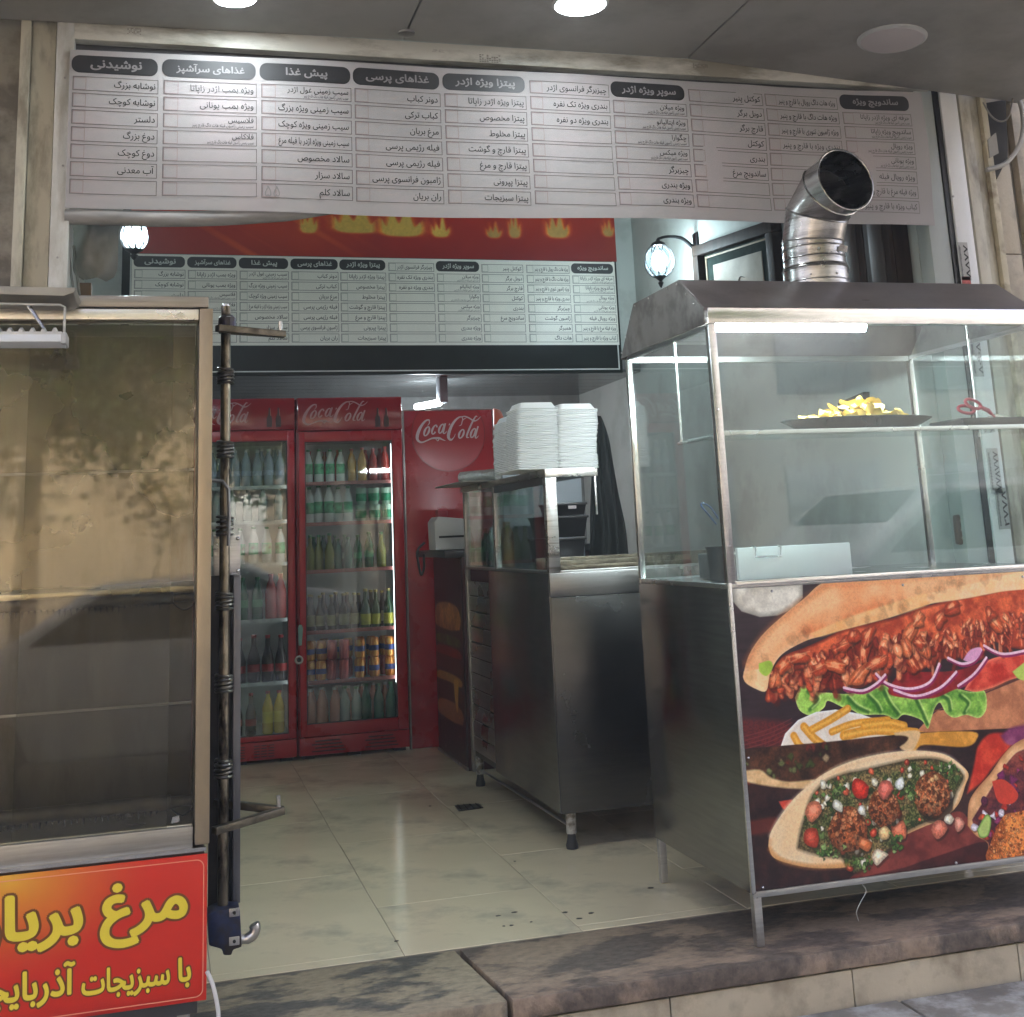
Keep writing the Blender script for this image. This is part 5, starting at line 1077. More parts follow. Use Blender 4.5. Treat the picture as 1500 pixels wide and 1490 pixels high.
for (y, z) in ((-.17, 2.085), (-.08, 2.088), (.10, 2.088), (.24, 2.086), (.30, 2.045), (.36, 1.985), (.41, 1.93), (-.30, 1.99), (-.24, 2.035)): MB().ball((CX0 - .0135, y, z), .004, 6, 4).build('rivet', st_mid, dc)
MB().box(CX0, CX1, cf - .006, cf + .0015, zh0, zh1 - .002).build('front_rail', steel('rail_steel', .80, .16), dc, bevel=.002)
MB().box(CX0 + .0, CX1, cf + .0025, cf + .03, zh0, zh0 + .004).build('rail_flange', st_bright, dc)
MB().box(CX0 + .01, CX1 - .01, cb_ - .022, cb_, zh0 - .02, zh0 + .002).build('rear_rail', st_dark, dc)
for x in (CX0 + .001, CX1 - .018): MB().box(x, x + .016, cf + .031, cb_ - .023, zh0 - .012, zh0 + .003).build('side_rail', st_dark, dc)
x_, z_ = (2.3669,2.0279)
MB().box(x_ - .014, x_ + .016, -.318, -.296, 2.0 - .006, 2.0 + .006).build('tape_mark', blackm, dc)
gc = glass('case_glass', (.92, .96, .95), .028, (.5, .54, .52), 3.2)
MB().box(CX0 + .029, CX1 - .029, cf + .010, cf + .0145, ZC + .004, zh0 - .001).build('front_glass', gc, dc)
MB().box(CX0 + .010, CX0 + .014, cf + .030, cb_ - .025, ZC - .003, zh0 - .013).build('side_glass', gc, dc)
MB().box(CX1 - .014, CX1 - .010, cf + .030, cb_ - .025, ZC - .003, zh0 - .013).build('side_glass', gc, dc)
zs_ = 1.552
MB().box(CX0 + .035, CX1 - .035, cf + .018, -.02, zs_ - .006, zs_ - .001).build('glass_shelf', glass('shelf_glass', (.84, .93, .90), .05, (.6, .66, .64)), dc)
MB().box(CX0 + .03, CX1 - .03, cf + .016, cf + .028, zs_ - .012, zs_ + .003).build('shelf_rail', steel('shelf_rail', .80, .3), dc, bevel=.002)
MB().box(CX0 + .018, CX0 + .034, cf + .016, -.0, zs_ - .016, zs_ - .006).build('shelf_bracket', steel('shelf_bracket', .7, .3), dc, bevel=.002)
for x in (CX0 + .026, CX1 - .03):
    MB().tube([(x, -.02, zs_ - .014), (x, -.02, 2.02)], .0055, 8).build('shelf_hanger', steel('hanger_rod', .55, .3), dc, smooth=50)
# tube lamp just under the front edge of the hood
MB().tube([(CX0 + .05, cf + .055, zh0 + .002), (CX0 + .62, cf + .055, zh0 + .002)], .019, 14).build('lamp_tube', emis('hood_tube', (.80, .95, 1), 40), dc, smooth=50)
MB().box(CX0 + .03, CX0 + .64, cf + .035, cf + .075, zh0 + .017, zh0 + .035).build('lamp_housing', M('lamp_housing', (.7, .7, .68), .4), dc, bevel=.003)
def tube_light(x0, x1, y, z, e, col):
    l = bpy.data.lights.new('tube_light', 'AREA'); l.shape = 'RECTANGLE'; l.size = x1 - x0; l.size_y = .02; l.energy = e; l.color = col
    o = bpy.data.objects.new('tube_light', l); C.objects.link(o); o.location = ((x0 + x1) / 2, y, z); return o
tube_light(CX0 + .05, CX0 + .62, cf + .055, zh0 - .012, 5.0, (.78, .94, 1))

# ---- flue pipe on the hood, elbow turned to the street
fy = -.03; fxc, fr = 2.3468, .118
flue = thing('flue_pipe', 'shiny galvanised flue pipe with an open elbow standing on the counter hood', 'flue pipe', (fxc, fy, 2.1))
galv = steel('galvanised', .50, .27, stretch=(1, 1, 12), rvar=.12, bump=.05, dirt=(.22, .21, .20), da=.3)
def ring_loop(c, d, r_, n=32):
    d = Vector(d).normalized(); u = Vector((1, 0, 0)) - d * d.x; u.normalize(); w_ = d.cross(u)
    return [(Vector(c) + (u * math.cos(2 * PI * k / n) + w_ * math.sin(2 * PI * k / n)) * r_) for k in range(n)]
segs = [((fxc, fy, 2.095), (0, 0, 1), .120), ((fxc, fy, 2.175), (0, 0, 1), .120), ((fxc - .0, fy, 2.185), (0, 0, 1), .115), ((fxc + .002, fy, 2.285), (.02, -.1, 1), .115),
        ((fxc + .012, fy - .03, 2.385), (.1, -.45, .9), .117), ((fxc + .03, fy - .115, 2.455), (.16, -.8, .42), .118), ((fxc + .045, fy - .20, 2.475), (.12, -1, .12), .119)]
def pipe_seg(a, b, name='pipe_section', mt=None, extra=0.0):
    A = ring_loop(*a[:2], a[2] + extra); B = ring_loop(*b[:2], b[2] + extra); A2 = ring_loop(*a[:2], a[2] - .003); B2 = ring_loop(*b[:2], b[2] - .003); n = 32
    mb = MB(); mb.add(A + B + B2 + A2, [(i + r_ * n, (i + 1) % n + r_ * n, (i + 1) % n + ((r_ + 1) % 4) * n, i + ((r_ + 1) % 4) * n) for r_ in range(4) for i in range(n)])
    return mb.build(name, mt or galv, flue, smooth=50)
for a, b in zip(segs[:-1], segs[1:]): pipe_seg(a, b)
for c in segs[1:]:
    L_ = ring_loop(c[0], c[1], c[2] + .001, 32); MB().tube(L_, .0035, 6, closed=True).build('bead', galv, flue, smooth=50)
for zz in (2.125, 2.215, 2.255): MB().tube(ring_loop((fxc, fy, zz), (0, 0, 1), .1195 if zz < 2.18 else .1155), .0028, 6, closed=True).build('bead', galv, flue, smooth=50)
for (px_, zz_) in ((-.075, 2.14), (.02, 2.14), (.09, 2.155), (-.04, 2.235), (.06, 2.235)):
    yy_ = fy - math.sqrt(max(0, .121 ** 2 - px_ ** 2)) * (1 if zz_ < 2.18 else .965)
    MB().ball((fxc + px_, yy_, zz_), .0045, 6, 5).build('rivet', st_dark, flue)
MB().prism([(fxc + .035, 2.228), (fxc + .075, 2.222), (fxc + .080, 2.245), (fxc + .05, 2.25)], 'y', fy - .112, fy - .108).build('torn_label', M('torn_label', (.5, .46, .42), .6, var=.5, scale=50), flue)
# ---- things on and in the counter
tr = thing('chip_tray', 'black oval tray heaped with yellow potato chips on the glass shelf', 'tray of chips', (2.3557, -.2, zs_))
tx = 2.3557; n = 28
def oval(cx, cy, a, b, z): return [(cx + a * math.cos(2 * PI * k / n), cy + b * math.sin(2 * PI * k / n), z) for k in range(n)]
rings = [oval(tx, -.2, .20, .095, zs_ + .002), oval(tx, -.2, .285, .145, zs_ + .046), oval(tx, -.2, .292, .150, zs_ + .044), oval(tx, -.2, .205, .10, zs_ - .0)]
mb = MB(); vs = sum(rings, []); mb.add(vs, [(i + r_ * n, (i + 1) % n + r_ * n, (i + 1) % n + (r_ + 1) * n, i + (r_ + 1) * n) for r_ in range(3) for i in range(n)] + [tuple(range(n))])
mb.build('tray', M('tray_black', (.02, .022, .022), .25), tr, smooth=50)
r = random.Random(8); chip_ms = [M('chip_yellow', (.90, .68, .22), .5, var=.12, scale=30), M('chip_gold', (.88, .60, .16), .5, var=.15, scale=30)]
for k in range(120):
    a = r.uniform(0, 2 * PI); q = r.random() ** .55; cx = tx - .01 + .235 * q * math.cos(a); cy = -.2 + .10 * q * math.sin(a); hgt = .085 * max(0, 1 - (abs(cx - tx - .01) / .17) ** 1.6) * (1 - q * .3)
    cz = zs_ + .04 + r.uniform(0, 1) * hgt
    s = r.uniform(.011, .021); mb = MB(); vs = []
    R_ = Matrix.Rotation(r.uniform(0, 6.28), 3, 'Z') @ Matrix.Rotation(r.uniform(-1.1, 1.1), 3, 'X') @ Matrix.Rotation(r.uniform(-.8, .8), 3, 'Y'); c1 = r.uniform(8, 22); c2_ = r.uniform(-14, 14)
    for dd in (0, .0022):
        for i in range(4):
            for j in range(4):
                u, v = (i - 1.5) / 1.5, (j - 1.5) / 1.5; k2 = 1 - .18 * (abs(u * v)); x, y = u * s * k2, v * s * k2 * 1.25
                p = R_ @ Vector((x, y, c1 * x * x + c2_ * y * y + r.uniform(-.001, .001) + dd)); vs.append((cx + p.x, cy + p.y, cz + p.z))
    mb.add(vs, [(i * 4 + j, (i + 1) * 4 + j, (i + 1) * 4 + j + 1, i * 4 + j + 1) for i in range(3) for j in range(3)] + [(16 + i * 4 + j, 16 + i * 4 + j + 1, 16 + (i + 1) * 4 + j + 1, 16 + (i + 1) * 4 + j) for i in range(3) for j in range(3)])
    mb.build('potato_chip', chip_ms[k % 2], tr, smooth=60)
t2 = thing('black_tray', 'flat black tray on the glass shelf holding red scissors', 'tray', (2.9344, -.2, zs_))
xa = 2.7272
MB().prism([(xa, zs_ + .001), (xa + .25, zs_ + .001), (xa + .25, zs_ + .034), (xa - .012, zs_ + .034), (xa - .012, zs_ + .028)], 'y', -.3, -.1).build('tray', MATS['tray_black'], t2, bevel=.003)
scs = thing('scissors', 'scissors with red plastic handles lying on the black tray in the glass case', 'scissors', (xa + .1, -.2, zs_ + .04))
sred = M('scissor_red', (.42, .035, .06), .35, var=.05); sx_, sz_ = (2.8185,1.6371)
def loop3(cx, cz, a, b, th, y):
    return [(cx + a * math.cos(t_) * math.cos(th) - b * math.sin(t_) * math.sin(th), y, cz + a * math.cos(t_) * math.sin(th) + b * math.sin(t_) * math.cos(th)) for t_ in [k * PI / 10 for k in range(20)]]
MB().tube(loop3(sx_ + .012, sz_ + .006, .034, .014, -.35, -.215), .006, 8, closed=True).build('handle_loop', sred, scs, smooth=60)
MB().tube(loop3(sx_ - .006, sz_ - .012, .034, .013, -.15, -.195), .006, 8, closed=True).build('handle_loop', sred, scs, smooth=60)
MB().tube([(sx_ + .04, -.21, sz_ - .004), (sx_ + .075, -.21, sz_ - .018), (sx_ + .10, -.21, zs_ + .042)], [.008, .009, .004], 8).build('shank', sred, scs, smooth=60)
MB().prism([(sx_ + .07, zs_ + .044), (sx_ + .17, zs_ + .038), (sx_ + .10, zs_ + .054)], 'y', -.212, -.208).build('blade', st_bright, scs)
fl_ = thing('fryer_lid', 'bright steel fryer pan with a bent wire handle inside the glass case', 'fryer pan', (2.05, -.2, ZC))
q = [(1.8475,1.1735),(2.2734,1.1681),(2.2706,1.0512),(1.8369,1.0558)]
MB().box(q[0][0], q[1][0], -.21, -.19, ZC - .002, q[0][1]).build('front_wall', M('pan_steel', (.80, .81, .80), .5, .35, var=.04), fl_, bevel=.004)
MB().box(q[0][0], q[1][0], -.188, .12, ZC - .002, q[0][1] - .02).build('pan_body', M('fryer_inside', (.16, .16, .16), .5, .5), fl_, bevel=.004)
hh = [(1.9082,1.173),(1.9028,1.1419),(1.9964,1.1397),(2.002,1.171)]
MB().tube([(hh[0][0], -.2, hh[0][1] + .004), (hh[0][0], -.225, hh[0][1]), (hh[1][0], -.23, hh[1][1]), (hh[2][0], -.23, hh[2][1]), (hh[3][0], -.225, hh[3][1]), (hh[3][0], -.2, hh[3][1] + .004)], .0035, 8).build('wire_handle', st_mid, fl_, smooth=50)
bp = [(1.808,1.1756),(1.8677,1.0596)]
o = MB().lathe([(.045, 0), (.048, .1), (.052, .112), (.046, .108), (.042, .01)], ((bp[0][0] + bp[1][0]) / 2 + .02, -.05, ZC - .003), 20).build('black_container', black, smooth=40); tag(o, 'black round container at the left end inside the glass case', 'container')
hk = [(1.874,1.2553),(1.8431,1.2944),(1.8217,1.3214),(1.8304,1.3306),(1.8602,1.3104),(1.8835,1.2739)]
o = MB().tube([(p[0], 0, p[1]) for p in catmull(hk, 4)], .0025, 6).build('blue_wire_hook', M('blue_wire', (.03, .06, .16), .4), smooth=50); tag(o, 'bent blue wire handle sticking up behind the left post of the glass case', 'wire handle')
hb_ = o
# things on the right wall seen through the glass
zz = [(1.291,1.8137),(1.0503,1.8381),(1.0703,1.7045),(1.2823,1.7257)]
o = MB().prism(zz, 'x', 3.165, 3.2).build('dark_wall_box', M('dark_brown_box', (.03, .025, .022), .5, var=.4), bevel=.003); tag(o, 'small dark slanted box on the right wall behind the chips', 'wall box')
so = thing('power_socket', 'brown power socket strip on the right wall low behind the glass case', 'power socket', (3.2165, .53, 1.1892))
a, b = 3.2165, 1.1892
MB().box(a - .034, a + .034, .47, .5, b - .062, b + .062).build('case', M('socket_brown', (.09, .05, .035), .5, var=.3), so, bevel=.012)
for i in range(2):
    for j in range(3): MB().tube([(a - .014 + .028 * i, .466, b - .035 + .035 * j), (a - .014 + .028 * i, .4705, b - .035 + .035 * j)], .005, 8).build('hole_rim', M('socket_metal', (.4, .38, .33), .4, .5), so)
mb = MB(); P = [(2.1116,0.1341),(2.1236,0.113),(2.101,0.0841),(2.0836,0.0587),(2.0876,0.031)]
mb.tube([(p[0], -.355, p[1]) for p in catmull(P, 4)], .0014, 5); o = mb.build('hanging_wire', M('thin_bare_wire', (.45, .43, .38), .4, .6), smooth=60); tag(o, 'short thin wire dangling under the front edge of the food photo counter', 'wire')

# =================================================================== STEEL SERVING CABINET (middle)
KX, KY0, KY1 = 1.55, .98, 2.52
kc = thing('serving_cabinet', 'tall dull steel serving cabinet with glass screen in the middle of the shop', 'cabinet', (1.9, 1.7, 0))
side2 = steel('cabinet_side', .18, .22, rvar=.05, stretch=(1, 1, 10)); front2 = steel('cabinet_front', .11, .25, rvar=.05, stretch=(1, 1, 14))
MB().box(KX + .004, 2.62, KY0 + .004, KY0 + .016, .138, .985).build('front_panel', front2, kc, bevel=.002)
MB().box(KX, KX + .012, KY0 + .018, 2.02, .138, 1.08).build('side_panel', side2, kc, bevel=.002)
for k in range(11):
    z = .17 + k * .078
    MB().box(KX + .004, KX + .016, 2.03, KY1 - .04, z, z + .070).build('drawer_slat', steel('slat_steel', .30, .3), kc, bevel=.003)
MB().box(KX - .002, KX + .02, KY1 - .036, KY1, .06, 1.08).build('corner_post', M('cabinet_post', (.30, .29, .25), .4, .8, var=.2), kc, bevel=.002)
MB().box(KX + .012, 2.62, 1.05, KY1, .14, .98).build('carcass', M('carcass_dark', (.07, .068, .062), .5, .5), kc)
MB().box(KX - .002, 2.64, KY0 - .002, KY0 + .02, .987, 1.085).build('apron_panel', steel('apron_steel', .24, .33, stretch=(1, 1, 12)), kc, bevel=.004)
MB().box(KX + .001, 2.64, KY0 + .021, KY1, 1.082, 1.094).build('worktop', st_dark, kc, bevel=.002)
# sloping tray rails behind the screen opening
for (ya, yb_, z) in ((1.03, 1.05, 1.10), (1.16, 1.18, 1.118), (1.34, 1.37, 1.13)): MB().box(1.60, 2.5, ya, yb_, 1.094, z + .012).build('tray_rail', iron, kc, bevel=.003)
MB().box(KX, KX + .05, KY0, KY0 + .04, 1.086, 1.482).build('screen_post', steel('screen_post', .50, .32, dirt=(.24, .22, .2), da=.2), kc, bevel=.003)
MB().box(1.774, 1.782, KY0 + .006, KY0 + .014, 1.32, 1.484).build('thin_post', st_dark, kc, bevel=.001)
MB().box(KX, 1.788, KY0 - .002, KY0 + .03, 1.483, 1.519).build('screen_head', steel('head_steel', .62, .3, tint=(1, .96, .9), stretch=(8, 1, 1)), kc, bevel=.003)
MB().box(KX, 1.80, KY0 + .031, KY1 + .06, 1.488, 1.517).build('top_shelf', steel('shelf_steel', .46, .3), kc, bevel=.003)
MB().box(KX, KX + .03, 1.86, 1.89, 1.086, 1.486).build('screen_post', st_dark, kc, bevel=.002)
MB().box(KX, KX + .03, KY1 - .03, KY1, 1.086, 1.486).build('screen_post', st_dark, kc, bevel=.002)
gk = glass('cabinet_glass', (.70, .76, .74), .02, (.3, .31, .3), 3)
MB().box(KX + .010, KX + .015, KY0 + .041, 1.858, 1.097, 1.486).build('side_glass', gk, kc); MB().box(KX + .010, KX + .015, 1.892, KY1 - .032, 1.097, 1.486).build('side_glass', gk, kc)
MB().box(KX + .002, KX + .016, KY0 + .041, 1.858, 1.455, 1.487).build('shade_strip', M('shade_strip', (.05, .05, .05), .5), kc)
for (x, y) in ((1.60, 1.015), (2.5, 1.015), (KX + .02, 2.43), (2.5, 2.43)):
    MB().tube([(x, y, .140), (x, y, .058)], .021, 14).build('leg', M('painted_leg', (.42, .41, .38), .5, .3, dirt=(.15, .13, .1), dirt_amt=.3, dirt_scale=30), kc, smooth=50)
    MB().lathe([(.024, 0), (.026, .012), (.020, .032), (.016, .056)], (x, y, .0005), 12).build('rubber_foot', blackm, kc, smooth=40)
MB().tube([(KX + .02, 2.43, .08), (KX + .04, 1.02, .09)], .006, 6).build('brace', st_dark, kc)
# foam containers stacked on its top shelf
fm = None
def foam_box(loc, lab):
    """one takeaway container: flat flange, tapered body nested over the one below"""
    global fm
    if fm is None:
        hw, hd, hh, r_ = .094, .094, .030, .02
        def rr(h, w, z, r): return [(p[0], p[1], z) for p in rrect(-h, h, -w, w, r, 3)]
        L = [rr(hw, hd, 0, r_), rr(hw + .003, hd + .003, .0028, r_), rr(hw, hd, .0058, r_), rr(hw - .008, hd - .008, .007, r_), rr(hw - .020, hd - .020, hh, .022), rr(hw - .045, hd - .045, hh + .001, .02)]
        n = len(L[0]); mb = MB(); mb.add(sum(L, []), [(i + k * n, (i + 1) % n + k * n, (i + 1) % n + (k + 1) * n, i + (k + 1) * n) for k in range(len(L) - 1) for i in range(n)] + [tuple((len(L) - 1) * n + i for i in range(n)), tuple(range(n))[::-1]])
        o = mb.build('foam_container', foam, smooth=30); fm = o.data
    else:
        o = bpy.data.objects.new('foam_container', fm); C.objects.link(o)
    o.location = loc; o.rotation_euler = (random.uniform(-.006, .006), random.uniform(-.006, .006), random.uniform(-.03, .03))
    tag(o, lab, 'food container', 'stacked white foam containers'); return o
ORD = 'topmost second third fourth fifth sixth seventh eighth ninth tenth eleventh twelfth thirteenth fourteenth fifteenth sixteenth seventeenth eighteenth nineteenth twentieth'.split()
ORD += ['twenty-' + w for w in 'first second third fourth fifth sixth seventh eighth ninth'.split()] + ['thirtieth'] + ['thirty-' + w for w in 'first second third fourth fifth sixth'.split()]
stk = [(1.532, 1.09, 35, 'front left stack'), (1.714, 1.10, 34, 'front right stack'), (1.525, 1.29, 30, 'rear left stack'), (1.72, 1.30, 33, 'rear right stack')]
for (x, y, n, lab) in stk:
    dx = dy = 0; tl = random.uniform(-.0004, .0004)
    for k in range(n):
        dx = dx * .85 + random.uniform(-.0026, .0026); dy = dy * .85 + random.uniform(-.002, .002)
        foam_box((x + dx + tl * k, y + dy, 1.519 + k * .0076), 'white foam container, %s of the %s on steel cabinet' % (ORD[n - 1 - k] + (' from top' if k < n - 1 else ''), lab))
fo = thing('foil_roll', 'shiny roll of aluminium foil lying behind the foam containers', 'foil roll', (1.5, 2.2, 1.56))
fa, fb_ = (1.4867,1.551), (1.5889,1.5539)
MB().tube([(fa[0] - .012, 2.2, 1.552), (fb_[0] + .02, 1.98, 1.552)], .030, 20).build('foil', M('foil', (.80, .80, .78), .22, 1.0, var=.1, bump=.9, bscale=60), fo, smooth=50)
MB().tube([(fa[0] - .016, 2.204, 1.552), (fa[0] - .008, 2.196, 1.552)], .022, 14).build('cardboard_core', M('cardboard', (.22, .13, .08), .8), fo)
MB().prism([(fa[0] - .07, 1.518), (fa[0] + .20, 1.518), (fa[0] + .20, 1.524), (fa[0] - .07, 1.524)], 'y', 1.95, 2.6).build('loose_sheet', M('foil_sheet', (.4, .4, .36), .4, .6), fo)
# black crates and a pale panel seen through the screen, black sheet in place of the dark recess
for k, (x, y, w_, h_, lab) in enumerate([(1.83, 1.75, .20, .13, 'black plastic crate standing on the cabinet worktop, lowest of three'), (1.845, 1.76, .21, .10, 'black plastic crate in the middle of the three on the worktop'), (1.87, 1.75, .15, .06, 'small black crate with a white tag, topmost of three')]):
    z = 1.096 + [0, .132, .234][k]; t = thing('plastic_crate', lab, 'crate', (x, y, z), 'black crates on the serving cabinet')
    t_ = .8; n = 4; o_ = [(-w_ / 2, -.14), (w_ / 2, -.14), (w_ / 2, .14), (-w_ / 2, .14)]
    vs = [(x + a * .88, y + b * .88, z) for a, b in o_] + [(x + a, y + b, z + h_ - .012) for a, b in o_] + [(x + a * 1.06, y + b * 1.04, z + h_ - .012) for a, b in o_] + [(x + a * 1.06, y + b * 1.04, z + h_) for a, b in o_] + [(x + a * .94, y + b * .95, z + h_) for a, b in o_] + [(x + a * .8, y + b * .85, z + .006) for a, b in o_]
    MB().add(vs, [(3, 2, 1, 0)] + [(i + 4 * q_, (i + 1) % 4 + 4 * q_, (i + 1) % 4 + 4 * q_ + 4, i + 4 * q_ + 4) for q_ in range(5) for i in range(4)] + [(20, 21, 22, 23)]).build('crate_body', black, t, bevel=.003)
    if k == 2: MB().box(x - .02, x + .02, y - .152, y - .149, z + .03, z + .045).build('white_tag', white_print, t)
o = MB().box(1.72, 2.16, 2.30, 2.32, 1.095, 1.60).build('white_backboard', M('pale_blue_board', (.46, .50, .54), .5, var=.05), bevel=.003); tag(o, 'pale bluish white board standing behind the black crates', 'board')
mb = MB(); nu, nv = 30, 34; vs = []
CL_ = [(2.2103,1.8499),(2.1962,1.7474),(2.1797,1.6022),(2.159,1.3871),(2.1462,1.1749),(2.1357,1.0005)]; CR_ = [(2.2567,1.8417),(2.2897,1.7453),(2.3128,1.6167),(2.3452,1.3983),(2.3746,1.2002),(2.3794,0.9878)]
cl = catmull(CL_, 7)[:nv + 1]; cr_ = catmull(CR_, 7)[:nv + 1]
for (a, b) in zip(cl, cr_):
    for i in range(nu + 1):
        u = i / nu; vv = (cl[0][1] - a[1]) / (cl[0][1] - cl[-1][1])
        vs.append((a[0] + (b[0] - a[0]) * u + .006 * math.sin(u * 9 + vv * 4), 2.2 - .05 * math.sin(PI * u) - (.008 + .02 * vv) * math.sin(u * 21 + vv * 3 + math.sin(vv * 7)), a[1] * (1 - u) + b[1] * u + .01 * math.sin(PI * u) * (1 - vv)))
nv = len(cl) - 1
mb.add(vs, [(j * (nu + 1) + i, (j + 1) * (nu + 1) + i, (j + 1) * (nu + 1) + i + 1, j * (nu + 1) + i + 1) for j in range(nv) for i in range(nu)])
o = mb.build('recess_sheet', M('recess_black', (.022, .026, .026), .75, var=.3, bump=.3, bscale=12), smooth=40); tag(o, 'long black folded sheet in place of the dark recess behind the serving cabinet', 'coat')
for k, (x, h_, m_, lab) in enumerate([(1.64, .17, M('jar_olive', (.05, .06, .02), .25), 'olive coloured jar behind the cabinet side glass'), (1.64, .20, M('jar_silver', (.5, .5, .5), .3, .8), 'silver tin behind the cabinet side glass'), (1.66, .13, M('tub_mint', (.45, .55, .45), .4), 'pale mint tub behind the cabinet side glass'), (1.64, .22, M('jar_amber', (.30, .14, .04), .3), 'amber bottle behind the cabinet side glass')]):
    y = 2.36 - k * .13
    o = MB().lathe([(.034, 0), (.036, .01), (.036, h_ * .75), (.02, h_ * .88), (.02, h_), (.001, h_)], (x, y, 1.095), 12).build('condiment_jar', m_, smooth=40); tag(o, lab, 'jar', 'jars in the serving cabinet')

# =================================================================== BACK COUNTER with burger picture
bc_ = thing('back_counter', 'dark service counter with a burger picture on its left side before the red panel', 'counter', (1.9, 3.2, 0))
MB().box(1.608, 2.5, 2.84, 3.60, .002, 1.14).build('carcass', M('burgundy_carcass', (.06, .012, .012), .4), bc_, bevel=.004)
MB().box(1.50, 2.55, 2.80, 3.64, 1.14, 1.18).build('worktop', black, bc_, bevel=.008)
cv = Canvas(2.85, 3.59, .02, 1.13, 330, (22, 8, 9), 13)
for (zc_, colr, hi_, hh_) in ((.80, (176, 110, 50), (200, 140, 70), .13), (.665, (60, 84, 30), (84, 106, 40), .05), (.60, (150, 42, 26), (120, 30, 20), .05), (.53, (84, 44, 26), (60, 30, 20), .07), (.45, (206, 150, 44), (180, 120, 34), .05), (.38, (90, 46, 26), (64, 32, 20), .08), (.27, (180, 114, 54), (150, 90, 40), .09)):
    cv.poly([(2.93, zc_ - hh_ * .5), (3.2, zc_ - hh_ * .62), (3.56, zc_ - hh_ * .5), (3.60, zc_), (3.5, zc_ + hh_ * .5), (3.2, zc_ + hh_ * .62), (2.98, zc_ + hh_ * .45), (2.9, zc_)], colr, hi_, tex=.4, soft=4)
cv.poly([(3.0, .46), (3.12, .45), (3.10, .33), (3.05, .28), (3.02, .38)], (226, 168, 50), soft=3)
for k in range(50): cv.blob((cv.r.uniform(2.88, 3.58), cv.r.uniform(.04, .2)), cv.r.uniform(.003, .008), (150, 120, 110), soft=2)
o = MB().box(1.602, 1.6075, 2.85, 3.59, .02, 1.13).build('burger_print', print_mat('burger_print', cv.image('burger_photo'), .3, .75), bc_); uv_plane(o, 2.85, 3.59, .02, 1.13, 1)
MB().box(1.596, 1.607, 2.84, 3.60, .004, .018).build('bottom_trim', st_dark, bc_)
pos = thing('white_device', 'white boxy till printer on the black worktop of the back counter', 'till printer', (1.60, 3.05, 1.18))
da, db = (1.5046,1.3735), (1.6334,1.2123)
MB().prism([(da[0], 1.182), (db[0] + .06, 1.182), (db[0] + .06, da[1] - .02), (da[0] + .02, da[1]), (da[0] - .004, da[1] - .03)], 'y', 3.05, 3.25).build('case', M('device_white', (.55, .53, .50), .45, var=.05), pos, bevel=.008)
MB().box(da[0] + .02, db[0] + .04, 3.044, 3.049, 1.25, 1.262).build('paper_slot', black, pos)
MB().box(da[0] + .03, da[0] + .09, 3.10, 3.18, da[1] - .005, da[1] + .04).build('red_roll', M('till_red', (.3, .02, .03), .5), pos, bevel=.01)
P = [(1.385,1.2295),(1.3453,1.1905),(1.3471,1.1166),(1.3607,1.0571),(1.3771,1.093),(1.3793,1.1667)]
o = MB().tube([(p[0], 2.78, p[1]) for p in catmull(P, 5)], .007, 8).build('black_strap', black, smooth=50); tag(o, 'black strap hanging off the left corner of the back counter', 'strap')

# =================================================================== RED DRINKS COOLERS
YFr = 3.68
def bottle_thing(name, label, group, prof, mat, cap, lab=None, nseg=10):
    t = thing(name, label, name.split('_')[-1], (0, 0, 0), group)
    MB().lathe(prof, (0, 0, 0), nseg).build('glass_body' if 'glass' in name else 'body', mat, t, smooth=45)
    if cap: z0, r_, m_ = cap; MB().lathe([(r_, 0), (r_, .014), (.001, .0145)], (0, 0, z0), nseg).build('cap', m_, t, smooth=40)
    if lab: z0, z1, r_, m_ = lab; MB().lathe([(r_, z0), (r_, z1)], (0, 0, 0), nseg, cap=False).build('paper_label', m_, t, smooth=60)
    return t
PET = [(.026, 0), (.031, .008), (.031, .06), (.029, .075), (.031, .09), (.031, .14), (.020, .18), (.0115, .20), (.0115, .215)]
GLS = [(.028, 0), (.030, .006), (.030, .105), (.024, .13), (.0125, .165), (.0115, .205)]
CAN = [(.024, 0), (.0315, .008), (.0325, .012), (.0325, .104), (.0265, .116), (.0255, .117), (.0245, .114), (.001, .114)]
CUP = [(.024, 0), (.033, .085), (.0345, .086), (.0345, .092), (.001, .093)]
def liquid(name, rgb, rough=.12, sp=.6): return M(name, rgb, rough, var=.08, spec=sp)
capr = M('cap_red', (.35, .02, .02), .4, var=0); capw = M('cap_white', (.6, .6, .6), .4, var=0); capg = M('cap_green', (.02, .2, .06), .4, var=0); capk = M('cap_gold', (.5, .4, .15), .35, .8, var=0)
def can_mat(name, a, b, mark):
    m = M(name, a, .28, .35, var=.05); nt = m.node_tree; L = nt.links; p = nt.nodes['Principled BSDF']
    tc = _n(nt, 'ShaderNodeTexCoord'); sp = _n(nt, 'ShaderNodeSeparateXYZ'); L.new(tc.outputs['Object'], sp.inputs[0])
    w_ = _n(nt, 'ShaderNodeTexWave'); w_.inputs['Scale'].default_value = 14; w_.inputs['Distortion'].default_value = 5; L.new(tc.outputs['Object'], w_.inputs[0])
    cr = _n(nt, 'ShaderNodeValToRGB'); cr.color_ramp.elements[0].position = .62; cr.color_ramp.elements[1].position = .68
    cr.color_ramp.elements[0].color = tuple(a) + (1,); cr.color_ramp.elements[1].color = tuple(b) + (1,); L.new(w_.outputs[1], cr.inputs[0]); L.new(cr.outputs[0], p.inputs['Base Color']); return m
GR = 'drinks on the cooler shelves'
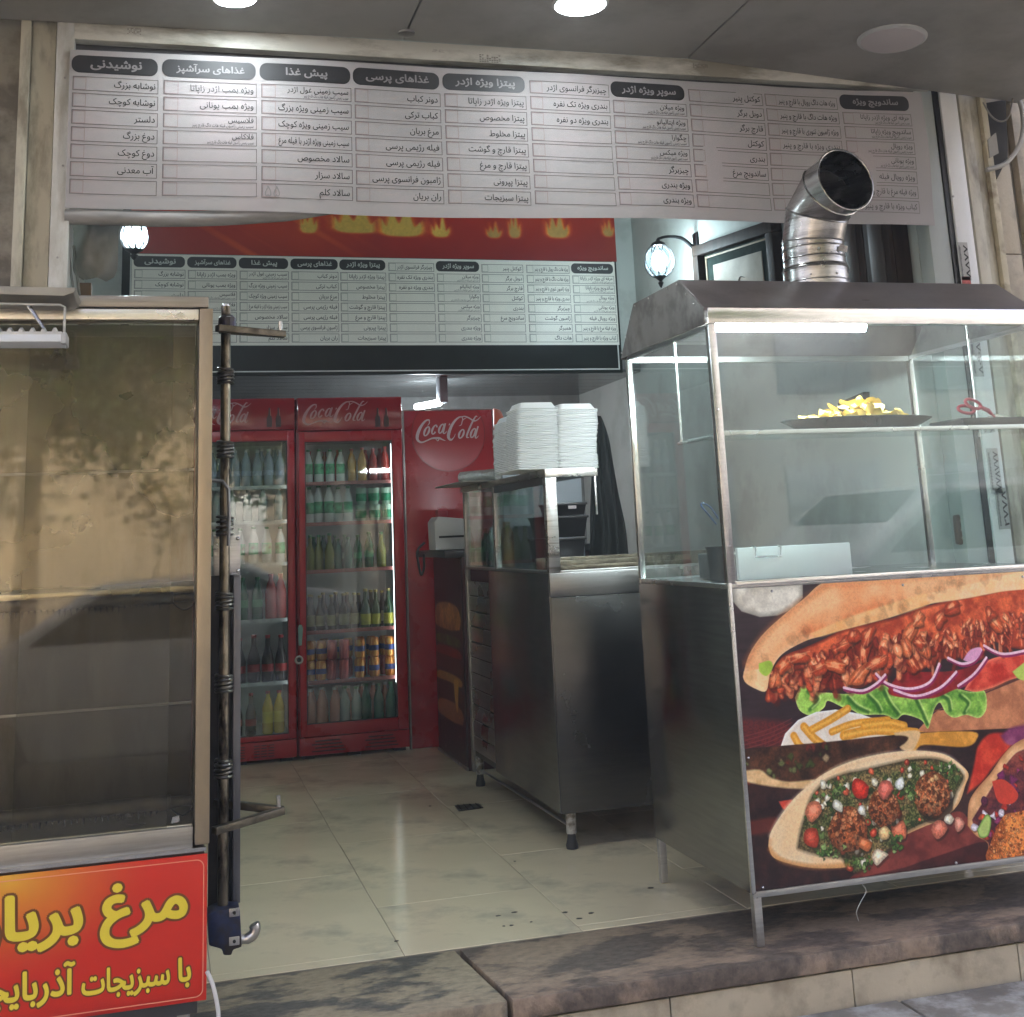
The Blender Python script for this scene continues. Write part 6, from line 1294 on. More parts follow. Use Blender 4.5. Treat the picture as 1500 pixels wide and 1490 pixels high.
lib = {
 'ocan': (CAN, can_mat('orange_can', (.62, .20, .03), (.85, .42, .10), 0), None, (.040, .072, .0329, M('can_badge', (.03, .06, .25), .4, var=.5, scale=30))),
 'rcan': (CAN, can_mat('red_can', (.42, .02, .02), (.62, .10, .08), 0), None, None),
 'dark': (GLS, liquid('cola_glass', (.018, .008, .006)), (.205, .013, capr), (.05, .085, .0305, M('cola_label', (.35, .02, .02), .4))),
 'malt': (GLS, liquid('malt_glass', (.05, .03, .012)), (.205, .013, capk), (.03, .095, .0305, M('malt_label', (.42, .36, .20), .4, var=.3, scale=30))),
 'lime': (GLS, liquid('green_glass', (.015, .06, .022)), (.205, .013, capk), (.02, .08, .0305, M('lime_label', (.50, .46, .06), .4, var=.2, scale=30))),
 'grn': (PET, liquid('green_pet', (.012, .12, .05)), (.215, .0135, capg), (.07, .11, .0315, M('green_label', (.03, .26, .10), .4))),
 'oil': (GLS, liquid('yellow_green_glass', (.22, .22, .03)), (.205, .013, capg), None),
 'pink': (PET, liquid('pink_pet', (.62, .26, .20)), (.215, .0135, capw), None),
 'clear': (PET, liquid('frosty_pet', (.30, .36, .34)), (.215, .0135, capg), None),
 'teal': (PET, liquid('teal_pet', (.04, .16, .11)), (.215, .0135, capg), None),
 'water': (PET, liquid('water_pet', (.28, .33, .38)), (.215, .0135, capw), (.07, .10, .0315, M('water_label', (.30, .36, .48), .4, var=.4, scale=40))),
 'milk': (PET, M('milk_pet', (.70, .72, .70), .35), (.215, .0135, capg), (.06, .13, .0315, M('milk_label', (.10, .42, .22), .4, var=.8, scale=26))),
 'cup': (CUP, M('cup_white_green', (.45, .62, .50), .35, var=.2), None, (.02, .062, .0322, M('cup_band', (.02, .28, .13), .4, var=.4, scale=40))),
 'red': (PET, liquid('red_pet', (.38, .03, .02)), (.215, .0135, capr), None),
 'amber': (PET, liquid('amber_pet', (.55, .30, .08)), (.215, .0135, capr), None),
 'yellow': (PET, liquid('yellow_pet', (.62, .42, .02)), (.215, .0135, capr), (.06, .12, .0315, M('yellow_label', (.75, .60, .05), .4)))}
nm = {'ocan': 'soda_can', 'rcan': 'soda_can', 'cup': 'yogurt_cup', 'dark': 'glass_bottle', 'malt': 'glass_bottle', 'lime': 'glass_bottle', 'oil': 'glass_bottle'}
desc = {'ocan': 'orange soda can', 'rcan': 'red soda can', 'dark': 'dark cola bottle with red label', 'malt': 'brown bottle with pale label', 'lime': 'green bottle with yellow label', 'grn': 'green plastic bottle', 'oil': 'yellow green glass bottle',
        'pink': 'pink drink bottle', 'clear': 'frosted clear bottle', 'teal': 'dark teal bottle', 'water': 'clear water bottle', 'milk': 'white bottle with green label', 'cup': 'green yogurt cup', 'red': 'red drink bottle', 'amber': 'amber drink bottle', 'yellow': 'yellow soda bottle'}
protos = {}
def drink(kind, loc, where, sc_=1.0, nth=''):
    lab = desc[kind] + ', ' + nth + ' ' + where; name = nm.get(kind, 'drink_bottle'); g_ = desc[kind] + 's ' + where
    if kind not in protos:
        prof, m_, cap, lb = lib[kind]; t = bottle_thing(name, lab, g_, prof, m_, cap, lb); protos[kind] = t; t.location = loc; t.rotation_euler = (0, 0, random.uniform(0, 6)); o = t
    else: o = dup(protos[kind], loc, lab, random.uniform(0, 6), g_)
    o.scale = (sc_, sc_, sc_); return o
def cooler(name, label, x0, x1, gx0, gx1, gz0, gz1, shelves, items, logo, lit):
    t = thing(name, label, 'drinks cooler', ((x0 + x1) / 2, YFr, 0), 'red drinks coolers')
    zt_ = 2.15; D = .62
    MB().box(x0, x0 + .03, YFr + .045, YFr + D, .02, zt_).build('cabinet_wall', red, t, bevel=.003); MB().box(x1 - .03, x1, YFr + .045, YFr + D, .02, zt_).build('cabinet_wall', red, t, bevel=.003)
    MB().box(x0 + .03, x1 - .03, YFr + D - .03, YFr + D, .15, zt_).build('cabinet_back', red, t)
    MB().box(x0 + .03, x1 - .03, YFr + .06, YFr + D - .03, zt_ - .25, zt_).build('machine_head', redd, t)
    lin = M('cooler_liner', (.62, .65, .64), .4, var=.03)
    MB().box(x0 + .03, x0 + .034, YFr + .05, YFr + D - .03, .15, zt_ - .25).build('liner_side', lin, t); MB().box(x1 - .034, x1 - .03, YFr + .05, YFr + D - .03, .15, zt_ - .25).build('liner_side', lin, t)
    MB().box(x0 + .034, x1 - .034, YFr + D - .035, YFr + D - .031, .15, zt_ - .25).build('liner_back', lin, t)
    MB().box(x0 + .03, x1 - .03, YFr + .05, YFr + D - .03, .13, .15).build('liner_floor', lin, t)
    MB().box(x0 + .004, x1 - .004, YFr, YFr + .05, gz1 + .068, zt_).build('header_panel', redd, t, bevel=.006)
    mb = MB(); script_logo(mb, *logo, YFr - .0012); mb.build('header_logo', M('logo_dull', (.40, .20, .20), .4, var=0), t)
    bx0 = logo[1] + .05 if logo[1] < 1.3 and name and x1 - logo[1] > .15 else None
    # two printed bottles at the end of the header
    dk_ = M('header_bottle_print', (.035, .006, .008), .3, var=0); pk_ = M('header_glint_print', (.38, .16, .12), .3, var=0)
    for i in range(2):
        bx = x1 - .16 + i * .055; zb_ = gz1 + .085
        MB().flat([(bx - .016, zb_), (bx + .016, zb_), (bx + .017, zb_ + .05), (bx + .006, zb_ + .085), (bx + .005, zb_ + .12), (bx - .005, zb_ + .12), (bx - .006, zb_ + .085), (bx - .017, zb_ + .05)], YFr - .0012).build('bottle_print', dk_, t)
        MB().flat([(bx + .006, zb_ + .07), (bx + .010, zb_ + .07), (bx + .006, zb_ + .115), (bx + .004, zb_ + .115)], YFr - .0018).build('glint_print', pk_, t)
    # door frame
    dz0, dz1 = .128, gz1 + .062; dx0, dx1 = x0 + .008, x1 - .008; dr = None
    fr_ = MB(); fr_.box(dx0, gx0, YFr, YFr + .04, dz0, dz1).build('door_stile', red, t, bevel=.004)
    MB().box(gx1, dx1, YFr, YFr + .04, dz0, dz1).build('door_stile', red, t, bevel=.004)
    MB().box(gx0, gx1, YFr + .001, YFr + .039, gz1, dz1).build('door_rail', red, t, bevel=.003); MB().box(gx0, gx1, YFr + .001, YFr + .039, dz0, gz0).build('door_rail', red, t, bevel=.003)
    MB().box(gx0 - .002, gx1 + .002, YFr + .012, YFr + .017, gz0 - .002, gz1 + .002).build('door_glass', glass('cooler_glass', (.86, .90, .88), .005, (.4, .42, .4), 3), t)
    gk_ = M('gasket', (.05, .045, .045), .6)
    mb = MB(); w_ = .006
    for (a, b, c, d) in ((gx0, gx1, gz1 - w_, gz1), (gx0, gx1, gz0, gz0 + w_), (gx0, gx0 + w_, gz0 + w_, gz1 - w_), (gx1 - w_, gx1, gz0 + w_, gz1 - w_)): mb.box(a, b, YFr + .006, YFr + .011, c, d)
    mb.build('gasket', gk_, t)
    # base with louvres
    MB().box(x0 + .004, x1 - .004, YFr + .006, YFr + .5, .022, .122).build('base_panel', red, t, bevel=.004)
    xm = (x0 + x1) / 2
    if lit:
        for s in (-1, 1):
            for k in range(4):
                c = xm + s * .16; MB().box(c - .10 + .02 * (k % 2), c + .10 - .01 * k, YFr + .0, YFr + .008, .040 + k * .019, .0465 + k * .019).build('vent_louvre', M('vent_dark', (.03, .004, .006), .5), t, bevel=.001)
    else:
        for s in (-1, 1):
            for k in range(5):
                for j in range(3): c = xm + .05 + s * .085 + (j - 1) * .042; MB().box(c - .017, c + .017, YFr + .001, YFr + .008, .038 + k * .0155, .0425 + k * .0155).build('vent_slot', MATS['vent_dark'] if 'vent_dark' in MATS else M('vent_dark', (.03, .004, .006), .5), t)
    for x in (x0 + .06, xm, x1 - .06): MB().box(x - .035, x + .035, YFr + .03, YFr + .12, .001, .021).build('foot', blackm, t)
    # shelves with red price rails and what stands on them
    for z in shelves:
        sh = MB(); sh.box(x0 + .036, x1 - .036, YFr + .07, YFr + .10, z - .016, z - .004)
        for k in range(14): xx_ = x0 + .05 + k * (x1 - x0 - .1) / 13; sh.box(xx_ - .0015, xx_ + .0015, YFr + .101, YFr + .5, z - .008, z - .004)
        sh.build('wire_shelf', M('shelf_wire', (.55, .55, .55), .35, .6), t)
        MB().box(x0 + .038, x1 - .038, YFr + .062, YFr + .069, z - .016, z + .006).build('price_rail', M('price_rail_red', (.45, .16, .15), .4, var=.5, scale=35, stretch=(6, 1, 1)) if lit else M('price_rail_grey', (.5, .52, .52), .4, var=.3, scale=20), t)
    MB().box(gx1 - .001, gx1 + .005, YFr + .046, YFr + .058, gz0 + .2, gz1 - .02).build('light_strip', emis('cooler_strip_lit' if lit else 'cooler_strip_dim', (.85, .95, 1), 1.0 if lit else .3), t)
    for (kind, z, x_a, x_b, n, yy_, sc_, where) in items:
        for i in range(n):
            x = x_a + (x_b - x_a) * (i / max(1, n - 1)) + random.uniform(-.004, .004); drink(kind, (x, yy_ + random.uniform(-.012, .016), z), where, sc_ * random.uniform(.955, 1.03) if 'layer' not in where else sc_, (['leftmost', 'second from left', 'third from left', 'fourth from left', 'fifth from left', 'sixth from left', 'seventh from left', 'eighth from left'][i] if n > 1 else 'single'))
    return t
sh2 = [1.6229,1.3732,1.0855,0.7252,0.4317]
yA = YFr + .115; yB2 = YFr + .20
z1, z2, z3, z4, z5 = [z + .0 for z in sh2]
W2 = 'of right cooler'
items2 = [
 ('milk', z1, .86, 1.06, 4, yA, .92, 'on top shelf ' + W2), ('amber', z1, 1.13, 1.20, 2, yA, .95, 'on top shelf ' + W2), ('red', z1, 1.27, 1.35, 2, yA, .95, 'on top shelf ' + W2),
 ('milk', z2, .865, 1.10, 5, yA, 1.0, 'on second shelf ' + W2), ('cup', z2, 1.19, 1.35, 3, yA, 1.12, 'in lower layer, second shelf ' + W2), ('cup', z2 + .105, 1.19, 1.35, 3, yA, 1.12, 'in upper layer, second shelf ' + W2),
 ('oil', z3, .86, .98, 3, yA, 1.0, 'on third shelf ' + W2), ('teal', z3, 1.04, 1.10, 2, yA, .85, 'on third shelf ' + W2), ('grn', z3, 1.165, 1.235, 2, yA, .95, 'on third shelf ' + W2), ('grn', z3, .90, 1.10, 4, yB2 + .05, .95, 'in rear row, third shelf ' + W2), ('oil', z3, 1.31, 1.31, 1, yA, 1.0, 'at the right end, third shelf ' + W2),
 ('red', z1, .88, 1.33, 6, yB2 + .03, .92, 'in rear row, top shelf ' + W2), ('cup', z2, .88, 1.10, 3, yB2 + .03, 1.12, 'in rear row, second shelf ' + W2), ('malt', z4, .88, 1.33, 7, yB2 + .03, 1.0, 'in rear row, fourth shelf ' + W2), ('pink', .152, .88, 1.33, 7, yB2 + .03, 1.0, 'in rear row, bottom ' + W2), ('rcan', z5, .88, 1.33, 7, yB2 + .02, 1.0, 'in rear row, fifth shelf ' + W2), ('ocan', z5 + .118, .88, 1.33, 7, yB2 + .02, 1.0, 'in upper rear row, fifth shelf ' + W2),
 ('malt', z4, .855, 1.13, 5, yA, 1.0, 'on fourth shelf ' + W2), ('lime', z4, 1.20, 1.345, 3, yA, 1.05, 'on fourth shelf ' + W2),
 ('ocan', z5, .855, .925, 2, yA, 1.0, 'in lower left layer, fifth shelf ' + W2), ('rcan', z5, .995, 1.065, 2, yA, 1.0, 'in lower layer, fifth shelf ' + W2), ('ocan', z5, 1.16, 1.35, 3, yA, 1.0, 'in lower right layer, fifth shelf ' + W2),
 ('ocan', z5 + .118, .855, .925, 2, yA, 1.0, 'in upper left layer, fifth shelf ' + W2), ('rcan', z5 + .118, .995, 1.065, 2, yA, 1.0, 'in upper layer, fifth shelf ' + W2), ('ocan', z5 + .118, 1.16, 1.35, 3, yA, 1.0, 'in upper right layer, fifth shelf ' + W2),
 ('pink', .152, .86, 1.0, 3, yA, 1.05, 'on bottom ' + W2), ('clear', .152, 1.065, 1.135, 2, yA, 1.05, 'on bottom ' + W2), ('teal', .152, 1.20, 1.35, 3, yA, 1.05, 'on bottom ' + W2)]
cooler('drinks_cooler', 'right red drinks cooler with glass door, cans and bottles, nearest the red wall panel', .776, 1.446, 0.8238, 1.3748, 0.1971, 1.874, sh2, items2,
       (0.8116, 1.2245, 1.9788, 2.1252), True)
lk = thing('door_lock', 'mint green plastic tag and round lock between the two cooler doors', 'lock', (.77, YFr, .7))
a, b = (0.7873,0.7257), (0.778,0.5724)
MB().prism([(a[0] - .010, a[1] - .07), (a[0] + .008, a[1] - .07), (a[0] + .016, a[1] + .03), (a[0] + .008, a[1] + .05), (a[0] - .008, a[1] + .05), (a[0] - .014, a[1] + .03)], 'y', YFr - .012, YFr - .002).build('handle_tag', M('mint_plastic', (.22, .36, .30), .4), lk, bevel=.002)
MB().tube([(b[0] + .02 * math.cos(t_), YFr - .008, b[1] + .02 * math.sin(t_)) for t_ in [k * PI / 8 for k in range(16)]], .006, 8, closed=True).build('lock_ring', M('lock_cream', (.55, .48, .42), .4), lk, smooth=60)
MB().tube([(b[0], YFr - .012, b[1]), (b[0], YFr - .001, b[1])], .012, 10).build('lock_barrel', blackm, lk)
sh1 = [1.6098,1.3978,1.1434,0.8123,0.448]; y1, y2, y3, y4, y5 = sh1; W1 = 'of left cooler'
items1 = [('water', y1, .20, .68, 8, yA, 1.0, 'on top shelf ' + W1), ('water', y1, .23, .65, 6, yB2, 1.05, 'in rear row, top shelf ' + W1), ('clear', y2, .20, .67, 6, yA, .92, 'on second shelf ' + W1),
 ('milk', y3, .20, .68, 7, yA, .98, 'on third shelf ' + W1), ('grn', y4, .20, .54, 5, yA, 1.15, 'on fourth shelf ' + W1), ('red', y4, .62, .68, 2, yA, 1.15, 'at right, fourth shelf ' + W1),
 ('dark', y5, .20, .68, 7, yA, 1.25, 'on fifth shelf ' + W1), ('dark', .152, .20, .50, 5, yA, 1.1, 'on bottom ' + W1), ('yellow', .152, .60, .67, 2, yA, 1.08, 'on bottom ' + W1)]
cooler('drinks_cooler', 'left red drinks cooler partly hidden by the pole and glass cabinet', .106, .768, .17, 0.7169, 0.1563, 1.8856, sh1, items1,
       (0.1041, 0.4969, 1.9824, 2.1256), False)
# red wall panel with round logo
rp_ = thing('red_panel', 'tall red advertising panel with a round script logo right of the coolers', 'advertising panel', (1.75, 3.74, 1))
RT = 2.0613
MB().box(1.460, 2.0493, 3.72, 3.75, .002, RT).build('panel', M('panel_red', (.34, .006, .012), .28, var=.08, scale=2, rvar=.05), rp_, bevel=.003)
MB().box(1.449, 1.459, 3.700, 3.745, .002, RT + .002).build('edge_trim', M('trim_grey', (.30, .26, .25), .4, .5), rp_)
MB().box(1.460, 2.0493, 3.716, 3.752, RT + .001, RT + .008).build('edge_trim', MATS['trim_grey'], rp_)
MB().box(2.0493 + .001, 2.0493 + .006, 3.716, 3.752, 1.4, RT + .008).build('edge_trim', MATS['trim_grey'], rp_)
dcx, dcz, dr_ = 1.7531, 1.9111, .245
mb = MB(); pts = [(dcx + dr_ * math.cos(a), dcz + dr_ * math.sin(a)) for a in [k * PI / 32 for k in range(64)]]
pts = [(p[0], min(p[1], RT - .004)) for p in pts]; ins_ = [(dcx + (p[0] - dcx) * .975, dcz + (p[1] - dcz) * .975) for p in pts]; n = len(pts)
mb.add([(p[0], 3.7192, p[1]) for p in pts] + [(p[0], 3.7192, p[1]) for p in ins_], [(i, (i + 1) % n, n + (i + 1) % n, n + i) for i in range(n)]); mb.build('round_outline', M('disc_edge_red', (.22, .006, .012), .3, var=0), rp_)
MB().flat(ins_[::-1], 3.7190).build('round_field', M('disc_red', (.36, .006, .014), .28, var=.04), rp_)
mb = MB(); script_logo(mb, 1.538, 1.9728, 1.8542, 2.0217, 3.7183); mb.build('script_logo', M('logo_pale', (.58, .44, .45), .4, var=0), rp_)
ob = thing('orange_bag', 'orange plastic bag behind the top right corner of the red panel', 'bag', (2.1, 3.85, 1.95))
P = [(2.0832,2.0831),(2.1343,2.0686),(2.164,1.9956),(2.2108,1.8861),(2.1599,1.7974),(2.0662,1.7907)]
MB().prism(P, 'y', 3.80, 3.90).build('bag_body', M('orange_film', (.50, .09, .03), .45, var=.2), ob, bevel=.02)
# tube lamp at the back
bt = thing('ceiling_tube_lamp', 'short lit tube lamp fixed under the dark ceiling behind the red panel', 'lamp', (1.78, 4.5, 2.2))
lx, lzz = (1.7685,2.1571)
MB().tube([(lx - .10, 4.34, lzz - .006), (lx + .03, 4.16, lzz + .004)], .022, 12).build('tube', emis('back_tube_lit', (.82, .94, 1), 9), bt, smooth=60)
MB().box(lx + .02, lx + .075, 4.10, 4.22, lzz + .0, 2.329).build('holder', M('holder_grey', (.10, .11, .12), .5), bt, bevel=.003)
l = bpy.data.lights.new('tube_point', 'POINT'); l.energy = 3.2; l.shadow_soft_size = .05; l.color = (.82, .93, 1); o = bpy.data.objects.new('tube_point', l); C.objects.link(o); o.location = (lx - .02, 4.30, lzz - .06)

# =================================================================== WALL THINGS
def lantern(label, wall_x, y, z, side, R_, reach, e):
    """globe in an iron cage on a scrolled arm; side -1 = arm reaches to -x"""
    gx_ = wall_x + side * reach; t = thing('wall_lantern', label, 'lantern', (gx_, y, z), 'iron wall lanterns'); ir = M('lantern_iron', (.02, .02, .022), .45, .5)
    MB().ball((gx_, y, z), R_ * .90, 20, 14, (1, 1, 1.12)).build('glass_globe', glass('lantern_glass', (.80, .90, .93), .03, (.6, .7, .72), 4), t, smooth=60)
    MB().ball((gx_, y, z - .005), R_ * .42, 14, 10).build('bulb', emis('lantern_bulb', (.72, .92, 1), 18), t, smooth=60)
    mb = MB(); nr = 9
    for s in (-1, 1):
        for k in range(nr):
            p0 = 2 * PI * k / nr; mb.tube([(gx_ + R_ * .96 * math.cos(p0 + s * q * .9) * math.sin(.28 + q * 2.6), y + R_ * .96 * math.sin(p0 + s * q * .9) * math.sin(.28 + q * 2.6), z + R_ * 1.10 * math.cos(.28 + q * 2.6)) for q in [i / 12 for i in range(13)]], .0028, 5)
    mb.build('cage', ir, t, smooth=60)
    MB().lathe([(.002, R_ * 1.50), (.010, R_ * 1.45), (.014, R_ * 1.32), (.042, R_ * 1.18), (.052, R_ * .98), (.045, R_ * .93)], (gx_, y, z), 16).build('top_cap', ir, t, smooth=45)
    MB().lathe([(.002, -R_ * 1.72), (.010, -R_ * 1.6), (.018, -R_ * 1.38), (.008, -R_ * 1.28), (.034, -R_ * 1.05), (.040, -R_ * .98)], (gx_, y, z), 14).build('finial', ir, t, smooth=45)
    q = catmull([(gx_, z + R_ * 1.45), (gx_ - side * reach * .25, z + R_ * 1.62), (gx_ - side * reach * .6, z + R_ * 1.55), (gx_ - side * reach * .85, z + R_ * 1.05), (wall_x - side * -.004, z + R_ * .7)], 5)
    MB().tube([(p[0], y, p[1]) for p in q], [.008 + .008 * i / len(q) for i in range(len(q))], 8).build('arm', ir, t, smooth=60)
    MB().box(wall_x + side * .001, wall_x + side * .016, y - .035, y + .035, z + R_ * .1, z + R_ * 1.9).build('wall_plate', ir, t, bevel=.012)
    l = bpy.data.lights.new('lantern_light', 'POINT'); l.energy = e; l.shadow_soft_size = .06; l.color = (.88, .95, 1); o = bpy.data.objects.new('lantern_light', l); C.objects.link(o); o.location = (gx_, y, z)
yl_, zl_ = (2.8606,3.0661)
lantern('lit globe lantern in a black iron cage on the right wall beside the picture frame', 3.2, yl_ - .02, 2.8756, -1, 3.0337 - 2.935, 3.2 - 2.935, 5)
lantern('glaring lit globe lantern on the left wall under the banner', XL, 1.3, 2.5827, 1, .062, -0.1502 - XL, 6)
# framed picture leaning on the right wall
pf = thing('picture_frame', 'dark wooden framed calligraphy picture tilted on the right wall above the hood', 'picture', (3.15, 2.1, 2.8))
ya0, za0 = (2.7811,2.9575); ya1, za1 = (1.7358,2.8594); zbb = 2.6282
def fpt(u, v, x): # u 0..1 along from far-left to near-right, v 0 bottom ..1 top
    y = ya0 + (ya1 - ya0) * u; zt__ = za0 + .0 + (za1 - za0) * u; return (x, y, (za0 - .55 + (za1 - za0) * u) * (1 - v) + zt__ * v)
def fr_bar(u0, u1, v0, v1, xa_, xb_, name, m_):
    A = [fpt(u0, v0, xa_), fpt(u1, v0, xa_), fpt(u1, v1, xa_), fpt(u0, v1, xa_)]; B = [fpt(u0, v0, xb_), fpt(u1, v0, xb_), fpt(u1, v1, xb_), fpt(u0, v1, xb_)]
    return MB().add(A + B, [(3, 2, 1, 0), (4, 5, 6, 7), (0, 1, 5, 4), (1, 2, 6, 5), (2, 3, 7, 6), (3, 0, 4, 7)]).build(name, m_, pf, bevel=.004)
fr_bar(0, 1, .88, 1, 3.13, 3.195, 'frame_bar', darkwood); fr_bar(0, 1, 0, .12, 3.13, 3.195, 'frame_bar', darkwood); fr_bar(0, .075, .121, .879, 3.13, 3.195, 'frame_bar', darkwood); fr_bar(.925, 1, .121, .879, 3.13, 3.195, 'frame_bar', darkwood)
fr_bar(.076, .924, .122, .878, 3.175, 3.195, 'green_mount', M('mount_green', (.03, .045, .04), .95, var=.3, scale=20, spec=.05))
gold = M('gold_fillet', (.30, .22, .12), .6, .0)
for (a, b, c, d) in ((.10, .90, .835, .855), (.10, .115, .15, .834), (.885, .90, .15, .834)): fr_bar(a, b, c, d, 3.168, 3.1745, 'gold_fillet', gold)
fr_bar(.20, .80, .20, .74, 3.168, 3.1745, 'paper', M('old_paper', (.42, .38, .30), .7, var=.15, scale=8))
mb = MB(); r = random.Random(6)
for k in range(4):
    u0, v0 = .26 + .06 * (k % 8), .30 + .035 * k; q = catmull([(u0, v0), (u0 + .05, v0 + .05 * r.uniform(-1, 1)), (u0 + .09, v0 + .12), (u0 + .15, v0 + .14 * r.uniform(0, 1))], 4)
    mb.tube([fpt(min(.78, p[0]), min(.72, p[1]), 3.166) for p in q], [.0025 * math.sin(PI * (i + .5) / len(q)) + .0008 for i in range(len(q))], 5)
mb.build('calligraphy', ink, pf)
# brown cupboard doors high on the right wall near the front
cu = thing('wall_cupboard', 'dark brown wooden cupboard doors high on the right wall behind the flue pipe', 'cupboard', (3.1, .75, 2.4))
yq0, yq1 = 1.0271, max(.6, 0.4112)
n = 2
for k in range(n):
    a = yq0 + (yq1 - yq0) * k / n; b = yq0 + (yq1 - yq0) * (k + 1) / n
    MB().box(3.10, 3.12, b + .004, a - .004, 2.12, 3.0).build('door', darkwood, cu, bevel=.004)
    MB().box(3.094, 3.0995, b + .05, a - .05, 2.2, 2.9).build('door_field', M('door_field_brown', (.045, .030, .024), .35, var=.4, scale=4, stretch=(8, 8, .6)), cu, bevel=.002)
MB().box(3.121, 3.198, yq1, yq0, 2.12, 3.0).build('carcass', darkwood, cu)

# =================================================================== THE STREET BEHIND THE CAMERA (seen in reflections)
struct('road', MB().box(-60, 60, -16.5, -3.25, -.5, -.30), M('asphalt', (.055, .054, .052), .8, var=.25, scale=3, bump=.3, bscale=60))
struct('far_pavement', MB().box(-60, 60, -21.6, -16.5, -.5, -.17), M('far_paving', (.22, .21, .19), .8, var=.1))
struct('ground', MB().box(-150, 150, -150, 60, -.9, -.52), M('ground_earth', (.18, .16, .13), .9))
ob_ = thing('apartment_building', 'sunlit sand coloured apartment building across the street', 'building', (0, -22, -.2))
MB().box(-24, 3.6, -30, -22, -.2, 9.4).build('wall', M('sand_facade', (.32, .26, .18), .8, var=.08, scale=.5), ob_)
MB().box(-24.4, 4.0, -30.4, -21.7, 9.4, 9.75).build('cornice', M('cornice', (.55, .5, .42), .7), ob_)
wfr = M('window_frame_white', (.6, .6, .58), .5); wgl = M('window_dark_glass', (.03, .04, .05), .08, spec=.8)
for fl_i in range(3):
    for k in range(8):
        if k == 6: continue
        x = -22 + k * 3.4; z = .2 + fl_i * 3.1
        w_ = MB().box(x - .72, x + .72, -22.0, -21.93, z + .9, z + 2.4).build('window', wfr, ob_, bevel=.01)
        MB().box(x - .64, x - .02, -21.928, -21.915, z + .98, z + 2.32).build('pane', wgl, w_); MB().box(x + .02, x + .64, -21.928, -21.915, z + .98, z + 2.32).build('pane', wgl, w_)
gb2 = thing('reflection_block', 'dark grey block added across the street to keep the right reflections dark', 'building', (18, -20, -.2))  # out-of-view block, added so the right-hand glass reflects something dark and plain
MB().box(4.2, 44, -30, -19.6, -.2, 13).build('wall', M('dark_render', (.085, .085, .08), .8, var=.15, scale=.6), gb2)
for fl_i in range(4):
    for k in range(11): MB().box(5.4 + k * 3.4, 7.6 + k * 3.4, -19.6, -19.54, .8 + fl_i * 3.1, 2.4 + fl_i * 3.1).build('window', wgl, gb2, bevel=.01)
def leafy_tree(x, y, h, cr, seed, label):
    r = random.Random(seed); t = thing('street_tree', label, 'tree', (x, y, -.17), 'trees along the far pavement')
    MB().tube([(x, y, -.17), (x + .05, y, h * .3), (x + .12, y + .05, h * .62)], [.17, .13, .08], 9).build('trunk', M('bark', (.10, .075, .05), .9, var=.3, bump=.5), t, smooth=60)
    mb = MB()
    for k in range(7):
        a = r.uniform(0, 6.28); mb.tube([(x + .05, y, h * .38), (x + cr * .4 * math.cos(a), y + cr * .4 * math.sin(a), h * .6), (x + cr * .75 * math.cos(a), y + cr * .75 * math.sin(a), h * .8)], [.07, .04, .015], 6)
    mb.build('limbs', MATS['bark'], t, smooth=60); mb = MB()
    cl = [(r.gauss(0, .42) * cr, r.gauss(0, .42) * cr, h * .72 + r.gauss(0, .17) * h) for _ in range(60)]
    for _ in range(int(8500 * cr)):
        c = r.choice(cl); p = Vector((x + c[0] + r.gauss(0, .36), y + c[1] + r.gauss(0, .36), c[2] + r.gauss(0, .32))); s = r.uniform(.05, .09)
        u = Vector((r.gauss(0, 1), r.gauss(0, 1), r.gauss(0, 1))).normalized() * s; v = u.orthogonal().normalized() * s * .6
        mb.add([p - u, p + v, p + u, p - v], [(0, 1, 2, 3)])
    mb.build('crown', M('leaves', (.05, .085, .022), .6, var=.5, scale=3), t, kind='stuff'); return t
tp = [leafy_tree(-7.2, -14.0, 6.4, 2.2, 40, 'leafy street tree furthest to the left across the road'), leafy_tree(-1.7, -13.4, 6.6, 2.5, 41, 'tall leafy street tree second from the left across the road')]
for k, (x, y, s_, lab) in enumerate([(.9, -14.2, 1.0, 'leafy street tree third from the left across the road'), (4.9, -13.2, 1.0, 'leafy street tree fourth from the left across the road')]):

    o = dup(tp[k % 2], (x, y, -.17), lab, k * 1.3); o.scale = (s_, s_, s_)
# a white parked car behind the camera
car = thing('parked_car', 'pale silver parked saloon car standing at the kerb behind the viewer', 'car', (.2, -6.1, -.3), 'silver cars parked along the kerb')
wp_ = M('car_silver', (.42, .43, .43), .18, var=.02, coat=.8); cgl = M('car_glass', (.02, .025, .03), .05, spec=.9)
side = [(-2.1, .32), (-2.12, .62), (-2.0, .82), (-1.25, .95), (-.62, 1.36), (.75, 1.40), (1.45, 1.02), (2.08, .92), (2.16, .6), (2.12, .32), (1.72, .30), (1.62, .52), (1.35, .62), (1.08, .52), (.98, .28), (-1.0, .28), (-1.1, .52), (-1.37, .62), (-1.64, .52), (-1.74, .30)]
def carx(p, w_): 
    s = 1 - .16 * max(0, (p[1] - .9) / .5); return w_ * s
A = [(.2 + p[0], -6.1 - carx(p, .84), p[1] - .3) for p in side]; B = [(.2 + p[0], -6.1 + carx(p, .84), p[1] - .3) for p in side]; n = len(side)
MB().add(A + B, [tuple(range(n)), tuple(range(n, 2 * n))[::-1]] + [(i, n + i, n + (i + 1) % n, (i + 1) % n) for i in range(n)]).build('body', wp_, car, bevel=.05, seg=3, smooth=50)
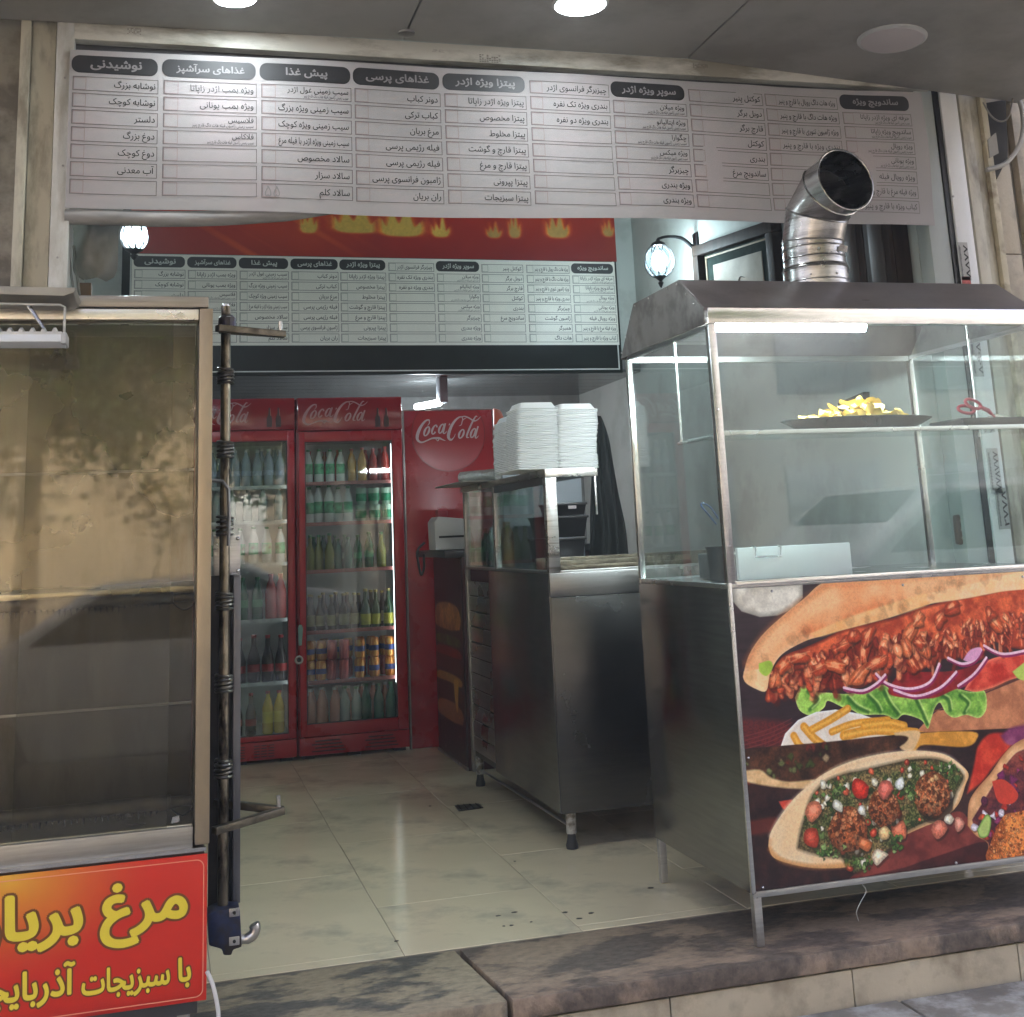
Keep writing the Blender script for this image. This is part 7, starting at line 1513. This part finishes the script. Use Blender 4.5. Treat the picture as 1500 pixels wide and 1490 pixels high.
for s in (-1, 1):
    yy_ = -6.1 + s * .80
    for P_ in ([(-1.05, .98), (-.58, 1.30), (-.02, 1.33), (-.02, .98)], [(.04, .98), (.04, 1.33), (.70, 1.33), (1.22, 1.02)]): MB().prism([(.2 + p[0], p[1] - .3) for p in P_], 'y', yy_ - .02, yy_ + .02).build('side_window', cgl, car, bevel=.01)
    for xw in (-1.37, 1.35):
        w_ = MB().tube([(.2 + xw, -6.1 + s * .62, .0), (.2 + xw, -6.1 + s * .83, .0)], .30, 26).build('wheel', M('tyre', (.02, .02, .02), .8), car, bevel=.02, smooth=50)
        MB().tube([(.2 + xw, -6.1 + s * .831, .0), (.2 + xw, -6.1 + s * .845, .0)], .19, 20).build('rim', st_mid, w_, smooth=50)
for s in (-1, 1):
    MB().box(.2 + 2.10, .2 + 2.16, -6.1 + s * .55 - .14, -6.1 + s * .55 + .14, .30, .44).build('headlight', M('lamp_clear', (.7, .7, .7), .1), car, bevel=.02); MB().box(.2 - 2.12, .2 - 2.05, -6.1 + s * .58 - .14, -6.1 + s * .58 + .14, .30, .50).build('tail_light', M('lamp_red', (.5, .02, .02), .15), car, bevel=.02)
MB().add([(.2 - 1.22, -6.8, .66), (.2 - 1.22, -5.4, .66), (.2 - .68, -5.48, 1.03), (.2 - .68, -6.72, 1.03)], [(0, 1, 2, 3)]).build('rear_window', cgl, car); MB().add([(.2 + .80, -6.72, 1.07), (.2 + .80, -5.48, 1.07), (.2 + 1.42, -5.4, .735), (.2 + 1.42, -6.8, .735)], [(0, 1, 2, 3)]).build('windscreen', cgl, car)
o = dup(car, (6.3, -5.6, -.3), 'second, taller silver car parked further right along the kerb'); o.scale = (1.2, 1.1, 1.32)
for k in list(bpy.data.objects):
    if '_org' in k.keys(): del k['_org']
    if k.name == '_lettering': bpy.data.objects.remove(k)

# ---- thin haze volume added to lift the blacks, for lens haze and grill smoke
hz_m = bpy.data.materials.new('veil_haze'); hz_m.use_nodes = True; nt = hz_m.node_tree
nt.nodes.remove(nt.nodes['Principled BSDF']); pv = nt.nodes.new('ShaderNodeVolumePrincipled')
pv.inputs['Color'].default_value = (.92, .92, .90, 1); pv.inputs['Density'].default_value = .0055
nt.links.new(pv.outputs[0], nt.nodes['Material Output'].inputs['Volume'])
hz_o = MB().box(-155, 155, -155, 65, -1.9, 14.5).build('haze', hz_m); hz_o['kind'] = 'stuff'; hz_o['label'] = 'thin grey haze added to lift the blacks, for lens haze and grill smoke'
